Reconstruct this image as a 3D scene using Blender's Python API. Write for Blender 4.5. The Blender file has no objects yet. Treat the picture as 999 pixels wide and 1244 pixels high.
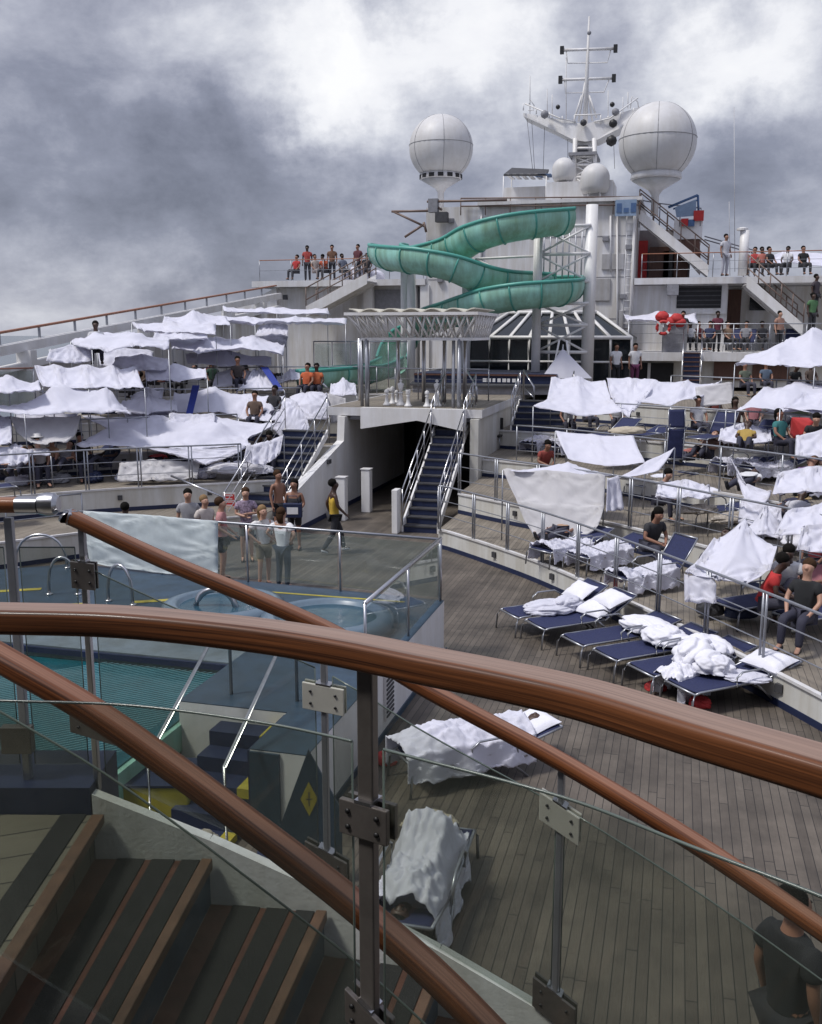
import bpy, bmesh, math, random
from math import sin, cos, pi, atan, tan, sqrt, radians, floor
from mathutils import Vector, Matrix, noise
random.seed(7)
S = bpy.context.scene
COL = S.collection

# ------------------------------------------------------------------ camera frame (photo pixels 999 x 1244)
FPX, CX, CY, H = 1180.0, 499.5, 622.0, 5.1
TH = atan(217 / FPX); PS = atan(326 / FPX * cos(TH))
FH = Vector((-sin(PS), cos(PS), 0)); RT = Vector((cos(PS), sin(PS), 0))
AX = Vector((FH.x * cos(TH), FH.y * cos(TH), -sin(TH)))
UP = Vector((FH.x * sin(TH), FH.y * sin(TH), cos(TH)))
def ray(px, py): return AX + RT * ((px - CX) / FPX) - UP * ((py - CY) / FPX)
def PZ(px, py, z):
    d = ray(px, py); t = (z - H) / d.z; return Vector((d.x * t, d.y * t, z))
def PY(px, py, y):
    d = ray(px, py); t = y / d.y; return Vector((d.x * t, y, H + d.z * t))
def PF(px, py, f):
    d = ray(px, py); t = f / d.dot(FH); return Vector((d.x * t, d.y * t, H + d.z * t))
def LF(l, f, z): return Vector((RT.x * l + FH.x * f, RT.y * l + FH.y * f, z))

# ------------------------------------------------------------------ materials
MATS = {}
def nodes(name):
    m = bpy.data.materials.new(name); m.use_nodes = True
    nt = m.node_tree; b = nt.nodes['Principled BSDF']
    return m, nt, b
def lk(nt, a, b): nt.links.new(a, b)
def mat(name, col, rough=.6, metal=0., var=.12, scale=6., bump=0., bscale=40., coat=0., trans=0., dirt=0., stretch=None):
    if name in MATS: return MATS[name]
    m, nt, b = nodes(name)
    tc = nt.nodes.new('ShaderNodeTexCoord'); mp = nt.nodes.new('ShaderNodeMapping')
    if stretch: mp.inputs['Scale'].default_value = stretch
    lk(nt, tc.outputs['Object'], mp.inputs[0])
    n = nt.nodes.new('ShaderNodeTexNoise'); n.inputs['Scale'].default_value = scale; n.inputs['Detail'].default_value = 6; n.inputs['Roughness'].default_value = .65
    lk(nt, mp.outputs[0], n.inputs['Vector'])
    r = nt.nodes.new('ShaderNodeValToRGB')
    r.color_ramp.elements[0].position = .3; r.color_ramp.elements[1].position = .7
    c = Vector(col)
    lo, hi = c * (1 - var), c * (1 + var)
    r.color_ramp.elements[0].color = (*lo, 1); r.color_ramp.elements[1].color = (*[min(1, v) for v in hi], 1)
    lk(nt, n.outputs['Fac'], r.inputs[0])
    out = r.outputs[0]
    if dirt:
        n2 = nt.nodes.new('ShaderNodeTexNoise'); n2.inputs['Scale'].default_value = 1.3; n2.inputs['Detail'].default_value = 8; n2.inputs['Roughness'].default_value = .7
        mp2 = nt.nodes.new('ShaderNodeMapping'); mp2.inputs['Scale'].default_value = (1.6, 1.6, .16); lk(nt, tc.outputs['Object'], mp2.inputs[0]); lk(nt, mp2.outputs[0], n2.inputs['Vector'])
        r2 = nt.nodes.new('ShaderNodeValToRGB'); r2.color_ramp.elements[0].position = .38; r2.color_ramp.elements[1].position = .62
        r2.color_ramp.elements[0].color = (1 - dirt, 1 - dirt * 1.15, 1 - dirt * 1.45, 1); r2.color_ramp.elements[1].color = (1, 1, 1, 1)
        lk(nt, n2.outputs['Fac'], r2.inputs[0])
        mx = nt.nodes.new('ShaderNodeMix'); mx.data_type = 'RGBA'; mx.blend_type = 'MULTIPLY'; mx.inputs[0].default_value = 1
        lk(nt, out, mx.inputs[6]); lk(nt, r2.outputs[0], mx.inputs[7]); out = mx.outputs[2]
    lk(nt, out, b.inputs['Base Color'])
    b.inputs['Roughness'].default_value = rough; b.inputs['Metallic'].default_value = metal
    if coat: b.inputs['Coat Weight'].default_value = coat; b.inputs['Coat Roughness'].default_value = .12
    if bump:
        n3 = nt.nodes.new('ShaderNodeTexNoise'); n3.inputs['Scale'].default_value = bscale; n3.inputs['Detail'].default_value = 4
        lk(nt, mp.outputs[0], n3.inputs['Vector'])
        bp = nt.nodes.new('ShaderNodeBump'); bp.inputs['Strength'].default_value = bump; bp.inputs['Distance'].default_value = .01
        lk(nt, n3.outputs['Fac'], bp.inputs['Height']); lk(nt, bp.outputs[0], b.inputs['Normal'])
    if trans:
        tr = nt.nodes.new('ShaderNodeBsdfTranslucent'); lk(nt, out, tr.inputs[0])
        ms = nt.nodes.new('ShaderNodeMixShader'); ms.inputs[0].default_value = trans
        o = nt.nodes['Material Output']
        lk(nt, b.outputs[0], ms.inputs[1]); lk(nt, tr.outputs[0], ms.inputs[2]); lk(nt, ms.outputs[0], o.inputs[0])
    if name.startswith('hair'): b.inputs['Specular IOR Level'].default_value = .12
    MATS[name] = m
    return m

def mathn(nt, op, a, b=None, c=None):
    n = nt.nodes.new('ShaderNodeMath'); n.operation = op
    for i, v in enumerate((a, b, c)):
        if v is None: continue
        if isinstance(v, (int, float)): n.inputs[i].default_value = v
        else: lk(nt, v, n.inputs[i])
    return n.outputs[0]

def plank_mat(name, cols, w=.095, L=2.2, ang=0., line=.075, stain=.35):
    m, nt, b = nodes(name)
    tc = nt.nodes.new('ShaderNodeTexCoord'); mp = nt.nodes.new('ShaderNodeMapping'); mp.inputs['Rotation'].default_value = (0, 0, ang)
    lk(nt, tc.outputs['Object'], mp.inputs[0])
    sx = nt.nodes.new('ShaderNodeSeparateXYZ'); lk(nt, mp.outputs[0], sx.inputs[0])
    u = mathn(nt, 'DIVIDE', sx.outputs[0], w); cell = mathn(nt, 'FLOOR', u); f = mathn(nt, 'FRACT', u)
    wn = nt.nodes.new('ShaderNodeTexWhiteNoise'); wn.noise_dimensions = '1D'; lk(nt, cell, wn.inputs['W'])
    v = mathn(nt, 'ADD', mathn(nt, 'DIVIDE', sx.outputs[1], L), mathn(nt, 'MULTIPLY', wn.outputs['Value'], 7.3))
    vc = mathn(nt, 'FLOOR', v); vf = mathn(nt, 'FRACT', v)
    l1 = mathn(nt, 'LESS_THAN', f, line); l2 = mathn(nt, 'LESS_THAN', vf, .009 / L * 1.2)
    ln = mathn(nt, 'MAXIMUM', l1, l2)
    wn2 = nt.nodes.new('ShaderNodeTexWhiteNoise'); wn2.noise_dimensions = '2D'
    cb = nt.nodes.new('ShaderNodeCombineXYZ'); lk(nt, cell, cb.inputs[0]); lk(nt, vc, cb.inputs[1]); lk(nt, cb.outputs[0], wn2.inputs['Vector'])
    r = nt.nodes.new('ShaderNodeValToRGB'); r.color_ramp.elements[0].color = (*cols[0], 1); r.color_ramp.elements[1].color = (*cols[1], 1)
    # grain
    g = nt.nodes.new('ShaderNodeTexNoise'); g.inputs['Scale'].default_value = 9; g.inputs['Detail'].default_value = 5
    mg = nt.nodes.new('ShaderNodeMapping'); mg.inputs['Scale'].default_value = (6, .5, 1); lk(nt, mp.outputs[0], mg.inputs[0]); lk(nt, mg.outputs[0], g.inputs['Vector'])
    fac = mathn(nt, 'ADD', mathn(nt, 'MULTIPLY', wn2.outputs['Value'], .6), mathn(nt, 'MULTIPLY', g.outputs['Fac'], .45))
    lk(nt, fac, r.inputs[0])
    st = nt.nodes.new('ShaderNodeTexNoise'); st.inputs['Scale'].default_value = .9; st.inputs['Detail'].default_value = 7; st.inputs['Roughness'].default_value = .65
    lk(nt, tc.outputs['Object'], st.inputs['Vector'])
    rs = nt.nodes.new('ShaderNodeValToRGB'); rs.color_ramp.elements[0].position = .36; rs.color_ramp.elements[1].position = .6
    k = 1 - stain; rs.color_ramp.elements[0].color = (k, k, k, 1); rs.color_ramp.elements[1].color = (1, 1, 1, 1)
    lk(nt, st.outputs['Fac'], rs.inputs[0])
    mx = nt.nodes.new('ShaderNodeMix'); mx.data_type = 'RGBA'; mx.blend_type = 'MULTIPLY'; mx.inputs[0].default_value = 1
    lk(nt, r.outputs[0], mx.inputs[6]); lk(nt, rs.outputs[0], mx.inputs[7])
    m2 = nt.nodes.new('ShaderNodeMix'); m2.data_type = 'RGBA'; lk(nt, ln, m2.inputs[0]); lk(nt, mx.outputs[2], m2.inputs[6]); m2.inputs[7].default_value = (.012, .011, .01, 1)
    lk(nt, m2.outputs[2], b.inputs['Base Color'])
    b.inputs['Roughness'].default_value = .62
    bp = nt.nodes.new('ShaderNodeBump'); bp.inputs['Strength'].default_value = .4; bp.inputs['Distance'].default_value = .004
    lk(nt, mathn(nt, 'SUBTRACT', mathn(nt, 'MULTIPLY', g.outputs['Fac'], .4), ln), bp.inputs['Height']); lk(nt, bp.outputs[0], b.inputs['Normal'])
    MATS[name] = m
    return m

def wood_mat(name, a, bcol, along='X', rough=.35, coat=.5, top=(.018, .092), bleach_sheen=(.30, .205, .165)):
    m, nt, b = nodes(name)
    tc = nt.nodes.new('ShaderNodeTexCoord')
    mp = nt.nodes.new('ShaderNodeMapping'); lk(nt, tc.outputs['UV'], mp.inputs[0]); mp.inputs['Scale'].default_value = (1.8, 150, 1)
    n = nt.nodes.new('ShaderNodeTexNoise'); n.inputs['Scale'].default_value = 1.; n.inputs['Detail'].default_value = 7; n.inputs['Roughness'].default_value = .6; n.inputs['Distortion'].default_value = .4
    lk(nt, mp.outputs[0], n.inputs['Vector'])
    mp2 = nt.nodes.new('ShaderNodeMapping'); lk(nt, tc.outputs['UV'], mp2.inputs[0]); mp2.inputs['Scale'].default_value = (.5, 9, 1)
    n2 = nt.nodes.new('ShaderNodeTexNoise'); n2.inputs['Scale'].default_value = 1.; n2.inputs['Detail'].default_value = 3; lk(nt, mp2.outputs[0], n2.inputs['Vector'])
    f = mathn(nt, 'ADD', mathn(nt, 'MULTIPLY', n.outputs['Fac'], .6), mathn(nt, 'MULTIPLY', n2.outputs['Fac'], .45))
    r = nt.nodes.new('ShaderNodeValToRGB'); r.color_ramp.elements[0].position = .40; r.color_ramp.elements[1].position = .66
    r.color_ramp.elements[0].color = (*a, 1); r.color_ramp.elements[1].color = (*bcol, 1)
    lk(nt, f, r.inputs[0])
    # the worn, sun-bleached top strip, with sky sheen painted into its paler colour
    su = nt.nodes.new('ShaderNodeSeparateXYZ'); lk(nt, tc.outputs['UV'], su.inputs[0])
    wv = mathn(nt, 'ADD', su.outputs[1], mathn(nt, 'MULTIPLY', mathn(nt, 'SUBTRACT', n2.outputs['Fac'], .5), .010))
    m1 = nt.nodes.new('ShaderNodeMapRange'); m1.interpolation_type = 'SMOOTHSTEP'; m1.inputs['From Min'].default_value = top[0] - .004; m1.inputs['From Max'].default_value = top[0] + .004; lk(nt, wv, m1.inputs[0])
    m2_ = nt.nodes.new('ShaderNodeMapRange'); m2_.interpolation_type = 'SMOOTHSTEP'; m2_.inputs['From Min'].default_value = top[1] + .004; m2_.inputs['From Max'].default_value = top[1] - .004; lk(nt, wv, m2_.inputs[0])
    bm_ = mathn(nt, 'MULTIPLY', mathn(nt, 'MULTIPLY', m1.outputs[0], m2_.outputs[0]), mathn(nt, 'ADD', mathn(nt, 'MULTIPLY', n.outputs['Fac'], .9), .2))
    mxb = nt.nodes.new('ShaderNodeMix'); mxb.data_type = 'RGBA'; lk(nt, bm_, mxb.inputs[0]); lk(nt, r.outputs[0], mxb.inputs[6]); mxb.inputs[7].default_value = (*bleach_sheen, 1)
    lk(nt, mxb.outputs[2], b.inputs['Base Color'])
    b.inputs['Roughness'].default_value = rough; b.inputs['Specular IOR Level'].default_value = .3; b.inputs['Coat Weight'].default_value = coat; b.inputs['Coat Roughness'].default_value = .15
    bp = nt.nodes.new('ShaderNodeBump'); bp.inputs['Strength'].default_value = .12; bp.inputs['Distance'].default_value = .002
    lk(nt, f, bp.inputs['Height']); lk(nt, bp.outputs[0], b.inputs['Normal'])
    MATS[name] = m
    return m

def glass_mat(name, tint, refl=.9, haze=0.):
    m, nt, b = nodes(name)
    nt.nodes.remove(b); o = nt.nodes['Material Output']
    t = nt.nodes.new('ShaderNodeBsdfTransparent'); t.inputs[0].default_value = (*tint, 1)
    g = nt.nodes.new('ShaderNodeBsdfGlossy'); g.inputs['Roughness'].default_value = .02; g.inputs[0].default_value = (refl, refl, refl, 1)
    fr = nt.nodes.new('ShaderNodeLayerWeight'); fr.inputs['Blend'].default_value = .5
    ff = mathn(nt, 'ADD', mathn(nt, 'MULTIPLY', mathn(nt, 'POWER', fr.outputs['Facing'], 5.0), .9), .035)
    ms = nt.nodes.new('ShaderNodeMixShader'); lk(nt, ff, ms.inputs[0]); lk(nt, t.outputs[0], ms.inputs[1]); lk(nt, g.outputs[0], ms.inputs[2])
    out = ms.outputs[0]
    if haze:   # salt film and smears on the pane
        d = nt.nodes.new('ShaderNodeBsdfDiffuse'); d.inputs[0].default_value = (.5, .55, .5, 1)
        tc = nt.nodes.new('ShaderNodeTexCoord'); n = nt.nodes.new('ShaderNodeTexNoise'); n.inputs['Scale'].default_value = 3.; n.inputs['Detail'].default_value = 8; n.inputs['Roughness'].default_value = .7
        lk(nt, tc.outputs['Object'], n.inputs['Vector'])
        ms2 = nt.nodes.new('ShaderNodeMixShader'); lk(nt, mathn(nt, 'MULTIPLY', n.outputs['Fac'], haze), ms2.inputs[0]); lk(nt, out, ms2.inputs[1]); lk(nt, d.outputs[0], ms2.inputs[2]); out = ms2.outputs[0]
    lk(nt, out, o.inputs[0])
    MATS[name] = m
    return m

def water_mat(name, col, netted=False):
    m, nt, b = nodes(name)
    tc = nt.nodes.new('ShaderNodeTexCoord')
    n = nt.nodes.new('ShaderNodeTexNoise'); n.inputs['Scale'].default_value = 3 if netted else .05; n.inputs['Detail'].default_value = 5
    lk(nt, tc.outputs['Object'], n.inputs['Vector'])
    r = nt.nodes.new('ShaderNodeValToRGB'); c = Vector(col); r.color_ramp.elements[0].color = (*(c * .8), 1); r.color_ramp.elements[1].color = (*(c * 1.2), 1)
    r.color_ramp.elements[0].position = .3; r.color_ramp.elements[1].position = .7
    lk(nt, n.outputs['Fac'], r.inputs[0]); lk(nt, r.outputs[0], b.inputs['Base Color']); b.inputs['Roughness'].default_value = .15
    bp = nt.nodes.new('ShaderNodeBump'); bp.inputs['Strength'].default_value = .3; bp.inputs['Distance'].default_value = .05
    lk(nt, n.outputs['Fac'], bp.inputs['Height']); lk(nt, bp.outputs[0], b.inputs['Normal'])
    MATS[name] = m
    return m

WHITE = mat('white_paint', (.74, .735, .74), .45, var=.05, scale=3, dirt=.12, bump=.05)
WALLW = mat('hull_white', (.66, .66, .68), .5, var=.06, scale=1.5, dirt=.16)
RISER = mat('riser_cream', (.62, .62, .60), .5, var=.06, scale=2, dirt=.2)
FARW = mat('deckhouse_white', (.68, .68, .70), .55, var=.05, scale=.8, dirt=.24)
CREAM = mat('cream_paint', (.62, .59, .50), .5, var=.07)
STEEL = mat('brushed_steel', (.50, .50, .52), .28, 1., var=.15, scale=20, stretch=(1, 1, .1))
DSTEEL = mat('dark_steel', (.15, .135, .125), .3, .55, var=.25, scale=10)
RAILG = mat('grey_rail_paint', (.30, .31, .34), .35, .6, var=.15)
TEAKR = mat('teak_rail_far', (.28, .12, .07), .5, var=.2)
NAVY = mat('navy_sling', (.016, .022, .075), .8, var=.25, scale=30, bump=.3, bscale=300)
NAVYP = mat('navy_paint', (.012, .02, .06), .5, var=.2)
BLUEP = mat('blue_paint', (.030, .058, .095), .45, var=.2, dirt=.2)
YELL = mat('yellow_paint', (.42, .36, .05), .5, var=.15, dirt=.3)
SHEET = mat('white_bedsheet', (.73, .73, .82), .85, var=.03, scale=4, bump=.12, bscale=25, trans=.25)
SHEET2 = mat('cream_bedsheet', (.66, .65, .67), .85, var=.04, scale=4, bump=.15, bscale=25, trans=.3)
QUILT = mat('white_duvet', (.71, .71, .78), .9, var=.04, scale=5, bump=.35, bscale=18)
BEIGE = mat('beige_towel', (.42, .37, .29), .95, var=.15, scale=12, bump=.6, bscale=60)
SALT = mat('patterned_towel', (.34, .30, .25), .9, var=.5, scale=25)
TURQ = mat('turquoise_gelcoat', (.29, .57, .485), .45, var=.12, scale=1.6, coat=.1, dirt=.34)
TURQI = mat('turquoise_seam', (.07, .30, .25), .4, var=.1)
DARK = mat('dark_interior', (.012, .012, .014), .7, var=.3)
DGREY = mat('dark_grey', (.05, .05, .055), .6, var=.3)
MGREY = mat('mid_grey', (.22, .22, .24), .6, var=.2)
BROWN = mat('brown_wood_panel', (.10, .045, .03), .5, var=.3, scale=8, stretch=(1, 1, .2))
RED = mat('red_fabric', (.45, .03, .03), .7, var=.15)
ORANGE = mat('orange_cloth', (.5, .12, .04), .8, var=.15)
BLACK = mat('black_rubber', (.012, .012, .013), .5, var=.3)
BLUEC = mat('blue_tarp', (.06, .12, .25), .6, var=.2)
RADOME = mat('radome_shell', (.60, .595, .60), .5, var=.04, scale=2, dirt=.10)
SEAM = mat('radome_seam', (.25, .25, .26), .6, var=.1)
GRIP = mat('grip_tape', (.009, .0095, .010), .85, var=.35, scale=60, bump=.5, bscale=200)
STRING = mat('stringer_paint', (.60, .62, .62), .6, var=.1, scale=14, bump=.15, bscale=60, dirt=.2)
TREADW = mat('tread_teak', (.085, .034, .022), .45, var=.35, scale=14, stretch=(1, 1, 1))
NOSE = mat('nosing_teak', (.12, .066, .042), .5, var=.25, scale=12)
DECK = plank_mat('teak_deck', ((.078, .064, .052), (.160, .135, .110)), stain=.5)
DECK2 = plank_mat('terrace_teak', ((.17, .145, .115), (.28, .245, .20)), line=.06, stain=.25)
LAND = plank_mat('landing_teak', ((.11, .10, .075), (.19, .17, .13)), w=.16, L=1.2, ang=.95, line=.04)
MAHOG = wood_mat('varnished_mahogany', (.030, .0090, .0032), (.245, .085, .029), rough=.55, coat=.16, bleach_sheen=(.36, .265, .22))
MAHOG2 = wood_mat('varnished_mahogany_slim', (.045, .013, .0045), (.27, .092, .032), rough=.5, coat=.22, top=(.024, .058), bleach_sheen=(.32, .165, .105))
GLASS = glass_mat('balustrade_glass', (.85, .865, .835), haze=.03)
FGLASS = glass_mat('screen_glass', (.86, .90, .895), haze=.14)
GEDGE = mat('glass_edge', (.12, .15, .14), .2, var=.1)
DGLASS = mat('dark_window_glass', (.012, .016, .02), .08, var=.2, coat=.5)
POOLW = water_mat('pool_water', (.008, .085, .11), True)
SEA = water_mat('sea_water', (.03, .06, .08))
SKIN1 = mat('skin_fair', (.42, .24, .17), .55, var=.08)
SKIN2 = mat('skin_tan', (.26, .13, .085), .55, var=.08)
SKIN3 = mat('skin_dark', (.055, .028, .019), .5, var=.1)
HAIRK = mat('hair_black', (.008, .007, .006), .9, var=.4, scale=40, bump=.6, bscale=90)
HAIRB = mat('hair_brown', (.05, .027, .015), .85, var=.4, scale=40, bump=.6, bscale=90)
HAIRL = mat('hair_blonde', (.22, .14, .07), .6, var=.25)
def cloth(c): return mat('cloth_%02d%02d%02d' % tuple(int(v * 99) for v in c), c, .85, var=.12, scale=9, bump=.2, bscale=40)

# ------------------------------------------------------------------ mesh builder
class MB:
    def __init__(s): s.v = []; s.f = []; s.uv = {}
    def add(s, vs, fs):
        o = len(s.v); s.v += [Vector(p) for p in vs]; s.f += [tuple(i + o for i in f) for f in fs]; return s
    def box(s, a, b):
        x0, y0, z0 = [min(a[i], b[i]) for i in range(3)]; x1, y1, z1 = [max(a[i], b[i]) for i in range(3)]
        return s.add([(x0, y0, z0), (x1, y0, z0), (x1, y1, z0), (x0, y1, z0), (x0, y0, z1), (x1, y0, z1), (x1, y1, z1), (x0, y1, z1)],
                     [(0, 3, 2, 1), (4, 5, 6, 7), (0, 1, 5, 4), (1, 2, 6, 5), (2, 3, 7, 6), (3, 0, 4, 7)])
    def obox(s, c, ux, uy, uz):      # oriented box: centre + half-axes
        c, ux, uy, uz = map(Vector, (c, ux, uy, uz))
        vs = [c + ux * a + uy * b + uz * d for d in (-1, 1) for a, b in ((-1, -1), (1, -1), (1, 1), (-1, 1))]
        return s.add(vs, [(0, 3, 2, 1), (4, 5, 6, 7), (0, 1, 5, 4), (1, 2, 6, 5), (2, 3, 7, 6), (3, 0, 4, 7)])
    def prism(s, poly, z0, z1):
        n = len(poly)
        ar = sum(poly[i][0] * poly[(i + 1) % n][1] - poly[(i + 1) % n][0] * poly[i][1] for i in range(n))
        if ar < 0: poly = poly[::-1]
        vs = [(p[0], p[1], z0) for p in poly] + [(p[0], p[1], z1) for p in poly]
        return s.add(vs, [tuple(range(n))[::-1], tuple(range(n, 2 * n))] + [(i, (i + 1) % n, n + (i + 1) % n, n + i) for i in range(n)])
    def slab(s, poly3, off):          # polygon in 3-D extruded by a vector
        n = len(poly3); off = Vector(off)
        vs = [Vector(p) for p in poly3] + [Vector(p) + off for p in poly3]
        return s.add(vs, [tuple(range(n))[::-1], tuple(range(n, 2 * n))] + [(i, (i + 1) % n, n + (i + 1) % n, n + i) for i in range(n)])
    def tube(s, pts, r, n=8, caps=True, rs=None):
        pts = [Vector(p) for p in pts]; o = len(s.v); k = len(pts)
        up = Vector((0, 0, 1))
        for i, p in enumerate(pts):
            t = (pts[min(i + 1, k - 1)] - pts[max(i - 1, 0)]).normalized()
            a = t.cross(up if abs(t.z) < .95 else Vector((0, 1, 0))).normalized(); b = a.cross(t).normalized()
            rr = rs[i] if rs else r
            for j in range(n):
                q = 2 * pi * j / n; s.v.append(p + a * (cos(q) * rr) + b * (sin(q) * rr))
        for i in range(k - 1):
            for j in range(n):
                s.f.append((o + i * n + j, o + i * n + (j + 1) % n, o + (i + 1) * n + (j + 1) % n, o + (i + 1) * n + j))
        if caps:
            s.f.append(tuple(o + j for j in range(n))[::-1]); s.f.append(tuple(o + (k - 1) * n + j for j in range(n)))
        return s
    def sweep(s, pts, sec, up=Vector((0, 0, 1)), closed=True, uvs=False):
        pts = [Vector(p) for p in pts]; o = len(s.v); k = len(pts); n = len(sec); L = 0
        per = [0]
        for j in range(n): per.append(per[-1] + (Vector(sec[(j + 1) % n]) - Vector(sec[j])).length)
        Ls = [0]
        for i in range(1, k): Ls.append(Ls[-1] + (pts[i] - pts[i - 1]).length)
        for i, p in enumerate(pts):
            t = (pts[min(i + 1, k - 1)] - pts[max(i - 1, 0)]).normalized()
            a = t.cross(up).normalized(); b = a.cross(t).normalized()
            for (x, y) in sec: s.v.append(p + a * x + b * y)
        for i in range(k - 1):
            for j in range(n if closed else n - 1):
                s.uv[len(s.f)] = [(Ls[i], per[j]), (Ls[i], per[j + 1]), (Ls[i + 1], per[j + 1]), (Ls[i + 1], per[j])]
                s.f.append((o + i * n + j, o + i * n + (j + 1) % n, o + (i + 1) * n + (j + 1) % n, o + (i + 1) * n + j))
        if closed:
            s.f.append(tuple(o + j for j in range(n))[::-1]); s.f.append(tuple(o + (k - 1) * n + j for j in range(n)))
        return s
    def lathe(s, prof, c=(0, 0, 0), n=24):
        o = len(s.v); c = Vector(c); k = len(prof)
        for r, z in prof:
            for j in range(n):
                q = 2 * pi * j / n; s.v.append(c + Vector((r * cos(q), r * sin(q), z)))
        for i in range(k - 1):
            for j in range(n): s.f.append((o + i * n + j, o + i * n + (j + 1) % n, o + (i + 1) * n + (j + 1) % n, o + (i + 1) * n + j))
        s.f.append(tuple(o + j for j in range(n))[::-1]); s.f.append(tuple(o + (k - 1) * n + j for j in range(n)))
        return s
    def grid(s, fn, nu, nv):
        o = len(s.v)
        for j in range(nv + 1):
            for i in range(nu + 1): s.v.append(Vector(fn(i / nu, j / nv)))
        w = nu + 1
        for j in range(nv):
            for i in range(nu): s.f.append((o + j * w + i, o + j * w + i + 1, o + (j + 1) * w + i + 1, o + (j + 1) * w + i))
        return s
    def build(s, name, m, parent=None, smooth=False, bevel=0., solid=0., auto=None, origin=True):
        if parent is not None: off = wloc(parent)
        elif s.v and origin:
            xs = [[p[i] for p in s.v] for i in range(3)]
            off = Vector(((min(xs[0]) + max(xs[0])) / 2, (min(xs[1]) + max(xs[1])) / 2, min(xs[2])))
        else: off = Vector((0, 0, 0))
        me = bpy.data.meshes.new(name); me.from_pydata([p - off for p in s.v], [], s.f); me.update()
        if s.uv:
            ul = me.uv_layers.new(name='uv')
            for pi_, poly in enumerate(me.polygons):
                if pi_ in s.uv:
                    for q, li in enumerate(poly.loop_indices): ul.data[li].uv = s.uv[pi_][q]
        if smooth:
            for p in me.polygons: p.use_smooth = True
        if auto is not None:
            for p in me.polygons: p.use_smooth = True
            me.set_sharp_from_angle(angle=radians(auto))
        me.materials.append(m)
        o = bpy.data.objects.new(name, me); COL.objects.link(o)
        if parent is not None: o.parent = parent
        else: o.location = off
        if bevel:
            b = o.modifiers.new('bevel', 'BEVEL'); b.width = bevel; b.segments = 2; b.limit_method = 'ANGLE'
        if solid:
            b = o.modifiers.new('solid', 'SOLIDIFY'); b.thickness = solid
        return o
def wloc(o):
    v = Vector((0, 0, 0))
    while o is not None: v = v + Vector(o.location); o = o.parent
    return v
def tag(o, label, cat, group=None, kind=None):
    if label: o['label'] = label
    if cat: o['category'] = cat
    if group: o['group'] = group
    if kind: o['kind'] = kind
    return o
def thing(name, label, cat, loc=(0, 0, 0), group=None):
    o = bpy.data.objects.new(name, None); o.empty_display_size = .2; COL.objects.link(o); o.location = loc
    return tag(o, label, cat, group)
def struct(o, label=None):
    o['kind'] = 'structure'
    if label: o['label'] = label
    return o
def copy_tree(o, parent=None):
    c = o.copy(); COL.objects.link(c)
    if parent is not None: c.parent = parent
    for ch in [x for x in o.children]: copy_tree(ch, c)
    return c
PROTO = []
def place(proto, loc, rz, label, group=None, scale=1.):
    if proto in PROTO: c = copy_tree(proto)
    else: PROTO.append(proto); c = proto
    c.location = loc; c.rotation_euler = (0, 0, rz); c.scale = (scale,) * 3; c['label'] = label
    if group: c['group'] = group
    return c
def spline(pts, n=8):
    pts = [Vector(p) for p in pts]; out = []
    for i in range(len(pts) - 1):
        p0 = pts[max(i - 1, 0)]; p1 = pts[i]; p2 = pts[i + 1]; p3 = pts[min(i + 2, len(pts) - 1)]
        for k in range(n):
            t = k / n
            out.append(.5 * ((2 * p1) + (p2 - p0) * t + (2 * p0 - 5 * p1 + 4 * p2 - p3) * t * t + (3 * p1 - p0 - 3 * p2 + p3) * t ** 3))
    out.append(pts[-1]); return out
def rrect(w, h, r, k=4, y0=0.):
    out = []
    for cx_, cy_, a in ((w / 2 - r, h / 2 - r, 0), (-w / 2 + r, h / 2 - r, pi / 2), (-w / 2 + r, -h / 2 + r, pi), (w / 2 - r, -h / 2 + r, 1.5 * pi)):
        for i in range(k + 1):
            q = a + pi / 2 * i / k; out.append((cx_ + r * cos(q), cy_ + r * sin(q) + y0))
    return out
def resample(pts, step):
    pts = [Vector(p) for p in pts]; L = [0]
    for i in range(1, len(pts)): L.append(L[-1] + (pts[i] - pts[i - 1]).length)
    n = max(1, round(L[-1] / step)); out = []
    for k in range(n + 1):
        d = L[-1] * k / n
        for i in range(1, len(pts)):
            if d <= L[i] + 1e-6:
                t = (d - L[i - 1]) / max(1e-6, L[i] - L[i - 1]); out.append(pts[i - 1].lerp(pts[i], t)); break
    return out
# ------------------------------------------------------------------ camera, light, sky
cam = bpy.data.cameras.new('camera'); camo = bpy.data.objects.new('camera', cam); COL.objects.link(camo)
camo.location = (0, 0, H)
camo.matrix_world = Matrix(((RT.x, UP.x, -AX.x, 0), (RT.y, UP.y, -AX.y, 0), (RT.z, UP.z, -AX.z, H), (0, 0, 0, 1)))
cam.sensor_fit = 'VERTICAL'; cam.sensor_height = 24; cam.lens = 24 * FPX / 1244; cam.clip_start = .05; cam.clip_end = 20000
S.camera = camo
S.view_settings.view_transform = 'Standard'; S.view_settings.look = 'None'; S.view_settings.gamma = 1; S.view_settings.exposure = .12
S.cycles.max_bounces = 10; S.cycles.transparent_max_bounces = 24; S.cycles.use_denoising = True
SUN_EL, SUN_AZ = radians(60), radians(-125)      # azimuth measured from +Y towards +X
sl = bpy.data.lights.new('sun', 'SUN'); so = bpy.data.objects.new('sun', sl); COL.objects.link(so)
sl.energy = 2.6; sl.angle = radians(10); sl.color = (1, .965, .91)
sd = Vector((sin(SUN_AZ) * cos(SUN_EL), cos(SUN_AZ) * cos(SUN_EL), sin(SUN_EL)))
so.rotation_euler = sd.to_track_quat('Z', 'Y').to_euler()
W = bpy.data.worlds.new('World'); S.world = W; W.use_nodes = True; nt = W.node_tree
bg = nt.nodes['Background']
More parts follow.
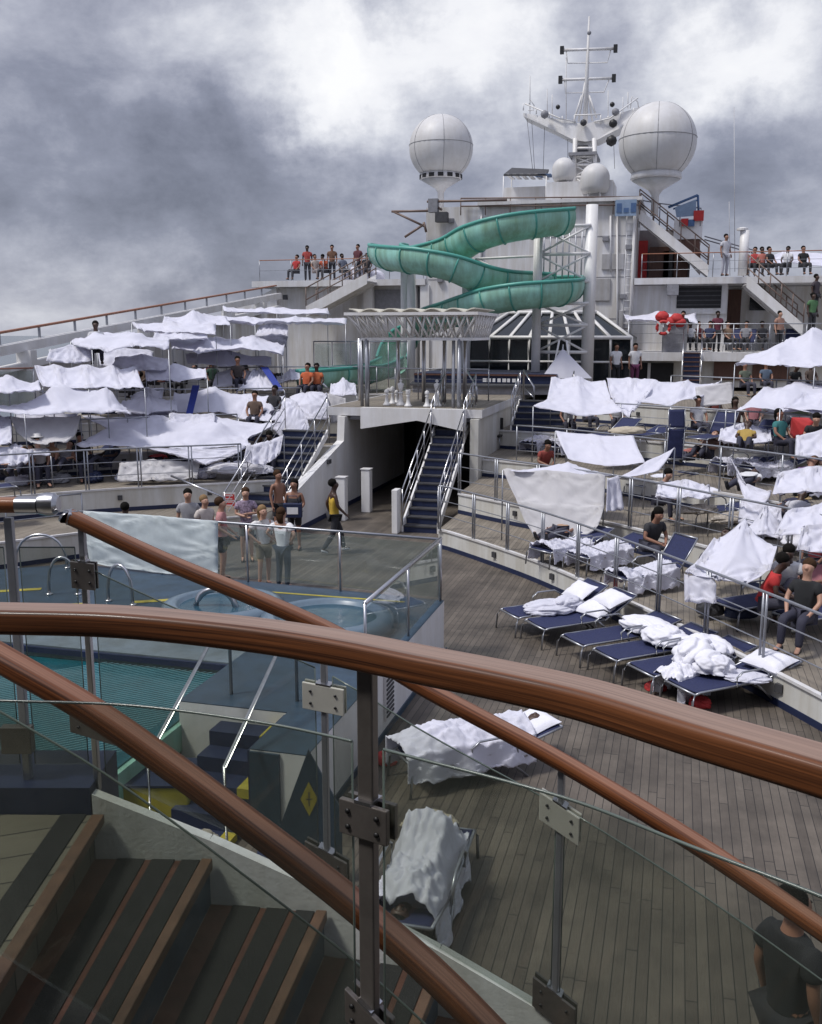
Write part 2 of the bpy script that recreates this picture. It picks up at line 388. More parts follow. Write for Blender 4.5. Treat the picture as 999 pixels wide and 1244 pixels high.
sky = nt.nodes.new('ShaderNodeTexSky'); sky.sky_type = 'NISHITA'; sky.sun_disc = False; sky.sun_elevation = SUN_EL; sky.sun_rotation = SUN_AZ
tc = nt.nodes.new('ShaderNodeTexCoord')
nw = nt.nodes.new('ShaderNodeTexNoise'); nw.inputs['Scale'].default_value = 6.5; nw.inputs['Detail'].default_value = 10; nw.inputs['Roughness'].default_value = .62
lk(nt, tc.outputs['Generated'], nw.inputs['Vector'])
vs_ = nt.nodes.new('ShaderNodeVectorMath'); vs_.operation = 'SUBTRACT'; lk(nt, nw.outputs['Color'], vs_.inputs[0]); vs_.inputs[1].default_value = (.5, .5, .5)
vm = nt.nodes.new('ShaderNodeVectorMath'); vm.operation = 'SCALE'; lk(nt, vs_.outputs[0], vm.inputs[0]); vm.inputs['Scale'].default_value = .22
va = nt.nodes.new('ShaderNodeVectorMath'); va.operation = 'ADD'; lk(nt, tc.outputs['Generated'], va.inputs[0]); lk(nt, vm.outputs[0], va.inputs[1])
vn = nt.nodes.new('ShaderNodeVectorMath'); vn.operation = 'NORMALIZE'; lk(nt, va.outputs[0], vn.inputs[0])
# cloud masses: direction, angular size (px in a 1180 px focal frame), brightness
CL = [(215, 60, 60, .30), (400, 95, 70, .62), (520, 55, 80, .50), (610, 50, 60, .30), (330, 20, 60, .3), (70, 20, 120, .16), (60, 95, 60, .1),
      (905, 70, 75, .50), (820, 110, 60, .34), (985, 60, 70, .34), (690, 25, 70, -.02), (585, 205, 60, .03), (900, 300, 60, .12), (985, 290, 60, .14), (930, 190, 90, -.20), (620, 130, 60, -.06), (960, 250, 60, -.04), (780, 30, 60, .10),
      (110, 200, 110, -.24), (320, 225, 120, -.17), (120, 300, 130, -.14), (30, 150, 60, .06), (250, 120, 50, -.04), (455, 150, 60, .10), (420, 60, 30, .2), (370, 120, 30, .12), (950, 215, 80, -.02), (720, 130, 60, .06), (60, 380, 110, .34), (230, 350, 90, .24), (400, 300, 60, .08),
      (480, 235, 80, .02), (700, 70, 50, -.02)]
tot = None
for (px, py, s_, a_) in CL:
    d = ray(px, py).normalized(); sg = s_ / FPX
    dp = nt.nodes.new('ShaderNodeVectorMath'); dp.operation = 'DOT_PRODUCT'; lk(nt, vn.outputs[0], dp.inputs[0]); dp.inputs[1].default_value = d
    e = mathn(nt, 'EXPONENT', mathn(nt, 'DIVIDE', mathn(nt, 'SUBTRACT', dp.outputs['Value'], 1.0), sg * sg * .75))
    t_ = mathn(nt, 'MULTIPLY', e, a_ * .74)
    tot = t_ if tot is None else mathn(nt, 'ADD', tot, t_)
n2 = nt.nodes.new('ShaderNodeTexNoise'); n2.inputs['Scale'].default_value = 8.5; n2.inputs['Detail'].default_value = 12; n2.inputs['Roughness'].default_value = .63; n2.inputs['Distortion'].default_value = .15
mpw = nt.nodes.new('ShaderNodeMapping'); mpw.inputs['Scale'].default_value = (1, 1, 1.7); lk(nt, tc.outputs['Generated'], mpw.inputs[0]); lk(nt, mpw.outputs[0], n2.inputs['Vector'])
val = mathn(nt, 'ADD', mathn(nt, 'ADD', tot, .33), mathn(nt, 'MULTIPLY', mathn(nt, 'SUBTRACT', n2.outputs['Fac'], .5), .74))
rw = nt.nodes.new('ShaderNodeValToRGB'); cr = rw.color_ramp
cr.elements[0].position = .08; cr.elements[0].color = (.145, .155, .205, 1)
cr.elements[1].position = 1.0; cr.elements[1].color = (.96, .96, .97, 1)
for p_, c_ in ((.30, (.255, .27, .345)), (.45, (.40, .415, .495)), (.62, (.62, .635, .70)), (.80, (.86, .865, .90))):
    el = cr.elements.new(p_); el.color = (*c_, 1)
lk(nt, val, rw.inputs[0])
sp = nt.nodes.new('ShaderNodeSeparateXYZ'); lk(nt, tc.outputs['Generated'], sp.inputs[0])
zen = nt.nodes.new('ShaderNodeMapRange'); zen.interpolation_type = 'SMOOTHSTEP'; zen.inputs['From Min'].default_value = .38; zen.inputs['From Max'].default_value = .8; zen.inputs['To Min'].default_value = 1; zen.inputs['To Max'].default_value = 1.8
lk(nt, sp.outputs[2], zen.inputs[0])
bk = nt.nodes.new('ShaderNodeMapRange'); bk.interpolation_type = 'SMOOTHSTEP'; bk.inputs['From Min'].default_value = .3; bk.inputs['From Max'].default_value = -.5; bk.inputs['To Min'].default_value = 1; bk.inputs['To Max'].default_value = 1.5
lk(nt, sp.outputs[1], bk.inputs[0])
zb_ = mathn(nt, 'MULTIPLY', zen.outputs[0], bk.outputs[0])
cm = nt.nodes.new('ShaderNodeVectorMath'); cm.operation = 'SCALE'; lk(nt, rw.outputs[0], cm.inputs[0]); lk(nt, zb_, cm.inputs['Scale'])
c10 = nt.nodes.new('ShaderNodeVectorMath'); c10.operation = 'SCALE'; lk(nt, cm.outputs[0], c10.inputs[0]); c10.inputs['Scale'].default_value = 10.0
mxs = nt.nodes.new('ShaderNodeMix'); mxs.data_type = 'RGBA'; mxs.inputs[0].default_value = .93
lk(nt, sky.outputs[0], mxs.inputs[6]); lk(nt, c10.outputs[0], mxs.inputs[7])
lk(nt, mxs.outputs[2], bg.inputs[0]); bg.inputs[1].default_value = .1

# ------------------------------------------------------------------ decks and terraces (setting)
struct(MB().grid(lambda u, v: ((u - .5) * 16000, (v - .5) * 16000, -18), 8, 8).build('sea', SEA, origin=False))
d = MB().box((-21, -9, -1.2), (21, 75, 0)).build('main_deck', WALLW, origin=False); struct(d)
MB().grid(lambda u, v: (-21 + 42 * u, -9 + 84 * v, .004), 1, 1).build('planking', DECK, d)
T1 = [(-5.35, 22.2), (-4.9, 21.9), (-2.64, 19.6), (-.6, 16.9), (1.0, 14.55), (2.1, 12.8), (4.6, 8.6), (7.0, 4.0)]
T2 = [(-5.35, 24.4), (-3.9, 23.3), (-1.2, 21.35), (1.2, 18.9), (2.8, 17.1), (6.5, 12.6), (10, 7)]
T3 = [(-5.35, 27.6), (-2.8, 26.4), (.6, 23.6), (3.0, 21.3), (7, 16.9), (12, 10)]
T4 = [(-5.35, 30.4), (-3, 29.6), (.5, 27.6), (3.7, 25.5), (8, 21.8), (13, 15)]
T5 = [(-5.35, 34.6), (-2.5, 33.8), (1, 31.6), (4.4, 29.3), (9, 25.8), (14, 20)]
ZR = [.47, 1.0, 1.5, 2.08, 2.75]; ZL = [.6, 1.2, 1.75, 2.35, 2.9]
def smoothed(pl): return [Vector((p.x, p.y, 0)) for p in spline([(x, y, 0) for x, y in pl], 6)]
def mir(pl): return [(-15.3 - x, y) for x, y in pl]
EDGE_R = [smoothed(t) for t in (T1, T2, T3, T4, T5)]; EDGE_L = [smoothed(mir(t)) for t in (T1, T2, T3, T4, T5)]
def terrace(edge, z, side, i):
    far = 20.5 if side > 0 else -20.5; inner = edge[0].x
    e = [p for p in edge if abs(p.x) < 20]
    poly = [(p.x, p.y) for p in e] + [(far, e[-1].y), (far, 62), (inner, 62)]
    o = struct(MB().prism(poly, -.2, z - .02).build('terrace', RISER, origin=False))
    MB().prism(poly, z - .018, z).build('planking', DECK2, o)
    pts = [Vector((p.x, p.y, 0)) for p in e]
    zb = 0 if i == 0 else (ZR if side > 0 else ZL)[i - 1]
    out = .006 * (1 if side < 0 else 1)
    sec = [(-.006, 0), (.012, 0), (.012, .1), (-.006, .1)] if side > 0 else [(-.012, 0), (.006, 0), (.006, .1), (-.012, .1)]
    MB().sweep([Vector((p.x, p.y, zb + .004)) for p in pts], sec).build('skirting', NAVYP, o)
    MB().sweep([Vector((p.x, p.y, z)) for p in pts], [(-.05, -.03), (.03, -.03), (.03, .012), (-.05, .012)] if side > 0 else [(-.03, -.03), (.05, -.03), (.05, .012), (-.03, .012)]).build('edge_trim', WALLW, o)
    # small vents and lamps let into the riser
    for p in resample(e, 2.2)[1:-1]:
        n_ = Vector((-.6, -.75, 0)) if side > 0 else Vector((.6, -.75, 0))
        MB().obox((p.x + n_.x * .02, p.y + n_.y * .02, zb + (z - zb) * .6), Vector((.75, -.6 * side, 0)) * .06, n_ * .03, (0, 0, .06)).build('step_light', DGREY, o)
    return o
for i in range(5):
    terrace(EDGE_R[i], ZR[i], 1, i); terrace(EDGE_L[i], ZL[i], -1, i)

# unseen deckhouse added behind the viewer, its overhead deck placed to shade the stair
t = thing('added_deckhouse', 'added white deckhouse and overhead shade deck, unseen behind the viewer', 'deckhouse', (-7, -9, 0))
MB().box((-21, -9.0, 0), (21, -6.0, 15)).build('wall', WALLW, t)  # wall of the added deckhouse, unseen behind the viewer
MB().box((-13, -5.99, 6.35), (9, .4, 6.6)).build('shade_deck', WALLW, t)
for x in (-12.5, 8.6): MB().lathe([(.14, 0), (.14, 6.35)], (x, .1, 0), 12).build('column', WHITE, t, True)
mb = MB()
for k in range(6): mb.box((-12 + k * 3.2, -6.02, 3.9), (-10 + k * 3.2, -5.99, 5.6))
mb.build('added_windows', DGLASS, t)
# ------------------------------------------------------------------ railings
def railing(label, pts, h=1.05, rails=2, step=1.5, m=RAILG, top=None, glass=False, group=None, r=.022, double=False, pr=.02):
    pts = [Vector(p) for p in pts]; base = pts[len(pts) // 2]
    t = thing('glass_balustrade' if glass else 'railing', label, 'railing', base, group)
    MB().tube([p + Vector((0, 0, h)) for p in pts], r, 8).build('top_rail', top or m, t, True)
    for k in range(rails):
        MB().tube([p + Vector((0, 0, h * (k + 1) / (rails + 1))) for p in pts], .010, 6).build('rail', m, t, True)
    ps = resample(pts, step)
    for i, p in enumerate(ps):
        mb = MB().tube([p, p + Vector((0, 0, h))], pr, 6)
        if double:
            q = ps[min(i + 1, len(ps) - 1)] - ps[max(i - 1, 0)]; q.z = 0; q.normalize()
            mb.tube([p + q * .075, p + q * .075 + Vector((0, 0, h))], pr, 6)
        mb.build('post', m, t, True)
    if glass:
        for i in range(len(ps) - 1):
            a, b = ps[i], ps[i + 1]; u = (b - a).normalized() * .04
            n_ = Vector((-(b - a).y, (b - a).x, 0)).normalized() * .006
            a2, b2 = a + u, b - u
            MB().slab([a2 + Vector((0, 0, .08)), b2 + Vector((0, 0, .08)), b2 + Vector((0, 0, h - .07)), a2 + Vector((0, 0, h - .07))], n_).build('glass_pane', FGLASS, t)
    return t
def at_z(edge, z, off=.0): return [Vector((p.x, p.y, z)) for p in edge]
def clip(edge, x0, x1): return [p for p in edge if x0 <= p.x <= x1]
railing('grey double-post railing along the lowest right terrace above the loungers on the planked deck', at_z(clip(EDGE_R[0], -5.4, 6), .47), 1.06, 2, 1.35, double=True)
railing('grey railing along the second right terrace, behind the hung bedsheet', at_z(clip(EDGE_R[1], -5.4, 7), 1.0), 1.06, 2, 1.4, double=True)
railing('grey railing along the third right terrace, below the blue lounger stood on end', at_z(clip(EDGE_R[2], -4.4, 8), 1.5), 1.05, 2, 1.6)
railing('grey railing along the fourth right terrace, under the swooping tents', at_z(clip(EDGE_R[3], -3.2, 9), 2.08), 1.02, 2, 1.7)
railing('grey railing along the top right terrace, in front of the wood-panelled bar', at_z(clip(EDGE_R[4], -.5, 10), 2.75), 1.02, 1, 1.7)
railing('grey railing along the curved white front wall of the left terrace, people seated behind it', at_z(clip(EDGE_L[1], -19, -11.0), 1.2), 1.02, 2, 1.25, double=True)
railing('low grey railing along the lowest left terrace, behind the sheet hung on the pool glass', at_z(clip(EDGE_L[0], -18, -13), .6), .9, 1, 1.8)
railing('grey railing on the middle left terrace, half hidden by the row of tents', at_z(clip(EDGE_L[2], -20, -12.0), 1.75), 1.0, 2, 1.7)
railing('grey railing on the fourth left terrace, in front of the dark blue chairs', at_z(clip(EDGE_L[3], -20, -11.8), 2.35), 1.0, 1, 1.7)
railing('grey railing on the top left terrace, under the highest row of bedsheets', at_z(clip(EDGE_L[4], -20, -10.6), 2.9), 1.0, 1, 1.8)

# ------------------------------------------------------------------ tunnel, bridge deck and stairs in the middle
t = thing('bridge_deck', 'white bridge deck over the dark passage, chess pieces standing on it', 'bridge', (-7.4, 27, 0))
mb = MB()      # facia with a shallow gabled soffit
x0, x1 = -8.85, -5.75
mb.slab([(x0, 26.95, 2.98), (x1, 26.95, 2.98), (x1, 26.95, 2.36), (-7.15, 26.95, 2.64), (x0, 26.95, 2.36)], (0, .25, 0)); mb.build('facia', WHITE, t)
MB().box((-10.0, 27.2, 2.72), (-5.3, 46, 2.96)).build('deck_slab', WALLW, t)
MB().box((-9.9, 27.25, 2.962), (-5.32, 45.9, 2.972)).build('planking', DECK2, t)
MB().box((-5.6, 27.0, 0), (-5.36, 46, 2.7)).build('side_wall', RISER, t)
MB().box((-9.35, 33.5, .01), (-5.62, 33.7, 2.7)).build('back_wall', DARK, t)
mb = MB()
for k in range(4): mb.box((-8.9 + k * .8, 33.4, .3), (-8.5 + k * .8, 33.49, 2.2))
mb.build('doors', DGREY, t)
for k in range(3): MB().box((-9.3, 27.3 + k * 2, 2.60), (-5.62, 27.45 + k * 2, 2.715)).build('beam', MGREY, t)
t = thing('passage_wall', 'white wall sloping up on the left side of the dark passage', 'wall', (-9.5, 26, 0))
MB().slab([(-9.35, 22.6, 0), (-9.35, 33.6, 0), (-9.35, 33.6, 2.7), (-9.35, 27.0, 2.7), (-9.35, 26.9, 2.0), (-9.35, 22.6, .95)], (-.22, 0, 0)).build('wall', WHITE, t)
MB().box((-9.345, 22.62, .01), (-9.33, 33.4, .14)).build('skirting', NAVYP, t)
MB().box((-9.34, 25.4, 1.5), (-9.28, 25.62, 1.62)).build('wall_light', DGREY, t)
for (px, py, hh, lab) in ((446, 622, 1.25, 'white square bollard standing inside the passage mouth'), (416, 632, 1.2, 'white square bollard beside the man in the yellow top')):
    p = PZ(px, py, 0)
    o = MB().box((p.x - .13, p.y - .13, .006), (p.x + .13, p.y + .13, hh)).build('bollard', WHITE, bevel=.015); tag(o, lab, 'bollard', 'white bollards by the passage')
    MB().box((p.x - .15, p.y - .15, hh + .001), (p.x + .15, p.y + .15, hh + .03)).build('cap', WALLW, o, bevel=.008)
def stair(label, x0, x1, ya, za, yb, zb, tm=DGREY, sm=WHITE, rail=True, n=None, walls=True):
    n = n or round((zb - za) / .18); t = thing('staircase', label, 'staircase', ((x0 + x1) / 2, ya, za))
    dy, dz = (yb - ya) / n, (zb - za) / n
    mb = MB(); ms = MB()
    for k in range(n):
        mb.box((x0 + .05, ya + dy * k, za + dz * (k + 1) - .035), (x1 - .05, ya + dy * (k + 1) - .002, za + dz * (k + 1)))
        ms.box((x0 + .06, ya + dy * k + .02, za + dz * k), (x1 - .06, ya + dy * k + .035, za + dz * (k + 1) - .037))
    mb.build('treads', tm, t); ms.build('risers', NAVYP, t)
    for x in (x0, x1 - .05):
        MB().slab([(x, ya, za), (x, yb, zb - dz), (x, yb, zb + .02), (x, ya, za + dz + .08)], (.048, 0, 0)).build('stringer', sm, t)
        if rail:
            mb = MB(); xm = x + .025
            for hgt in (.95, .62, .32):
                mb.tube([(xm, ya, za + dz + hgt), (xm, yb, zb + hgt)], .02 if hgt > .9 else .012, 6)
            for k in range(5):
                q = k / 4; mb.tube([(xm, ya + (yb - ya) * q, za + dz + (zb - za - dz) * q), (xm, ya + (yb - ya) * q, za + dz + (zb - za - dz) * q + .95)], .016, 6)
            mb.build('handrail', STEEL, t, True)
    return t
stair('dark staircase with white stringers rising right of the passage to the bridge deck', -6.75, -5.75, 23.9, 0, 26.9, 2.0)
stair('short upper flight of dark steps beside the right-hand pavilion post', -6.75, -5.75, 26.95, 2.0, 28.6, 2.96)
o = MB().box((-6.93, 23.6, .006), (-6.78, 23.95, 1.15)).build('newel_post', WHITE, bevel=.01); tag(o, 'white square post at the foot of the dark passage staircase', 'post')
stair('left staircase with zigzag chrome handrails beside the bulging sheets', -11.0, -9.65, 22.3, 0, 26.4, 2.35)
stair('low blue-black steps with chrome rails behind the tan chair, right of the pavilion', -5.0, -3.2, 30.3, 2.08, 32.0, 2.95)

# ------------------------------------------------------------------ raised pool platform
XP = -3.42
t = thing('pool_platform', 'raised white pool platform with blue top beside the planked deck', 'pool', (-8, 10, 0))
PZT = .9
FR0 = PZ(532, 655, 1.92); FR1 = PZ(96, 621, 1.92); FR0.z = FR1.z = PZT
FR0.x = XP - .05
poly = [(XP, 8.6), (XP, FR0.y + .08), (FR1.x - .2, FR1.y + .08), (-14.8, 12.2), (-5.4, 12.2), (-5.4, 9.6), (-4.05, 9.6), (-4.05, 8.6)]
MB().prism(poly, .0, PZT).build('wall', WHITE, t)
MB().prism([(p[0], p[1]) for p in poly], PZT + .003, PZT + .012).build('deck_surface', BLUEP, t)
MB().box((XP + .002, 8.62, .004), (XP + .02, 14.74, .09)).build('skirting', BLUEP, t)
MB().box((-4.046, 8.57, .002), (-3.72, 8.598, PZT - .01)).build('cladding', BLUEP, t); MB().box((-4.08, 8.6, .002), (-4.052, 9.58, PZT - .01)).build('cladding', NAVYP, t)
mb = MB().box((XP + .004, 11.25, .22), (XP + .03, 11.62, .80)); mb.build('vent_frame', WALLW, t)
mb = MB()
for k in range(9): mb.box((XP + .032, 11.28, .25 + k * .06), (XP + .045, 11.59, .275 + k * .06))
mb.build('vent_louvre', DGREY, t)
MB().box((-13.5, 5.0, .3), (-5.38, 12.18, .62)).build('pool_basin', TURQ, t)
MB().box((-13.4, 5.1, .622), (-5.45, 11.2, .640)).build('water', POOLW, t)
mb = MB().box((-13.4, 11.25, .63), (-5.4, 11.45, .80)).box((-13.4, 11.5, .63), (-5.4, 12.17, .72)); mb.build('pool_kerb', mat('pool_kerb_blue', (.16, .20, .24), .5, var=.15, dirt=.2), t)
MB().box((-13.4, 11.20, .70), (-5.45, 11.245, .78)).build('kerb_tile', NAVYP, t)
for k in range(7):      # yellow warning marks painted on the blue surface
    x = -11.6 + k * 1.25
    MB().obox((x, 12.75 + (k % 2) * .6, PZT + .016), Vector((.30, .16, 0)), Vector((-.03, .06, 0)), (0, 0, .003)).build('warning_stripe', YELL, t)
MB().box((-6.6, 14.3, PZT + .0125), (-4.0, 14.36, PZT + .018)).build('warning_stripe', YELL, t)
# the net stretched over the pool
mb = MB()
for k in range(150):      # knotted diagonally
    c_ = -13.2 + k * .092
    for s_ in (1, -1):
        xa, xb = c_, c_ + s_ * 5.9; ya, yb = 5.2, 11.1
        if xb > -5.55: yb -= (xb + 5.55); xb = -5.55
        if xb < -13.2: yb -= (-13.2 - xb); xb = -13.2
        if xa <= -5.55 and yb > ya: mb.tube([(xa, ya, .70 + .001 * s_), (xb, yb, .70 + .001 * s_)], .005, 3)
o = mb.build('pool_net', mat('net_cord', (.11, .24, .27), .8)); tag(o, 'pale cord safety net stretched over the turquoise pool', 'net')
# hot tubs
for (px, py, r, lab) in ((272, 736, .75, 'round hot tub with a chrome grab hoop below the hanging sheet'), (398, 752, .8, 'round pale-blue hot tub near the glass corner')):
    c = PZ(px, py, 1.05)
    t2 = thing('hot_tub', lab, 'hot tub', (c.x, c.y, PZT), 'hot tubs on the pool platform')
    MB().lathe([(r + .18, .014), (r + .16, .20), (r, .25), (r - .06, .22), (r - .15, .06), (.05, .05)], (c.x, c.y, PZT), 28).build('tub', mat('tub_shell', (.11, .16, .21), .3, coat=.4), t2, True)
    MB().lathe([(r - .09, .17), (.02, .175)], (c.x, c.y, PZT), 28).build('water', water_mat('tub_water', (.02, .06, .09), True) if 'tub_water' not in MATS else MATS['tub_water'], t2)
def hoop(label, a, b, hgt, z, r=.028):
    a, b = Vector(a), Vector(b); pts = []
    for k in range(13):
        q = pi * k / 12; pts.append(a.lerp(b, (1 - cos(q)) / 2) + Vector((0, 0, hgt * sin(q) ** .7)))
    t2 = thing('grab_rail', label, 'grab rail', (a + b) / 2)
    MB().tube(pts, r, 8).build('hoop', STEEL, t2, True)
    for p in (a, b): MB().lathe([(.06, .0), (.06, .015), (.03, .03)], p, 12).build('flange', STEEL, t2, True)
for (xa, ya, xb, yb, lab, r) in ((238, 748, 288, 750, 'thick chrome arch beside the hot tub under the hanging sheet', .05), (60, 722, 95, 722, 'chrome grab hoop at the pool edge, by the dark glass clamp', .025),
                              (20, 690, 82, 690, 'chrome grab hoop farthest left beside the white wall', .025), (132, 730, 162, 735, 'slanted chrome grab rail in front of the hanging sheet', .025)):
    hoop(lab, PZ(xa, ya, PZT + .012), PZ(xb, yb, PZT + .012), .62 if r < .04 else .42, 0, r)
railing('glass balustrade with grey top rail along the far side of the pool platform', [FR0, FR0.lerp(FR1, .35), FR0.lerp(FR1, .7), FR1], 1.02, 0, 1.65, STEEL, RAILG, True)
railing('glass balustrade with bright steel rail along the right of the pool platform', [(XP - .06, 10.7, PZT), (XP - .06, 14.6, PZT)], 1.02, 0, 1.95, STEEL, STEEL, True, r=.028)
# steps down from the platform
t = thing('pool_steps', 'steep dark blue steps with yellow edges leading up to the pool platform', 'steps', (-4.5, 9.0, 0))
sx0, sx1 = -4.86, -4.12
for k in range(5):
    y0 = 9.58 - .30 * (k + 1); z1 = PZT - .165 * (k + 1)
    MB().box((sx0, y0, .002), (sx1, y0 + .298, z1)).build('step', NAVYP, t)
    MB().box((sx1 - .13, y0 - .004, z1 - .10), (sx1 + .004, y0 + .295, z1 + .006)).build('edge_strip', YELL, t)
for x in (sx0 - .04, sx1 + .05):
    MB().tube([(x, 8.05, .02), (x, 8.05, .95), (x, 9.75, 1.85), (x, 9.95, 1.85), (x, 9.95, PZT)], .021, 8).build('handrail', STEEL, t, True)
p = PZ(376, 985, .75)
t = thing('sign_panel', 'blue wedge-shaped panel with a yellow diamond sticker beside the pool steps', 'panel', (p.x, p.y, 0))
a = LF(1, 0, 0); a.z = 0
w0, w1 = p - a * .42, p + a * .30
MB().slab([Vector((w0.x, w0.y, .006)), Vector((w1.x, w1.y, .006)), Vector((w1.x, w1.y, .75)), Vector((p.x, p.y, 1.35)), Vector((w0.x, w0.y, .2))], FH * .03).build('panel', BLUEP, t)
q = p - FH * .004 + Vector((0, 0, .12))
MB().slab([q + a * -.08, q + Vector((0, 0, -.17)), q + a * .08, q + Vector((0, 0, .17))], FH * -.003).build('sticker', YELL, t)
MB().obox(q - FH * .0045, a * .004, FH * .001, (0, 0, .07)).obox(q - FH * .0046, a * .03, FH * .001, (0, 0, .004)).build('printed_mark', DGREY, t)
for (px, py, s, lab) in ((192, 985, .42, 'yellow-topped dark box step standing beside the pool'), (340, 1060, .2, 'small yellow block on the deck below the stair')):
    p = PZ(px, py, .0)
    t = thing('step_box', lab, 'box', p)
    MB().obox(p + Vector((0, 0, s * .5 + .01)), RT * s, FH * s * .8, (0, 0, s * .5)).build('body', YELL, t, bevel=.02)
    MB().obox(p + Vector((0, 0, s + .025)), RT * s * 1.02, FH * s * .82, (0, 0, .012)).build('top', NAVYP, t)

# ------------------------------------------------------------------ near staircase and handrails
Z0 = 3.4
def steplf(k, r):          # nosing k on a wide helix round (-1.1,-1.2)
    ph = k * .42 / 4.45 - .01; return LF(-1.1 + r * sin(ph), -1.2 + r * cos(ph), 0)
t = thing('curved_staircase', 'dark curved staircase with teak-edged treads going down below the handrails', 'staircase', LF(0, 2.6, 2.0))
rise = .17
for k in range(0, 9):
    z1 = Z0 - rise * (k + 1)
    P = [steplf(k, 4.43), steplf(k, 3.0), steplf(k + 1, 3.0), steplf(k + 1, 4.43)]
    top = [Vector((p.x, p.y, z1)) for p in P]
    tr = MB().slab([p - Vector((0, 0, .04)) for p in top], (0, 0, .04)).build('tread', TREADW, t)
    R_ = [Vector((p.x, p.y, z1 + .001)) for p in (P[0], P[1])]
    MB().slab([R_[0], R_[1], R_[1] + Vector((0, 0, rise - .043)), R_[0] + Vector((0, 0, rise - .043))], (P[0] - P[3]).normalized() * .01).build('riser', BLUEP, t)
    def strip(a, b, h0=.001, h1=.0045):
        A_, B_ = P[0].lerp(P[3], a), P[0].lerp(P[3], b); C_, D_ = P[1].lerp(P[2], b), P[1].lerp(P[2], a)
        return MB().slab([Vector((q.x, q.y, z1 + h0)) for q in (A_, B_, C_, D_)], (0, 0, h1 - h0))
    for (a, b) in ((.20, .44), (.50, .70), (.76, .92)):
        strip(a, b).build('grip_strip', GRIP, tr)
    strip(.935, 1.03, -.03, .012).build('nosing', NOSE, tr, bevel=.004)
# white stringer, stepped below and sloping above
mb = MB()
for k in range(0, 9):
    a, b = steplf(k, 4.44), steplf(k + 1, 4.44)
    zt0, zt1 = Z0 + .075 - rise * k, Z0 + .075 - rise * (k + 1)
    zb = Z0 - rise * (k + 1) - .05
    n_ = Vector((-(b - a).y, (b - a).x, 0)).normalized() * .045
    mb.slab([Vector((a.x, a.y, zb)), Vector((b.x, b.y, zb - .14)), Vector((b.x, b.y, zt1)), Vector((a.x, a.y, zt0))], n_)
mb.build('stringer', STRING, t)
# upper landing
t = thing('stair_landing', 'weathered teak landing with a dark blue kerb at the head of the stair', 'landing', LF(-2.5, 2, Z0 - .2))
a0, a1 = steplf(0, 4.43), steplf(0, 3.0)
MB().prism([(p.x, p.y) for p in (a0, a1, LF(-1.1, -1.2, 0), LF(-5, -1.2, 0), LF(-5, 3.3, 0))], Z0 - .25, Z0).build('floor', LAND, t)
MB().slab([a0 + Vector((0, 0, Z0 - .03)), a1 + Vector((0, 0, Z0 - .03)), a1 + (RT * .045) + Vector((0, 0, Z0 - .03)), a0 + (RT * .045) + Vector((0, 0, Z0 - .03))], (0, 0, .035)).build('nosing', NOSE, t, bevel=.004)
MB().slab([a0 - RT * .11 + Vector((0, 0, Z0 + .001)), a1 - RT * .11 + Vector((0, 0, Z0 + .001)), a1 - RT * .02 + Vector((0, 0, Z0 + .001)), a0 - RT * .02 + Vector((0, 0, Z0 + .001))], (0, 0, .004)).build('grip_strip', GRIP, t)
k0, k1 = LF(-5, 3.24, 0), LF(-1.15, 3.24, 0)
MB().slab([Vector((k0.x, k0.y, Z0 - .6)), Vector((k1.x, k1.y, Z0 - .6)), Vector((k1.x, k1.y, Z0 + .1)), Vector((k0.x, k0.y, Z0 + .1))], FH * .32).build('kerb', NAVYP, t)
c = LF(-1.62, 3.0, Z0 + .006)
MB().obox(c, RT * .11 + FH * .1, RT * -.06 + FH * .09, (0, 0, .006)).build('hatch_cover', BEIGE, t)
# camera-side landing (mostly behind the viewer)
t = thing('viewing_landing', 'teak landing behind the main curved handrail where the viewer stands', 'landing', LF(0, 0, Z0 - .3))
MB().prism([(p.x, p.y) for p in (LF(-1.05, 1.75, 0), LF(-.3, 1.65, 0), LF(.3, 1.28, 0), LF(.8, .85, 0), LF(1.4, 0, 0), LF(1.4, -3, 0), LF(-4.9, -3, 0), LF(-4.9, -1.21, 0), LF(-1.1, -1.21, 0))], Z0 - .25, Z0).build('floor', LAND, t)

SEC = rrect(.088, .058, .022, 5)
def handrail(name, label, pts, sec=SEC, capend=None, ball=None):
    t = thing(name, label, 'handrail', pts[len(pts) // 2])
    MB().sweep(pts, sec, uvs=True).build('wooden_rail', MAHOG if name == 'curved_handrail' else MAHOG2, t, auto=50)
    return t
def lowpts(spec, n=8): return spline([PF(*q) for q in spec], n)
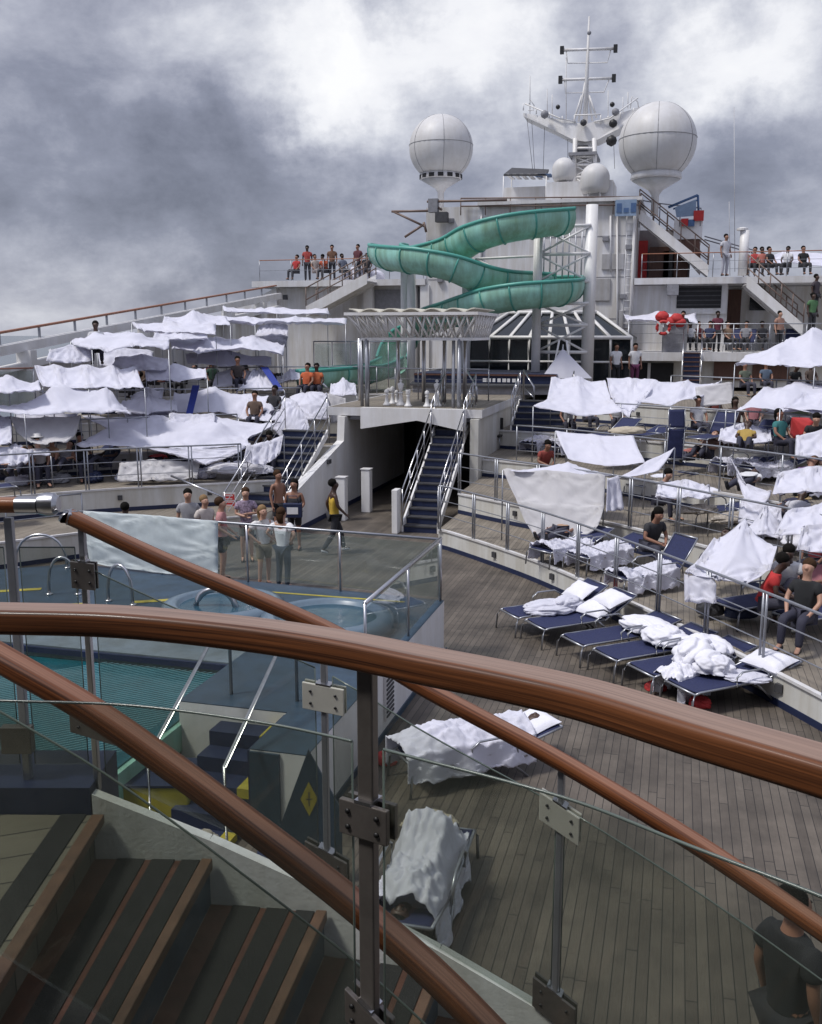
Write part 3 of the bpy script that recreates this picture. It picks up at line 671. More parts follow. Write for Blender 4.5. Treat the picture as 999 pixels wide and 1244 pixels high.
# main level rail: height is constant, so solve by plane
mp_ = [(-330, 742), (-150, 731), (0, 734), (150, 738), (300, 752), (410, 768), (520, 789), (620, 808), (720, 830), (850, 868), (999, 910), (1120, 948), (1250, 992)]
mpts = spline([PZ(x, y, 4.57) for x, y in mp_], 6)
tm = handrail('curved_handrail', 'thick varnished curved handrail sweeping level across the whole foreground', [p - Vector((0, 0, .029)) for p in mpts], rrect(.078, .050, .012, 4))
def nearest(pts, px):      # index of rail point projecting to photo column px
    def col(p):
        v = p - Vector((0, 0, H)); return CX + FPX * v.dot(RT) / v.dot(AX)
    return min(range(len(pts)), key=lambda i: abs(col(pts[i]) - px))
mdense = spline([PZ(x, y, 4.57) for x, y in mp_], 40)
def post_on(t, pts, px, zlen, m, w, d_, clampz, name='post', clampm=DSTEEL, cw=.052, ch=.034):
    i = nearest(pts, px); p = pts[i]; tg = (pts[min(i + 1, len(pts) - 1)] - pts[i - 1]); tg.z = 0; tg.normalize(); n_ = Vector((-tg.y, tg.x, 0))
    MB().obox(p + Vector((0, 0, -.022 - zlen / 2)), tg * w, n_ * d_, (0, 0, zlen / 2)).build(name, m, t, bevel=.003)
    for (cz, sl) in clampz:
        c = p + Vector((0, 0, cz)); ux = (tg + Vector((0, 0, sl))).normalized()
        cl = MB().obox(c - n_ * .014, ux * cw, n_ * .006, Vector((0, 0, ch))).obox(c + n_ * .014, ux * cw, n_ * .006, Vector((0, 0, ch))).build('glass_clamp', clampm, t, bevel=.002)
        MB().obox(c + Vector((0, 0, ch + .003)), ux * cw * .35, n_ * .02, (0, 0, .003)).build('clamp_cap', STEEL, cl)
        sc = MB()
        for sx in (-.6, .6):
            for sz in (-.45, .45):
                sc.tube([c - n_ * .0205 + ux * cw * sx + Vector((0, 0, ch * sz)), c - n_ * .024 + ux * cw * sx + Vector((0, 0, ch * sz))], .005, 8)
        sc.build('screws', BLACK, cl, True)
    return p, tg, n_
def pane(t, top, bot, name='glass_pane', th=.010):
    """upright pane between two polylines of equal length"""
    mb = MB(); k = len(top); o = []
    for i in range(k):
        tg = top[min(i + 1, k - 1)] - top[max(i - 1, 0)]; n_ = Vector((-tg.y, tg.x, 0)).normalized() * th / 2
        o.append((top[i] + n_, top[i] - n_, bot[i] - n_, bot[i] + n_))
    vs = [q for r_ in o for q in r_]; fs = []
    for i in range(k - 1):
        for j in range(4):
            fs.append((i * 4 + j, i * 4 + (j + 1) % 4, (i + 1) * 4 + (j + 1) % 4, (i + 1) * 4 + j))
    fs += [(0, 1, 2, 3), tuple((k - 1) * 4 + j for j in (3, 2, 1, 0))]
    g = mb.add(vs, fs).build(name, GLASS, t)
    MB().tube([p + Vector((0, 0, .002)) for p in top], .0028, 6).build('glass_rim', GEDGE, g, True)
    MB().tube([top[0], bot[0]], .0022, 6).build('glass_rim', GEDGE, g, True)
    MB().tube([top[-1], bot[-1]], .0022, 6).build('glass_rim', GEDGE, g, True)
    return g
pm, tg, nn = post_on(tm, mdense, 445, 1.05, DSTEEL, .0165, .011, [(-.345, 0), (-.76, -.55)])
post_on(tm, mdense, -210, 1.05, DSTEEL, .0165, .011, [(-.345, 0)]); post_on(tm, mdense, 1080, 1.05, DSTEEL, .0165, .011, [(-.345, 0)])
i0, i1, i2, i3 = nearest(mdense, -190), nearest(mdense, 426), nearest(mdense, 465), nearest(mdense, 1060)
for a_, b_ in ((i0, i1), (i2, i3)):
    seg = [mdense[i] for i in range(a_, b_ + 1, 6)] + [mdense[b_]]
    pane(tm, [p + Vector((0, 0, -.205)) for p in seg], [p + Vector((0, 0, -1.12)) for p in seg])
# far stair rail B
bspec = [(84, 628, 3.32), (97, 633, 3.32), (200, 681, 3.3), (393, 763, 3.2), (520, 838, 3.1), (683, 926, 2.95), (850, 1028, 2.75), (999, 1130, 2.55), (1090, 1196, 2.45)]
bpts = lowpts(bspec); bd = lowpts(bspec, 30)
tb = handrail('stair_handrail', 'slim varnished rail with a steel end cap, on the far side of the stair', bpts[4:], rrect(.070, .050, .021, 5))
MB().sweep(bpts[:6], rrect(.073, .053, .022, 5)).build('end_cap', STEEL, tb, auto=40)
STEELP = mat('pale_clamp', (.56, .55, .49), .4, .25, var=.12)
for px, L_, cz, cm_ in ((100, .98, [(-.19, -.1), (-.74, -.3)], DSTEEL), (393, .98, [(-.25, -.12), (-.88, -.45)], STEELP), (683, 1.25, [(-.19, -.5), (-.88, -.55)], STEELP)):
    post_on(tb, bd, px, L_, STEEL if px < 200 else RAILG, .010, .014, cz[:1], clampm=cm_, cw=.042 if px < 200 else .075, ch=.048)
    if len(cz) > 1: post_on(tb, bd, px, .1, RAILG, .0102, .0142, cz[1:], name='collar', cw=.085, ch=.055)
j = [nearest(bd, v) for v in (110, 384, 402, 676, 690, 1060)]
for a_, b_, dz in ((j[0], j[1], -.16), (j[2], j[3], -.16), (j[4], j[5], -.155)):
    seg = [bd[i] for i in range(a_, b_ + 1, 8)] + [bd[b_]]
    pane(tb, [p + Vector((0, 0, dz)) for p in seg], [p + Vector((0, 0, -.93)) for p in seg])
# landing rail C
cpts = [LF(l, 3.32, 4.515) for l in (-5, -3.5, -2.2, -1.36)]
tcn = handrail('landing_handrail', 'short level wooden rail ending in a round steel cap at the left edge', cpts, rrect(.072, .052, .022, 5))
MB().sweep([LF(-1.365, 3.32, 4.515), LF(-1.29, 3.32, 4.515)], rrect(.076, .056, .024, 5)).build('collar', STEEL, tcn, auto=40)
MB().tube([LF(-1.288, 3.32, 4.517), LF(-1.26, 3.32, 4.517), LF(-1.235, 3.32, 4.517), LF(-1.222, 3.32, 4.517)], .04, 16, rs=[.036, .042, .040, .026]).build('end_cap', STEEL, tcn, auto=35)
for l in (-1.40, -2.6, -3.8):
    MB().obox(LF(l, 3.32, 4.49 - .56), RT * .014, FH * .014, (0, 0, .54)).build('post', RAILG, tcn, bevel=.003)
    MB().obox(LF(l, 3.32, Z0 - .0), RT * .05, FH * .04, (0, 0, .012)).build('foot_plate', RAILG, tcn)
pane(tcn, [LF(l, 3.33, 4.36) for l in (-5, -3, -1.43)], [LF(l, 3.33, 3.55) for l in (-5, -3, -1.43)])
pane(tcn, [LF(l, 3.33, 4.36) for l in (-1.375, -1.3, -1.18)], [LF(l, 3.33, 3.55) for l in (-1.375, -1.3, -1.18)])
MB().obox(LF(-1.42, 3.3, 3.66), RT * .055, FH * .02, (0, 0, .05)).build('glass_clamp', DSTEEL, tcn, bevel=.002)
# near stair rail A
aspec = [(-180, 700, 2.3), (-90, 748, 2.22), (0, 799, 2.15), (112, 864, 2.1), (210, 932, 2.06), (300, 999, 2.02), (400, 1075, 1.96), (475, 1137, 1.9), (550, 1206, 1.83), (640, 1300, 1.75)]
apts = lowpts(aspec); ad = lowpts(aspec, 30)
ta = handrail('near_stair_handrail', 'thick varnished rail running down to the right between the dark treads and the white stringer', apts, rrect(.072, .048, .018, 5))
j = [nearest(ad, v) for v in (-120, 600)]
for a_, b_ in ((j[0], j[1]),):
    seg = [ad[i] for i in range(a_, b_ + 1, 8)] + [ad[b_]]
    pane(ta, [p + Vector((0, 0, -.14)) for p in seg], [p + Vector((0, 0, -.8)) for p in seg])
for px in (-140, 620):
    post_on(ta, ad, px, .95, DSTEEL, .010, .012, [(-.72, -.5)], cw=.045, ch=.018)
# ------------------------------------------------------------------ deckhouse (right and centre)
YB = 46.0
t = thing('deckhouse', 'tall pale grey central deckhouse block behind the turquoise slide', 'deckhouse', (-6.5, YB, 2.95))
tl = PY(518, 262, YB); tr_ = PY(775, 243, YB)
xl, xr = tl.x, tr_.x
MB().box((xl, YB, 2.9), (xr, YB + 12, 10.9)).build('wall', FARW, t)
MB().box((xl + 2.5, YB - .25, 10.9), (xr + .2, YB + 12, 11.05)).build('roof', WALLW, t)
for z in (5.75, 7.6, 9.4): MB().box((xl + .1, YB - .015, z), (xr - .1, YB + .01, z + .025)).build('seam', MGREY, t)
for x in (xl + 2.7, xl + 5.4): MB().box((x, YB - .014, 3), (x + .025, YB + .01, 10.8)).build('seam', MGREY, t)
MB().tube([(xr - .12, YB - .1, 2.95), (xr - .12, YB - .1, 10.9)], .05, 8).build('drain_pipe', WALLW, t, True)
mb = MB()
pts = [PY(560, 241, YB - .2), PY(665, 240, YB - .2), PY(778, 239, YB - .2)]
for h in (0, .35): mb.tube([p - Vector((0, 0, h)) for p in pts], .035, 6)
for p in resample(pts, 1.1): mb.tube([p, p - Vector((0, 0, .75))], .025, 6)
mb.build('roof_rail', mat('brown_rail', (.16, .11, .09), .5), t, True)
MB().box((-6.2, YB + .5, 11.05), (-3.2, YB + 3, 11.9)).build('roof_house', WALLW, t)
MB().box((-8.6, YB + 3, 11.05), (-6.6, YB + 6, 12.1)).build('roof_house', WALLW, t)
t = thing('roof_awning', 'flat dark-striped awning on thin legs beside the small radome', 'awning', PY(640, 240, 48))
a, b = PY(612, 214, 48), PY(664, 214, 48)
MB().slab([a, b, PY(667, 208, 50), PY(622, 206, 50)], (0, 0, .09)).build('canopy', DGREY, t)
mb = MB()
for k in range(6): q = a.lerp(b, (k + .5) / 6); mb.obox(q + Vector((0, .9, .1)), (.09, 0, 0), (0, .9, .02), (0, 0, .02))
mb.build('stripes', WHITE, t)
MB().obox(b + Vector((-.2, .6, .11)), (.4, 0, 0), (0, .6, .02), (0, 0, .02)).build('blue_end', BLUEC, t)
for q in (a, b, PY(622, 207, 50)): MB().tube([q, Vector((q.x, q.y, 11))], .03, 6).build('leg', WHITE, t, True)

for (px, pa, pb) in ((585, 262, 330), (742, 262, 330), (750, 262, 450), (530, 290, 335)):
    MB().tube([PY(px, pa, YB - .07), PY(px, pb, YB - .07)], .045, 6).build('pipe', WALLW, t, True)
for (px, py) in ((548, 268), (610, 262), (736, 290), (764, 300), (738, 400), (757, 360), (590, 340), (535, 340)):
    q = PY(px, py, YB - .08); MB().obox(q, (.14, 0, 0), (0, .08, 0), (0, 0, .11)).build('flood_light', MGREY, t, bevel=.02)
for (px, py, w_, h_) in ((745, 318, .5, .35), (732, 352, .35, .5), (760, 388, .3, .4), (540, 300, .4, .3)):
    q = PY(px, py, YB - .04); MB().obox(q, (w_, 0, 0), (0, .04, 0), (0, 0, h_)).build('vent_cover', mat('vent_grey', (.40, .40, .42), .6, var=.1, dirt=.2), t, bevel=.02)
mb = MB(); q0, q1 = PY(767, 262, YB - .12), PY(767, 420, YB - .12)
for s_ in (-.18, .18): mb.tube([q0 + Vector((s_, 0, 0)), Vector((q0.x + s_, q0.y, q1.z))], .025, 5)
for k in range(18):
    z = q0.z + (q1.z - q0.z) * k / 17; mb.tube([(q0.x - .18, q0.y, z), (q0.x + .18, q0.y, z)], .015, 5)
mb.build('wall_ladder', WALLW, t, True)
# right wing, two storeys
t = thing('right_wing', 'white right-hand wing with a dark louvred opening and railed upper deck', 'deckhouse', (3, YB, 2.95))
zu = PY(800, 338, YB).z
xr2 = 9.5
MB().box((xr + .002, YB + .3, 2.9), (PY(885, 360, YB).x, YB + 9, zu - .3)).build('wall', FARW, t)
MB().box((PY(885, 360, YB).x + .002, YB + 2.6, 2.9), (16, YB + 9, zu - .3)).build('wall', FARW, t)
MB().box((xr + .002, YB - .3, zu - .28), (16, YB + 12, zu)).build('deck_edge', WALLW, t)
w0, w1 = PY(823, 349, YB), PY(876, 374, YB)
MB().box((w0.x - .25, YB + .22, w1.z - .25), (w1.x + .25, YB + .31, w0.z + .25)).build('opening_frame', WALLW, t)
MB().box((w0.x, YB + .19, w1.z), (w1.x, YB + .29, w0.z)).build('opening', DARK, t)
mb = MB()
for k in range(5):
    z = w1.z + .12 + k * .2; mb.box((w0.x, YB + .17, z), (w1.x, YB + .188, z + .05))
mb.build('louvre', DGREY, t)
p = PY(893, 378, YB + 2.5); MB().box((p.x - .5, YB + 2.5, 5.0), (p.x + .25, YB + 2.62, 7.1)).build('door', BROWN, t)
p = PY(922, 369, YB + 2.5); MB().box((p.x - .4, YB + 2.5, p.z - .3), (p.x + .4, YB + 2.61, p.z + .3)).build('window', DGLASS, t)
p = PY(818, 345, YB); MB().box((p.x - .25, YB - .35, zu - .75), (p.x + .25, YB + .29, zu - .29)).build('junction_box', MGREY, t)
railing('white railing along the upper right deck edge beside the sloping stair', [(xr + .3, YB - .2, zu), (1.2, YB - .2, zu), (6, YB - .2, zu), (15, YB - .2, zu)], 1.05, 2, 1.5, RAILG, TEAKR)
# recess under the roof stair
t = thing('stair_recess', 'shadowed upper-deck recess with red fittings under the long white roof stair', 'wall', (0, YB + 2, zu))
MB().box((xr, YB + 3.2, zu), (PY(838, 330, YB + 3.3).x, YB + 3.4, zu + 2.4)).build('back_wall', mat('recess_wall', (.24, .22, .22), .6), t)
for (px, w_, h_, m_) in ((779, .5, 1.9, RED), (800, .9, 1.6, BROWN), (812, .5, 1.4, DGREY), (826, .7, 1.7, BROWN)):
    p = PY(px, 333, YB + 2.8); MB().box((p.x - w_ / 2, YB + 2.9, zu + .01), (p.x + w_ / 2, YB + 3.19, zu + h_)).build('locker', m_, t)
def side_stair(name, label, a, b, w, steps=14, m=FARW):
    """inclined stair seen from the side: flight a -> b, width w in y"""
    t = thing(name, label, 'staircase', b); a, b = Vector(a), Vector(b)
    for y in (0, w):
        o = Vector((0, y, 0))
        MB().slab([a + o, b + o, b + o + Vector((0, 0, .5)), a + o + Vector((0, 0, .5))], (0, .06, 0)).build('stringer', WHITE, t)
    mb = MB()
    for k in range(steps):
        q = a.lerp(b, (k + .5) / steps); mb.box((q.x - .16, q.y + .061, q.z + .16), (q.x + .16, q.y + w - .001, q.z + .2))
    mb.build('treads', m, t)
    MB().slab([a + Vector((0, .062, .05)), b + Vector((0, .062, .05)), b + Vector((0, w - .002, .05)), a + Vector((0, w - .002, .05))], (0, 0, .03)).build('soffit', m, t)
    for y in (.03, w + .03):
        mb = MB()
        for h in (.8, 1.35): mb.tube([a + Vector((0, y, h)), b + Vector((0, y, h))], .03, 6)
        for k in range(6):
            q = a.lerp(b, k / 5) + Vector((0, y, .5)); mb.tube([q, q + Vector((0, 0, .85))], .025, 6)
        mb.build('handrail', mat('brown_rail', (.16, .11, .09), .5), t, True)
    return t
a, b = PY(776, 268, YB + .2), PY(860, 336, YB + .2)
side_stair('roof_stair', 'long white stair sloping down right from the roof to the upper right deck', a, b, 1.3)
a, b = PY(907, 349, YB - 1.5), PY(975, 408, YB - 1.5)
side_stair('wing_stair', 'wide stair sloping down right below the upper deck, grey underside showing', a, b, 2.6)
# bridge-wing box
t = thing('lookout_platform', 'white boxed lookout platform with blue tarp rails at the top right', 'platform', PY(830, 290, YB + 1))
a, b = PY(786, 268, YB + 1), PY(853, 290, YB + 1)
MB().box((a.x + 1.2, YB + 1, b.z), (b.x, YB + 5, a.z)).build('bulwark', WHITE, t)
MB().slab([(PY(818, 291, YB + 1).x, YB + 1.05, b.z - .01), (b.x - .1, YB + 1.05, b.z - .01), (PY(856, 318, YB).x - .1, YB + 1.05, b.z - 1.4)], (0, 3.5, 0)).build('bracket', BROWN, t)
mb = MB()
pts = [PY(778, 243, YB + 1), PY(800, 247, YB + 1), PY(852, 253, YB + 1)]
mb.tube(pts, .03, 6)
for p in resample(pts, .9): mb.tube([p, Vector((p.x, p.y, a.z - .3))], .025, 6)
mb.build('rail', RAILG, t, True)
mb = MB().tube([PY(812, 252, YB + 1), PY(848, 237, YB + 1)], .06, 6).tube([PY(848, 237, YB + 1), PY(849, 262, YB + 1)], .05, 6).tube([PY(818, 254, YB + 1), PY(848, 243, YB + 1)], .04, 6)
mb.build('blue_boom', BLUEC, t, True)
MB().slab([PY(820, 252, YB + .95), PY(846, 242, YB + .95), PY(846, 262, YB + .95), PY(822, 264, YB + .95)], (0, .03, 0)).build('blue_tarp', mat('faded_tarp', (.22, .30, .42), .7), t)
for (px, py, m_, s) in ((832, 270, RED, .16), (840, 271, BLUEC, .14), (849, 262, RED, .22)):
    p = PY(px, py, YB + .9); MB().obox(p, (s, 0, 0), (0, .05, 0), (0, 0, s)).build('hung_cloth', m_, t)
t = thing('blue_screen', 'blue patterned screen tied to the roof rail beside the right radome', 'screen', PY(762, 262, YB))
a, b = PY(748, 243, YB - .4), PY(773, 262, YB - .4)
MB().box((a.x, YB - .42, b.z), (b.x, YB - .39, a.z)).build('frame', mat('faded_tarp', (.22, .30, .42), .7), t)
for k in range(3):
    q = a.x + (b.x - a.x) * (k + .2) / 3; MB().box((q, YB - .44, b.z + .15), (q + .22, YB - .421, a.z - .15 - .2 * (k % 2))).build('panel', BLUEC, t)
# white post and stay wires on the upper right deck
p = PY(902, 335, YB + 1); q = PY(902, 280, YB + 1)
t = thing('vent_post', 'thick white post rising from the upper right deck against the sky', 'post', p)
MB().lathe([(.2, 0), (.2, (q - p).z)], p, 14).build('post', WHITE, t, True); MB().lathe([(.25, 0), (.25, .08), (.1, .14)], q, 14).build('cap', WALLW, t)
mb = MB()
for dy in (0, .4): mb.tube([PY(856, 287 + dy * 10, YB + 2), PY(930, 308 + dy * 10, YB + 2)], .03, 5)
o = mb.build('stay_wire', MGREY, None, True); tag(o, 'pair of stay wires slanting from the lookout platform to the far right tents', 'wire')

# middle bar platform
zp = 4.33; YP = 42.0
t = thing('bar_platform', 'raised bar platform crowded with people, dark doors and wood panel beneath', 'platform', (0, YP, 2.95))
x0, x1 = PY(760, 428, YP).x, PY(935, 428, YP).x
MB().box((x0, YP, zp - .35), (12, YP + 5, zp)).build('slab', WALLW, t)
MB().box((x0, YP + .6, 2.9), (12, YP + 5, zp - .36)).build('wall', RISER, t)
d0, d1 = PY(786, 402, YP + .5), PY(818, 456, YP + .5)
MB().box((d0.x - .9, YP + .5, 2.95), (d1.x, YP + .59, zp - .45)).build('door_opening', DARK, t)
MB().box((d0.x + .1, YP + .44, 2.95), (d0.x + .22, YP + .499, zp - .45)).build('door_post', WHITE, t)
for k, (pa, pb) in enumerate(((868, 908), (915, 960))):
    a, b = PY(pa, 437, YP + .5), PY(pb, 437, YP + .5); MB().box((a.x, YP + .5, 3.2), (b.x, YP + .58, 3.95)).build('wood_panel', BROWN, t)
railing('grey railing on the crowded bar platform, life ring hanging at its left end', [(x0 + .1, YP + .05, zp), (4, YP + .05, zp), (11.8, YP + .05, zp)], 1.15, 2, 1.4, RAILG)
stair('narrow stair with white handrails climbing to the crowded bar platform', PY(828, 450, YP - 1).x, PY(852, 450, YP - 1).x, YP - 2, 2.95, YP - .02, zp, tm=BROWN)
p = PY(806, 398, YP - .1)
t = thing('life_ring', 'red life ring hanging on the bar platform railing', 'life ring', p)
pts = [p + Vector((.25 * cos(q), 0, .25 * sin(q))) for q in [2 * pi * k / 24 for k in range(25)]]
MB().tube(pts, .065, 8).build('ring', RED, t, True)
mb = MB()
for k in range(4):
    q = pi / 4 + k * pi / 2; mb.obox(p + Vector((.25 * cos(q), 0, .25 * sin(q))), Vector((-sin(q), 0, cos(q))) * .04, (0, .072, 0), Vector((cos(q), 0, sin(q))) * .072)
mb.build('bands', WHITE, t)
p = PY(821, 385, YP + .3)
t = thing('red_bundle', 'bundle of red cloth heaped on the bar platform above the life ring', 'bundle', (p.x, p.y, zp))
mb = MB()
for k in range(5):
    c = p + Vector((random.uniform(-.6, .6), 0, random.uniform(-.3, .35))); mb.grid(lambda u, v: c + Vector((.27 * sin(pi * v) * cos(2 * pi * u), .2 * sin(pi * v) * sin(2 * pi * u), .2 * cos(pi * v))) * (1 + .25 * noise.noise(Vector((u * 4, v * 4, k)))), 14, 8)
mb.build('cloth', RED, t, True)
MB().obox(Vector((p.x, p.y + .1, (p.z + zp) / 2 - .1)), (.5, 0, 0), (0, .2, 0), (0, 0, (p.z - zp) / 2 - .1)).build('box', MGREY, t)

# ------------------------------------------------------------------ left wing and bulwark
t = thing('left_wing', 'white left-hand wing behind the highest tents, people along its roof rail', 'deckhouse', (-15, YB, 2.95))
z2 = 7.65; xL = PY(335, 342, YB).x
MB().box((xL, YB + .4, 2.9), (xl - .002, YB + 9, z2 - .3)).build('wall', FARW, t)
MB().box((xL - 1.2, YB - .2, z2 - .29), (xl - .01, YB + 9.4, z2)).build('deck_edge', WALLW, t)
MB().slab([(xL - .01, YB + .1, z2 - .3), (xL - 3.4, YB + .1, z2 - 1.8), (xL - 3.4, YB + .1, 3), (xL - .01, YB + .1, 3)], (0, .3, 0)).build('wall', FARW, t)
a, b = PY(455, 352, YB + .3), PY(513, 378, YB + .3)
MB().box((a.x, YB + .33, b.z), (b.x, YB + .395, a.z)).build('grey_screen', MGREY, t)
for px in (447, 500, 516): p = PY(px, 380, YB - .1); MB().box((p.x - .22, YB - .1, 2.95), (p.x + .22, YB + .3, z2 - .3)).build('column', WHITE, t)
a, b = PY(343, 358, YB), PY(349, 364, YB); MB().box((a.x, YB + .05, b.z), (b.x, YB + .099, a.z)).build('porthole', DGREY, t)
railing('brown-topped railing on the left wing roof, behind the people in red', [(xL - .8, YB - .1, z2), (-15, YB - .1, z2), (xl - .1, YB - .1, z2)], 1.0, 1, 1.6, RAILG, TEAKR)
a, b = PY(446, 345, YB - 1.6), PY(372, 385, YB - 1.6)
side_stair('left_wing_stair', 'grey stair climbing right up to the left wing roof, dark underside', a, b, 1.4)
t = thing('folding_boom', 'dark jointed boom sticking out left of the deckhouse roof', 'boom', PY(500, 265, YB - .5))
mb = MB()
for (a_, b_) in (((476, 257), (530, 256)), ((478, 257), (516, 275)), ((516, 272), (492, 288)), ((515, 270), (518, 282)), ((519, 245), (616, 243)), ((521, 245), (537, 255))):
    mb.tube([PY(*a_, YB - .5), PY(*b_, YB - .5)], .06, 6)
mb.build('arms', mat('brown_rail', (.16, .11, .09), .5), t, True)
p = PY(537, 264, YB - .5); MB().obox(p, (.28, 0, 0), (0, .2, 0), (0, 0, .22)).build('winch_box', DGREY, t)
p = PY(527, 250, YB - .5); MB().obox(p, (.22, 0, 0), (0, .2, 0), (0, 0, .3)).build('winch_box', MGREY, t)
# sloping side screen on the left
t = thing('side_screen', 'long white sloping side screen rising to the left wing, teak rail along its top', 'wall', (-19, 30, 3))
XS = -19.0
def side(px, py, dz=0): 
    d = ray(px, py); k = XS / d.x; return Vector((XS, d.y * k, H + d.z * k + dz))
A_, B_ = side(-140, 428), side(335, 347)
def ls(q, dz): v = A_.lerp(B_, q); return Vector((v.x, v.y, v.z + dz))
MB().sweep([ls(0, 0), ls(1, 0)], rrect(.14, .07, .02, 2)).build('top_rail', TEAKR, t)
MB().slab([ls(0, -.35), ls(1, -.35), ls(1, -.62), ls(0, -.62)], (.3, 0, 0)).build('beam', WHITE, t)
MB().slab([ls(0, -.95), ls(1, -.95), ls(1, -1.12), ls(0, -1.12)], (.35, 0, 0)).build('beam', WHITE, t)
bt = ls(0, -1.12); MB().slab([ls(0, -1.12), ls(1, -1.12), Vector((XS, B_.y, 2.9)), Vector((XS, A_.y, 2.9))], (-.1, 0, 0)).build('bulwark', FARW, t)
for k in range(13):
    q = (k + .3) / 13.2; MB().box((XS - .03, ls(q, 0).y - .03, ls(q, -.36).z), (XS + .03, ls(q, 0).y + .03, ls(q, -.03).z)).build('post', RAILG, t)
for k in range(7):
    q = (k + .5) / 7.2; v = ls(q, -.6); MB().slab([(XS, v.y - .15, 2.9), (XS, v.y + .15, 2.9), (XS, v.y + .15, v.z), (XS, v.y - .15, v.z)], (.5, 0, 0)).build('buttress', WHITE, t)
railing('glass wind screen with a brown rail, left of the four hung sheets', [Vector((q.x, q.y, 2.9)) for q in (PF(-90, 430, 25.6), PF(-20, 432, 26.4), PF(40, 436, 27.4))], 1.25, 0, 1.3, RAILG, TEAKR, True)
railing('tall greenish glass wind screens with people behind, left of the pavilion', [(-13.4, 35.2, 2.9), (-12, 35.2, 2.9), (-9.7, 35.2, 2.9)], 1.9, 1, .75, RAILG, RAILG, True)

# ------------------------------------------------------------------ water slide
YS = 38.0
t = thing('water_slide', 'turquoise spiral water slide winding down round white lattice supports', 'water slide', (-8, YS, 2.95))
def trough(name, spec, r, flat=False):
    pts = spline([PY(*q) for q in spec], 10); k = len(pts); mb = MB(); mo = MB(); n = 14
    def ring(i, rr, a0, a1, m):
        tg = (pts[min(i + 1, k - 1)] - pts[max(i - 1, 0)]).normalized(); s_ = tg.cross(Vector((0, 0, 1))).normalized(); u_ = s_.cross(tg).normalized()
        return [pts[i] + s_ * (rr * cos(a0 + (a1 - a0) * j / m)) + u_ * (rr * 1.0 * sin(a0 + (a1 - a0) * j / m)) for j in range(m + 1)]
    a0, a1 = radians(-200), radians(20)
    O = [ring(i, r, a0, a1, n) for i in range(k)]; I = [ring(i, r * .93, a0, a1, n) for i in range(k)]
    vs = []; fs = []
    for i in range(k): vs += O[i] + I[i]
    m2 = 2 * (n + 1)
    for i in range(k - 1):
        for j in range(n):
            fs.append((i * m2 + j, i * m2 + j + 1, (i + 1) * m2 + j + 1, (i + 1) * m2 + j))
            fs.append((i * m2 + n + 1 + j, (i + 1) * m2 + n + 1 + j, (i + 1) * m2 + n + 2 + j, i * m2 + n + 2 + j))
        for j in (0, n):
            fs.append((i * m2 + j, (i + 1) * m2 + j, (i + 1) * m2 + n + 1 + j, i * m2 + n + 1 + j))
    for i in (0, k - 1):
        for j in range(n): fs.append((i * m2 + j, i * m2 + j + 1, i * m2 + n + 2 + j, i * m2 + n + 1 + j))
    o = MB().add(vs, fs).build(name, TURQ, t, auto=40)
    for e in (0, n):
        MB().tube([O[i][e] for i in range(k)], .075, 6).build('lip', TURQI, o, True)
    for i in range(4, k - 2, 9):
        mb2 = MB(); mb2.tube(ring(i, r + .01, a0, a1, n), .035, 5); mb2.build('flange', TURQI, o, True)
    return o
trough('flume', [(685, 263, 37), (656, 266, 36.2), (617, 272, 35.8), (581, 283, 36.0), (559, 296, 36.6), (541, 303, 37.4), (509, 309, 39.6), (486, 307, 40), (470, 304, 38.8), (470, 306, 37), (491, 309, 35.8), (522, 313, 35.4), (551, 320, 35.4), (577, 331, 35.8),
               (604, 338, 36.6), (640, 340, 38.4), (669, 342, 39.4), (688, 344, 38.6), (685, 348, 36.4), (663, 351, 35.6), (631, 354, 35.4), (599, 360, 35.6), (575, 369, 36.2), (554, 376, 37.6), (527, 384, 39.2), (500, 398, 39.6), (484, 420, 39), (477, 440, 38)], .66)
p0, p1 = PY(365, 456, 33), PY(455, 452, 34)
trough('run_out', [(477, 440, 38), (455, 449, 36.4), (420, 452, 34.6), (385, 455, 33.4), (362, 457, 33)], .5)
pc = PY(713, 455, 37.6)
MB().lathe([(.24, 2.95), (.22, 9.75)], (pc.x, 37.6, 0), 16).build('main_column', WHITE, t, True)
for (px, y_, zt) in ((651, 37.2, 9.0), (566, 37.6, 7.6), (492, 38.6, 7.8), (500, 37.6, 7.8)):
    x = PY(px, 430, y_).x; MB().lathe([(.17, 2.95), (.17, zt)], (x, y_, 0), 12).build('column', WHITE, t, True)
mb = MB(); xa, xb = PY(651, 400, 37.4).x, pc.x
for z in (4.4, 5.4, 6.2, 7.0, 8.0, 9.0): mb.tube([(xa, 37.4, z), (xb, 37.4, z)], .07, 6); mb.tube([(xa, 37.4, z), (xa - .3, 39.2, z)], .05, 6); mb.tube([(xb, 37.4, z), (xb - .2, 39.2, z)], .05, 6)
for z0, z1 in ((4.4, 5.4), (5.4, 6.2), (7.0, 8.0), (8.0, 9.0)):
    mb.tube([(xa, 37.4, z0), (xb, 37.4, z1)], .045, 6); mb.tube([(xa, 37.4, z1), (xb, 37.4, z0)], .045, 6)
for x in (xa - .3, xb - .2): mb.tube([(x, 39.2, 2.95), (x, 39.2, 9.3)], .09, 6)
mb.tube([(xa - 2.4, 37.6, 7.9), (xa, 37.4, 6.7)], .06, 6); mb.tube([(xa - 2.4, 37.6, 7.9), (xa, 37.4, 7.95)], .05, 6)
mb.build('lattice', WHITE, t, True)
mb = MB()
for k in range(9): q = xa + (xb - xa) * k / 8; mb.tube([(q, 39.25, 6.6), (q, 39.25, 9.2)], .03, 5)
mb.tube([(xa, 39.25, 9.2), (xb, 39.25, 9.2)], .04, 6); mb.build('guard_rail', RAILG, t, True)

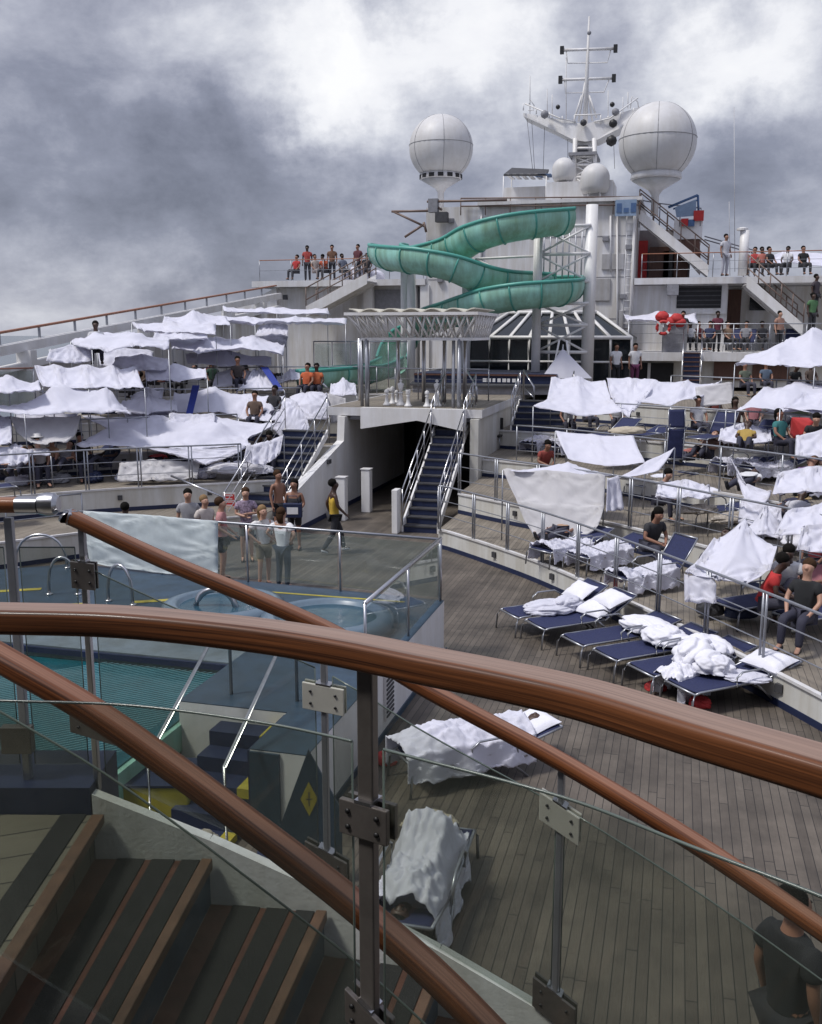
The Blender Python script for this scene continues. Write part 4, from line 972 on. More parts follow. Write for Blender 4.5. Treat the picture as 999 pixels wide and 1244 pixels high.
# ------------------------------------------------------------------ glass atrium house and stage under the slide
t = thing('glass_house', 'dark sloping glass atrium with white ribs below the water slide', 'glass house', (-5, 41, 2.95))
g = [PY(575, 455, 41).x, PY(600, 400, 41).x, PY(620, 378, 41).x, PY(720, 378, 41).x, PY(765, 408, 41).x]
za, zb, zc = 2.96, PY(600, 410, 41).z, PY(650, 380, 41).z
xg0, xg1 = PY(572, 410, 41).x, PY(768, 410, 41).x; xm0, xm1 = PY(612, 380, 41).x, PY(722, 380, 41).x
MB().slab([(xg0, 40.9, za), (xg1, 40.9, za), (xg1, 40.9, zb), (xg0, 40.9, zb)], (0, .1, 0)).build('glass_wall', DGLASS, t)
MB().slab([(xg0, 40.9, zb), (xg1, 40.9, zb), (xm1, 42.4, zc), (xm0, 42.4, zc)], (0, .1, -.02)).build('glass_roof', DGLASS, t)
MB().slab([(xg1, 40.95, za), (xg1, 45.9, za), (xg1, 45.9, zb), (xm1, 44.5, zc), (xm1, 42.4, zc), (xg1, 40.95, zb)], (-.05, 0, 0)).build('glass_side', DGLASS, t)
mb = MB()
for k in range(9):
    x = xg0 + (xg1 - xg0) * k / 8; xm = xm0 + (xm1 - xm0) * k / 8
    mb.tube([(x, 40.85, za), (x, 40.85, zb), (xm, 42.36, zc + .04)], .07, 6)
mb.tube([(xg0, 40.85, zb), (xg1, 40.85, zb)], .09, 6); mb.tube([(xm0, 42.36, zc + .04), (xm1, 42.36, zc + .04)], .09, 6); mb.tube([(xg0, 40.85, (za + zb) / 2), (xg1, 40.85, (za + zb) / 2)], .05, 6)
mb.build('ribs', WHITE, t, True)
t = thing('stage', 'dark low stage with a grey front and small white lettering below the glass atrium', 'stage', (-5.8, 34, 2.95))
a, b = PY(505, 456, 35), PY(672, 456, 35)
MB().prism([(a.x - .4, 36.5), (a.x, 34.6), ((a.x + b.x) / 2, 33.9), (b.x, 34.6), (b.x + .4, 36.5), (b.x, 40), (a.x, 40)], 2.97, 3.22).build('front', MGREY, t)
MB().prism([(a.x - .5, 36.5), (a.x - .1, 34.5), ((a.x + b.x) / 2, 33.8), (b.x + .1, 34.5), (b.x + .5, 36.5), (b.x, 40), (a.x, 40)], 3.225, 3.30).build('top', DGREY, t)
MB().prism([(a.x - .1, 35.2), (b.x + .1, 35.2), (b.x + .1, 39), (a.x, 39)], 3.31, 3.66).build('back_step', NAVYP, t)
MB().box((a.x - .1, 35.14, 3.58), (b.x + .1, 35.195, 3.64)).build('red_trim', BROWN, t)
q = PY(607, 462, 35.1)
mb = MB()
for k, w_ in enumerate((.14, .12, .10, .12, .14, .10, .13)): mb.box((q.x - .62 + k * .18, 35.12, 3.36), (q.x - .62 + k * .18 + w_, 35.137, 3.49))
mb.build('lettering', WHITE, t)
def arch_rail(label, px0, px1, y, z, hgt):
    a, b = PY(px0, 480, y), PY(px1, 480, y); a.z = b.z = z
    t = thing('stage_rail', label, 'handrail', a)
    mb = MB(); mb.tube([a, a + Vector((0, 0, hgt)), b + Vector((0, -.6, hgt * .55)), b + Vector((0, -.6, 0))], .035, 6); mb.tube([a + Vector((0, 0, hgt * .5)), b + Vector((0, -.6, hgt * .25))], .02, 6)
    mb.build('tube', STEEL, t, True)
arch_rail('bent chrome handrail at the left foot of the stage steps', 566, 584, 31, 2.75, 1.2)
arch_rail('bent chrome handrail at the right foot of the stage steps', 636, 652, 32.4, 2.75, 1.15)
t = thing('folded_parasol', 'folded white cloth standing in points right of the stage', 'parasol', PY(680, 460, 36))
p = PY(683, 455, 35.8); p.z = 2.96
MB().grid(lambda u, v: p + Vector(((.75 * (1 - v) + .05) * cos(2 * pi * u) * (1 + .35 * cos(6 * pi * u)), (.35 * (1 - v) + .04) * sin(2 * pi * u), .55 + 1.0 * v)), 28, 8).build('cloth', SHEET, t, True)
MB().tube([p, p + Vector((0, 0, 1.75))], .03, 6).build('pole', STEEL, t, True)
for s in (-.45, .42): MB().tube([p + Vector((s, 0, .02)), p + Vector((s * .3, 0, 1.9))], .035, 6).build('frame_leg', WHITE, t, True)

# ------------------------------------------------------------------ pavilion with the trellis roof
t = thing('trellis_pavilion', 'white pavilion with a wavy roof and deep criss-cross trellis on slim posts', 'pavilion', (-7.2, 28, 2.95))
YT = 27.05
tlx, trx, blx, brx = PY(421, 381, YT).x, PY(579, 381, YT).x, PY(437, 413, YT).x, PY(570, 413, YT).x
zt, zb = PY(500, 381, YT).z, PY(500, 412, YT).z
YK = 30.2
mb = MB()
def lat(a0, a1, b0, b1, n):
    """criss-cross bars on the inclined face between bottom edge a0-a1 and top edge b0-b1"""
    a0, a1, b0, b1 = map(Vector, (a0, a1, b0, b1))
    for k in range(n):
        q0, q1 = k / n, min(1, (k + 1) / n)
        mb.tube([a0.lerp(a1, q0), b0.lerp(b1, q1)], .03, 5); mb.tube([a0.lerp(a1, q1), b0.lerp(b1, q0)], .03, 5)
lat((blx, YT + .35, zb), (brx, YT + .35, zb), (tlx, YT, zt), (trx, YT, zt), 13)
lat((blx, YT + .35, zb), (blx, YK - .3, zb), (tlx, YT, zt), (tlx, YK, zt), 8)
lat((brx, YT + .35, zb), (brx, YK - .3, zb), (trx, YT, zt), (trx, YK, zt), 8)
lat((blx, YK - .3, zb), (brx, YK - .3, zb), (tlx, YK, zt), (trx, YK, zt), 13)
mb.build('trellis', WHITE, t, True)
mb = MB()
for (z, xa, xb, ya, yb, s) in ((zt, tlx, trx, YT, YK, .06), (zb, blx, brx, YT + .35, YK - .3, .055)):
    mb.box((xa - s, ya - s, z - s * .7), (xb + s, ya + s, z + s * .7)).box((xa - s, yb - s, z - s * .7), (xb + s, yb + s, z + s * .7))
    mb.box((xa - s, ya + s, z - s * .7), (xa + s, yb - s, z + s * .7)).box((xb - s, ya + s, z - s * .7), (xb + s, yb - s, z + s * .7))
mb.build('edge_beams', WHITE, t)
nw_ = 6
MB().grid(lambda u, v: Vector((tlx + .06 + (trx - tlx - .12) * u, YT + .06 + (YK - YT - .12) * v, zt + .06 + .10 * abs(sin(nw_ * pi * u + pi * .5)) ** 1.0)), 64, 6).build('wave_roof', CREAM, t, solid=.03)
for i, (px, y_) in enumerate(((446, YT + .35), (558, YT + .35), (437, YK - .3), (484, YK - .3), (515, YK - .3), (540, YK - .3), (565, YK - .3))):
    x = PY(px, 450, y_).x
    o = MB().lathe([(.065, 2.0 if i == 1 else 2.96), (.065, zb)], (x, y_, 0), 12).build('column', STEEL if i > 1 else RAILG, t, True)
    if i < 2: MB().lathe([(.05, 2.0 if i == 1 else 2.96), (.05, zb)], (x - .19, y_ + .1, 0), 10).build('twin_tube', RAILG, o, True)
# chess pieces on the bridge deck
def chess(kind, p, label, s):
    t = thing('chess_piece', label, 'chess piece', p, 'large white chess pieces on the bridge deck')
    prof = [(.17, 0), (.17, .06), (.12, .1), (.085, .2), (.06, .42), (.10, .47), (.06, .50)]
    MB().lathe([(r * s, z * s) for r, z in prof], p, 16).build('base', WHITE, t, True)
    head = {'pawn': [(.03, .49), (.09, .53), (.11, .6), (.08, .68), (.01, .72)], 'king': [(.05, .49), (.08, .6), (.12, .78), (.10, .8), (.03, .84), (.03, .95), (.005, .96)],
            'rook': [(.06, .49), (.10, .55), (.11, .7), (.11, .72), (.07, .72), (.07, .68)], 'knight': [(.06, .49), (.11, .6), (.1, .72), (.05, .78), (.01, .8)]}[kind]
    o = MB().lathe([(r * s, z * s) for r, z in head], p, 16).build('head', WHITE, t, True)
    if kind == 'knight': MB().obox(p + Vector((-.1 * s, -.05, .64 * s)), (.12 * s, 0, -.03), (0, .05 * s, 0), (.02, 0, .055 * s)).build('muzzle', WHITE, o, bevel=.02)
    if kind == 'king': MB().obox(p + Vector((0, 0, .9 * s)), (.06 * s, 0, 0), (0, .015, 0), (0, 0, .02 * s)).build('cross', WHITE, o)
for (px, k_, lab, s, y_) in ((470, 'pawn', 'leftmost white chess pawn on the bridge deck', .95, 28), (477, 'knight', 'white chess piece with a muzzle next to the leftmost pawn', .95, 28.6), (487, 'king', 'tallest white chess piece with a cross, on the bridge deck', 1.15, 28), (496, 'rook', 'flat-topped white chess piece right of the tallest one', .95, 27.7),
                           (519, 'pawn', 'white chess pawn past the gap in the row', .95, 27.7), (531, 'king', 'white chess king standing nearest the right-hand pavilion post', 1.15, 28), (482, 'pawn', 'small white chess pawn tucked between the muzzle piece and the tallest', .8, 29)):
    p = PY(px, 490, y_); p.z = 2.975; chess(k_, p, lab, s * .72)
railing('grey railing across the back of the bridge deck behind the chess pieces', [(-8.9, 30.8, 2.97), (-7.4, 30.8, 2.97), (-5.8, 30.8, 2.97)], 1.0, 2, .7)

# ------------------------------------------------------------------ radomes and mast
def radome(label, px, py, rpx, y, bottom_py, dark=False):
    c = PY(px, py, y); e = PY(px + rpx, py, y); r = (e - c).length
    t = thing('radome', label, 'radome', (c.x, c.y, PY(px, bottom_py, y).z))
    k = MB(); prof = []
    for i in range(19):
        a = radians(-52 + (90 + 52) * i / 18); prof.append((max(.01, r * cos(a)), r * sin(a)))
    o = k.lathe(prof, c, 32).build('shell', RADOME, t, True)
    zc = -r * sin(radians(52)); rc = r * cos(radians(52))
    mb = MB(); mb.tube([c + Vector((r * 1.0 * cos(q), r * 1.0 * sin(q), .08 * r)) for q in [2 * pi * j / 40 for j in range(41)]], r * .009, 5)
    for j in range(6):
        q0 = 2 * pi * j / 6 + .45 + (px % 7) * .1
        mb.tube([c + Vector((r * cos(a) * cos(q0), r * cos(a) * sin(q0), r * sin(a))) for a in [radians(-52 + 134 * i / 20) for i in range(21)]], r * .007, 5)
    mb.build('seams', SEAM, o, True)
    MB().lathe([(rc * 1.02, zc - r * .16), (rc * 1.08, zc - r * .13), (rc * 1.04, zc + .02)], c, 32).build('base_ring', WALLW, t, True)
    if dark:
        mb = MB()
        for j in range(14):
            q = 2 * pi * j / 14; mb.obox(c + Vector((rc * 1.05 * cos(q), rc * 1.05 * sin(q), zc - r * .08)), Vector((-sin(q), cos(q), 0)) * rc * .14, Vector((cos(q), sin(q), 0)) * rc * .04, (0, 0, r * .06))
        mb.build('openings', DARK, t)
    zb_ = PY(px, bottom_py, y).z - c.z
    MB().lathe([(rc * .16, zb_), (rc * .16, zc - r * .55), (rc * .3, zc - r * .42), (rc * 1.0, zc - r * .17)], c, 24).build('pedestal', WHITE, t, True)
    return c, r
radome('large left white radome with dark openings round its base', 536, 180, 38, 50, 262, True)
radome('largest white radome, on the right, rust-marked, on a narrow pedestal', 799, 173, 48, 46.5, 262)
def small_dome(label, px, py, rpx, y, h_px, flat):
    c = PY(px, py, y); r = (PY(px + rpx, py, y) - c).length; hb = c.z - PY(px, py + h_px, y).z
    t = thing('small_radome', label, 'radome', (c.x, c.y, 11))
    prof = [(r * .82, -hb), (r, -hb * .6), (r, 0)] + [(max(.01, r * cos(a)), r * sin(a)) for a in [radians(9 * i) for i in range(1, 11)]]
    MB().lathe(prof, c, 24).build('shell', RADOME, t, True)
    mb = MB()
    for (dx, dy) in ((-.4, -.4), (.4, -.4), (.4, .4), (-.4, .4)): mb.tube([c + Vector((dx * r, dy * r, -hb)), Vector((c.x + dx * r, c.y + dy * r, 11.0))], .05 * r + .02, 6)
    mb.build('legs', WHITE, t, True)
small_dome('small white radome on thin legs left of the mast foot', 685, 206, 14, 47, 14, True)
small_dome('mid-size white radome in front of the mast foot', 723, 217, 18, 46.4, 18, True)
YM = 50
def M_(px, py, dy=0): return PY(px, py, YM + dy)
t = thing('radar_mast', 'white radar mast with wide swept arms and stacked antenna crossbars', 'mast', M_(711, 240))
b0, b1 = M_(692, 235), M_(730, 235)
mb = MB()
for (px0, px1) in ((697, 699), (724, 722)):
    for dy in (-.9, .9): mb.tube([M_(px0, 235, dy), M_(px1, 168, dy)], .11, 6)
for py in (232, 215, 200, 190, 180): mb.tube([M_(697, py, -.9), M_(724, py, -.9)], .06, 5); mb.tube([M_(697, py, -.9), M_(697, py, .9)], .05, 5); mb.tube([M_(724, py, -.9), M_(724, py, .9)], .05, 5)
for (p0, p1) in ((232, 215), (215, 200), (200, 190)): mb.tube([M_(697, p0, -.9), M_(724, p1, -.9)], .04, 5); mb.tube([M_(724, p0, -.9), M_(697, p1, -.9)], .04, 5)
mb.build('tower', WHITE, t, True)
MB().box((M_(702, 192).x, YM - .6, M_(702, 240).z), (M_(719, 192).x, YM + .6, M_(702, 165).z)).build('core', WHITE, t)
MB().box((M_(694, 194).x, YM - 1.2, M_(694, 194).z), (M_(727, 194).x, YM + 1.2, M_(694, 190.5).z)).build('platform', MGREY, t)
MB().box((M_(704, 189).x, YM - .9, M_(704, 189).z), (M_(716, 180).x, YM - .61, M_(716, 180).z)).build('radar_box', DGREY, t)
# swept arms
mb = MB()
for s in (-1, 1):
    tipx = 636 if s < 0 else 777; ty = 137 if s < 0 else 130
    top0, tip, mid, low = M_(711, 150), M_(tipx, ty), M_(711 + s * 30, 157), M_(711, 172)
    mb.slab([M_(711, 151, -.8), M_(tipx, ty, -.5), M_(tipx, ty + 4, -.5), M_(711 + s * 42, 156, -.7), M_(711 + s * 14, 170, -.8), M_(711, 172, -.8)], (0, 1.5, 0))
mb.build('arms', WHITE, t)
mb = MB()
for s in (-1, 1):
    tipx = 638 if s < 0 else 775; ty = 126 if s < 0 else 119
    mb.tube([M_(700 if s < 0 else 722, 148, -.8), M_(711 + s * 30, 144, -.8), M_(tipx, ty, -.5)], .035, 5)
    for q in (.25, .5, .75, 1): mb.tube([M_(711 + s * (12 + 63 * q), 146 - 20 * q, -.6), M_(711 + s * (12 + 63 * q), 153 - 19 * q, -.6)], .03, 5)
mb.tube([M_(698, 140, -.8), M_(730, 139, -.8)], .035, 5); mb.tube([M_(698, 140, -.8), M_(698, 150, -.8)], .03, 5); mb.tube([M_(730, 139, -.8), M_(730, 150, -.8)], .03, 5)
mb.build('arm_rails', WHITE, t, True)
MB().tube([M_(711, 150), M_(713, 95), M_(716, 20)], .1, 8, rs=[.12, .10, .04]).build('pole', WALLW, t, True)
mb = MB()
for (a_, b_) in (((703, 148), (711, 100)), ((720, 147), (713, 100)), ((697, 148), (707, 116)), ((725, 143), (716, 116))): mb.tube([M_(*a_), M_(*b_)], .05, 5)
mb.build('stays', WALLW, t, True)
for (py, xa, xb, yb_, xc, xd) in ((61, 683, 748, 77, 690, 738), (97, 681, 746, 113, 687, 734)):
    mb = MB().tube([M_(xa, py), M_(xb, py - 2)], .07, 6).tube([M_(xa + 5, py + 1), M_(xc, yb_), M_(xd, yb_ - 1), M_(xb - 6, py)], .03, 5)
    o = mb.build('crossbar', WALLW, t, True)
    for x in (xa, xb): p = M_(x, py - (2 if x == xb else 0)); MB().obox(p, (.09, 0, 0), (0, .09, 0), (0, 0, .17)).build('lamp', BLACK, o)
for (px, py, m_, s) in ((678, 130, BLACK, .11), (744, 127, BLACK, .12), (745, 150, BLACK, .2), (662, 139, MGREY, .2), (748, 136, MGREY, .18), (709, 149, DGREY, .16), (716, 40, MGREY, .10), (743, 171, BLACK, .26)):
    p = M_(px, py, -1); MB().lathe([(.02, -s), (s * .8, -s * .6), (s, 0), (s * .8, s * .6), (.02, s)], p, 12).build('horn', m_, t, True)
mb = MB()
for (px, pa, pb) in ((644, 92, 138), (665, 108, 145), (671, 115, 146), (688, 70, 150), (739, 110, 146), (763, 112, 132), (757, 118, 140)): mb.tube([M_(px, pa), M_(px, pb)], .025, 5)
mb.tube([M_(642, 128), M_(645, 122), M_(649, 128), M_(648, 134), M_(642, 134)], .03, 5)
mb.tube([M_(766, 132), M_(768, 117), M_(775, 124), M_(776, 131)], .03, 5)
mb.build('whip_antennas', WALLW, t, True)
for (a_, b_) in (((640, 142), (648, 212)), ((646, 143), (650, 214)), ((662, 150), (660, 210)), ((690, 165), (690, 205)), ((745, 155), (747, 205))): MB().tube([M_(*a_), M_(*b_)], .012, 4).build('halyard', MGREY, t, True)
for (px, pa, pb, lab, y_) in ((893, 130, 330, 'thin whip aerial rising from the upper right deck against the sky', 48), (887, 245, 335, 'shorter thin whip aerial close beside the taller one at upper right', 47)):
    o = MB().tube([PY(px, pb, y_), PY(px - 1, pa, y_)], .016, 5).build('whip_aerial', mat('aerial_grey', (.45, .45, .47), .5), None, True); tag(o, lab, 'aerial')
# ------------------------------------------------------------------ sun loungers
def make_lounger(ang, lift=0.):
    t = thing('sun_lounger', 'x', 'sun lounger')
    w, yh, zs = .31, 1.22, .34; a = radians(ang); L = .72
    hx, hz = yh + L * cos(a), zs + L * sin(a)
    mb = MB()
    for s in (-1, 1):
        mb.tube([(s * w, .02, zs - .02), (s * w, .10, zs), (s * w, yh, zs)], .017, 8)
    mb.tube([(-w, .02, zs - .02), (w, .02, zs - .02)], .017, 8); mb.tube([(-w, yh, zs - .01), (w, yh, zs - .01)], .015, 8)
    mb.build('frame', LFRAME, t, True)
    mb = MB()
    for s in (-1, 1): mb.tube([(s * w, yh, zs), (s * w, hx, hz)], .016, 8)
    mb.tube([(-w, hx, hz), (w, hx, hz)], .016, 8); bk = mb.build('back_frame', LFRAME, t, True)
    MB().grid(lambda u, v: ((u - .5) * 2 * (w - .015), .06 + (yh - .1) * v, zs + .012 - .018 * sin(pi * u) + .004 * sin(23 * v)), 8, 16).build('sling', NAVY, t, True, solid=.02)
    MB().grid(lambda u, v: ((u - .5) * 2 * (w - .015), yh + .03 + (L - .05) * cos(a) * v, zs + .03 * sin(a) + (L - .05) * sin(a) * v + .012 - .015 * sin(pi * u)), 8, 8).build('back_sling', NAVY, t, True, solid=.02)
    for s in (-1, 1):
        MB().tube([(s * w, .02, zs - .02), (s * (w + .015), -.03, zs - .10), (s * (w + .02), -.05, 0)], .016, 8).build('leg', LFRAME, t, True)
        MB().tube([(s * w, yh - .15, zs), (s * (w + .02), yh - .02, zs - .12), (s * (w + .03), yh + .22, 0)], .016, 8).build('leg', LFRAME, t, True)
        MB().tube([(s * (w + .03), .72, zs), (s * (w + .035), .70, zs + .13), (s * (w + .035), .80, zs + .2), (s * (w + .035), 1.15, zs + .2), (s * (w + .035), 1.27, zs + .13), (s * (w + .03), 1.3, zs - .02)], .015, 8).build('armrest', LFRAME, t, True)
    return t
LFRAME = mat('lounger_frame', (.36, .37, .40), .35, .75, var=.12)
LG = {}
def lounger(label, p, hd, ang=12, group=None):
    """p = foot-end centre on the floor, hd = direction towards the head"""
    if ang not in LG: LG[ang] = make_lounger(ang)
    hd = Vector(hd); return place(LG[ang], p, math.atan2(-hd.x, hd.y), label, group)
# ------------------------------------------------------------------ cloth
def crumple(p, f=1., seed=0.):
    q = Vector(p) * f + Vector((seed * 3.1, seed * 1.7, seed * 2.3))
    return (1 - abs(noise.noise(q)) * 2) * .6 + noise.noise(q * 2.3) * .3 + noise.noise(q * 5) * .12
def sheet(label, rows, sag=.18, wr=.03, seed=1, m=None, cat='bedsheet', name='bedsheet', n=14, poles=(), group=None, th=.006, flut=.0, peaks=()):
    if isinstance(rows[0][0], tuple):
        sc_ = min(1., min(18.3 / (f_ * (.262 + .965 * (CX - px_) / FPX * 1.02)) for r in rows for (px_, py_, f_) in r if px_ < 480) if any(c[0] < 480 for r in rows for c in r) else 1.)
        rows = [[(c[0], c[1], c[2] * sc_) for c in r] for r in rows]
    tent = bool(poles) and not flut and seed not in (2, 3, 5, 6, 7, 18, 16)
    if tent and len(rows[0]) <= 2:      # a tie between every two corners
        rows = [[q for a_, b_ in zip(r, r[1:]) for q in (a_, tuple((x + y) / 2 for x, y in zip(a_, b_)))] + [r[-1]] for r in rows]
        poles = [(b_, a_ * 2 if a_ >= 0 else a_) for b_, a_ in poles]
    G = [[PF(*c) if isinstance(c, tuple) else Vector(c) for c in r] for r in rows]; nr, nc = len(G) - 1, len(G[0]) - 1
    LU = max((G[0][0] - G[0][-1]).length, (G[-1][0] - G[-1][-1]).length); LV = max(.5, (G[0][0] - G[-1][0]).length)
    def fn(u, v):
        a = min(nc - 1, int(u * nc)); b = min(nr - 1, int(v * nr)); fu, fv = u * nc - a, v * nr - b
        p = G[b][a].lerp(G[b][a + 1], fu).lerp(G[b + 1][a].lerp(G[b + 1][a + 1], fu), fv)
        s = sag * (.45 * sin(pi * fu) * (.6 + .4 * noise.noise(Vector((a * 3.3 + seed, b * 2.1, v * 2)))) + .35 * sin(pi * fv) + .5 * sin(pi * fu) * sin(pi * fv))
        if tent:      # ridge sags between its props, front edge arches up between the ties that pull it down
            k0, k1 = .55 + .75 * noise.noise(Vector((a * 5.1 + seed, 3.3, seed * .7))), .30 + .9 * noise.noise(Vector((a * 4.3, 7.7, seed * 1.3)))
            sk = fu ** (.75 + .5 * abs(noise.noise(Vector((a * 2.2, seed, 1.1)))) * 2); arch = sin(pi * sk)
            s = (sag + .05) * (arch * (k0 * (1 - v) - k1 * v * .8) + .6 * sin(pi * v) * (.7 + .5 * noise.noise(Vector((a * 1.9 + fu, v, seed))))) + .35 * sag * sin(pi * fu) * sin(pi * fv)
        uu, vv = u * LU, v * LV
        n1 = noise.noise(Vector((uu * .9 + seed, vv * .9, seed * 2))); n2_ = noise.noise(Vector((uu * 1.7 + vv * .9, vv * 1.1 - uu * .5, seed + 5))); n3_ = noise.noise(Vector((uu * 4.2 - vv * 1.5, vv * 1.3 + uu, seed + 9)))
        nz = wr * .85 * (.45 * n1 - .50 * max(0, 1 - abs(n2_) * 5) + .22 * max(0, 1 - abs(n3_) * 4))
        # tension folds running out of the tied corners
        for (ca, cb) in ((0, 0), (1, 0), (0, 1), (1, 1)):
            if 0 < a + ca < nc and 0 < b + cb < nr: continue
            dx, dy = fu - ca, fv - cb; r_ = sqrt(dx * dx + dy * dy) + .02
            nz += wr * 1.5 * sin(11 * math.atan2(dy, dx + 1e-6) + seed * (1 + ca + 2 * cb)) * math.exp(-r_ * 3.2) * min(1, r_ * 6)
        for (pu, pv, ph, pw) in peaks: nz += ph * math.exp(-sqrt(((u - pu) * LU) ** 2 + ((v - pv) * LV) ** 2) / pw)
        p = p + Vector((0, 0, -s + nz)) + FH * (-.8 * nz if not peaks else 0)
        if flut: p = p + FH * flut * sin(u * nc * 14 + seed) * v
        return p
    o = MB().grid(fn, max(8, nc * n), max(8, nr * n)).build(name, m or SHEET, None, True, solid=th)
    tag(o, label, cat, group)
    for (b, a) in poles:
        p = G[b][a]; fz = floor_at(p.x, p.y)
        if p.z - fz > .2: MB().tube([(p.x, p.y, fz + .01), (p.x, p.y, p.z - .02)], .016, 6).build('prop_pole', RAILG, o, True)
    return o
def floor_at(x, y):
    side = x > -7.65; best = 0
    for i in range(5):
        e = (EDGE_R if side else EDGE_L)[i]; z = (ZR if side else ZL)[i]
        for k in range(len(e) - 1):
            a, b = e[k], e[k + 1]
            if min(a.x, b.x) <= x <= max(a.x, b.x) and abs(b.x - a.x) > 1e-6:
                ye = a.y + (b.y - a.y) * (x - a.x) / (b.x - a.x)
                if y >= ye - .02: best = max(best, z)
    return best
def bundle(label, p, size, rz=0., m=None, seed=1, cat='duvet', name='duvet', amp=.34, f=1.15, parent=None):
    bm = bmesh.new(); bmesh.ops.create_icosphere(bm, subdivisions=5, radius=1)
    R_ = Matrix.Rotation(rz, 3, 'Z'); sx, sy, sz = size
    mb = MB(); vs = []
    for v in bm.verts:
        q = v.co.normalized(); sv = Vector((seed * 1.3, seed * .7, 0))
        c1 = max(0, 1 - abs(noise.noise(q * f * 1.0 + sv)) * 5); c2 = max(0, 1 - abs(noise.noise(q * f * 2.1 + sv * 2)) * 4.5); c3 = max(0, 1 - abs(noise.noise(q * f * 4.3 + sv * 3)) * 4)
        d = 1 + amp * .9 * noise.noise(q * f * .55 + sv) - amp * .60 * c1 - amp * .16 * c2 - amp * .03 * c3 + .03 * noise.noise(q * 7 + sv)
        w = Vector((q.x * sx * d, q.y * sy * d, max(-.25 * sz, q.z * sz * d) + .25 * sz)); vs.append(R_ @ w + Vector(p))
    mb.add(vs, [tuple(x.index for x in f_.verts) for f_ in bm.faces]); bm.free()
    o = mb.build(name, m or QUILT, parent, True)
    if parent is None: tag(o, label, cat)
    return o
def pillow(label, p, size, rz=0., tilt=0., seed=1, m=None):
    sx, sy, sz = size; R_ = Matrix.Rotation(rz, 3, 'Z') @ Matrix.Rotation(tilt, 3, 'X')
    def half(s):
        def fn(u, v):
            x, y = 2 * u - 1, 2 * v - 1; e = (1 - abs(x) ** 3.2) * (1 - abs(y) ** 3.2)
            pin = 1 - .10 * (1 - abs(y)) * abs(x) ** 3 
            z = s * sz * max(0, e) ** .5 + .016 * noise.noise(Vector((x * 3, y * 3, seed))) * (e > 0)
            return R_ @ Vector((x * sx * (1 - .08 * (1 - y * y)), y * sy * (1 - .08 * (1 - x * x)), z)) + Vector(p)
        return fn
    mb = MB().grid(half(1), 14, 14).grid(half(-1), 14, 14)
    o = mb.build('pillow', m or QUILT, None, True); return tag(o, label, 'pillow')
def drape(label, foot, head, width, prof, drop=.25, seed=1, m=None, base=.37, wr=.025, dropl=None, name='bedsheet', knees=False):
    """sheet lying over a lounger / body: prof(v) gives body height along the length"""
    foot, head = Vector(foot), Vector(head); ax = (head - foot); L = ax.length; ax.normalize(); sd = Vector((ax.y, -ax.x, 0)).normalized()
    dl = drop if dropl is None else dropl
    def fn(u, v):
        x = (2 * u - 1) * (width + max(drop, dl)); dd = drop if x > 0 else dl
        hgt = prof(v); over = max(0, abs(x) - width); xx = math.copysign(min(abs(x), width + .10 * over + .03 * sin(v * 21 + seed) * min(1, over * 4)), x)
        z = base + hgt * (math.exp(-abs(x / (width * .80)) ** 2.8) if not knees else min(1, .72 * math.exp(-((x - .13) / .10) ** 2) + math.exp(-((x + .11) / .13) ** 2) + .35 * math.exp(-abs(x / width) ** 4))) - min(over, dd) * .97
        p = foot + ax * (L * v) + sd * xx
        n2_ = noise.noise(Vector((x * 3.0 + v * L * 1.2, v * L * 2.2 - x, seed))); n3_ = noise.noise(Vector((x * 6, v * L * 4.5 + x * 3, seed + 4)))
        nz = wr * (1.0 * noise.noise(Vector((x * 2, v * L * 2, seed))) - 1.1 * max(0, 1 - abs(n2_) * 5) + .6 * max(0, 1 - abs(n3_) * 4))
        n4_ = noise.noise(Vector((x * 11 - v * L * 3, v * L * 3 + x * 4, seed + 8))); n5_ = noise.noise(Vector((x * 5 + v * L * 7, v * L * 9 - x * 6, seed + 2)))
        nz += wr * (.75 * max(0, 1 - abs(n4_) * 4.5) - .55 * max(0, 1 - abs(n5_) * 5))
        return Vector((p.x, p.y, foot.z + max(.02, z + nz)))
    o = MB().grid(fn, 64, 70).build(name, m or SHEET, None, True, solid=.008); return tag(o, label, 'bedsheet')

# ------------------------------------------------------------------ people
MESH = {}
def skin_mesh(key, nd, ed, lvl=2):
    if key in MESH: return MESH[key]
    names = list(nd); idx = {n: i for i, n in enumerate(names)}
    me = bpy.data.meshes.new(key); me.from_pydata([nd[n][0] for n in names], [(idx[a], idx[b]) for a, b in ed], []); me.update()
    o = bpy.data.objects.new(key, me); COL.objects.link(o)
    o.modifiers.new('skin', 'SKIN'); o.modifiers['skin'].branch_smoothing = .4
    lay = me.skin_vertices[0].data
    for n in names:
        r = nd[n][1]; lay[idx[n]].radius = r if isinstance(r, tuple) else (r, r)
    lay[0].use_root = True
    s = o.modifiers.new('sub', 'SUBSURF'); s.levels = lvl; s.render_levels = lvl
    dg = bpy.context.evaluated_depsgraph_get(); dg.update(); ev = o.evaluated_get(dg)
    out = bpy.data.meshes.new_from_object(ev); out.name = key
    for p in out.polygons: p.use_smooth = True
    COL.objects.unlink(o); bpy.data.objects.remove(o); bpy.data.meshes.remove(me)
    out.materials.clear(); out.materials.append(WHITE)
    MESH[key] = out; return out
V3 = Vector
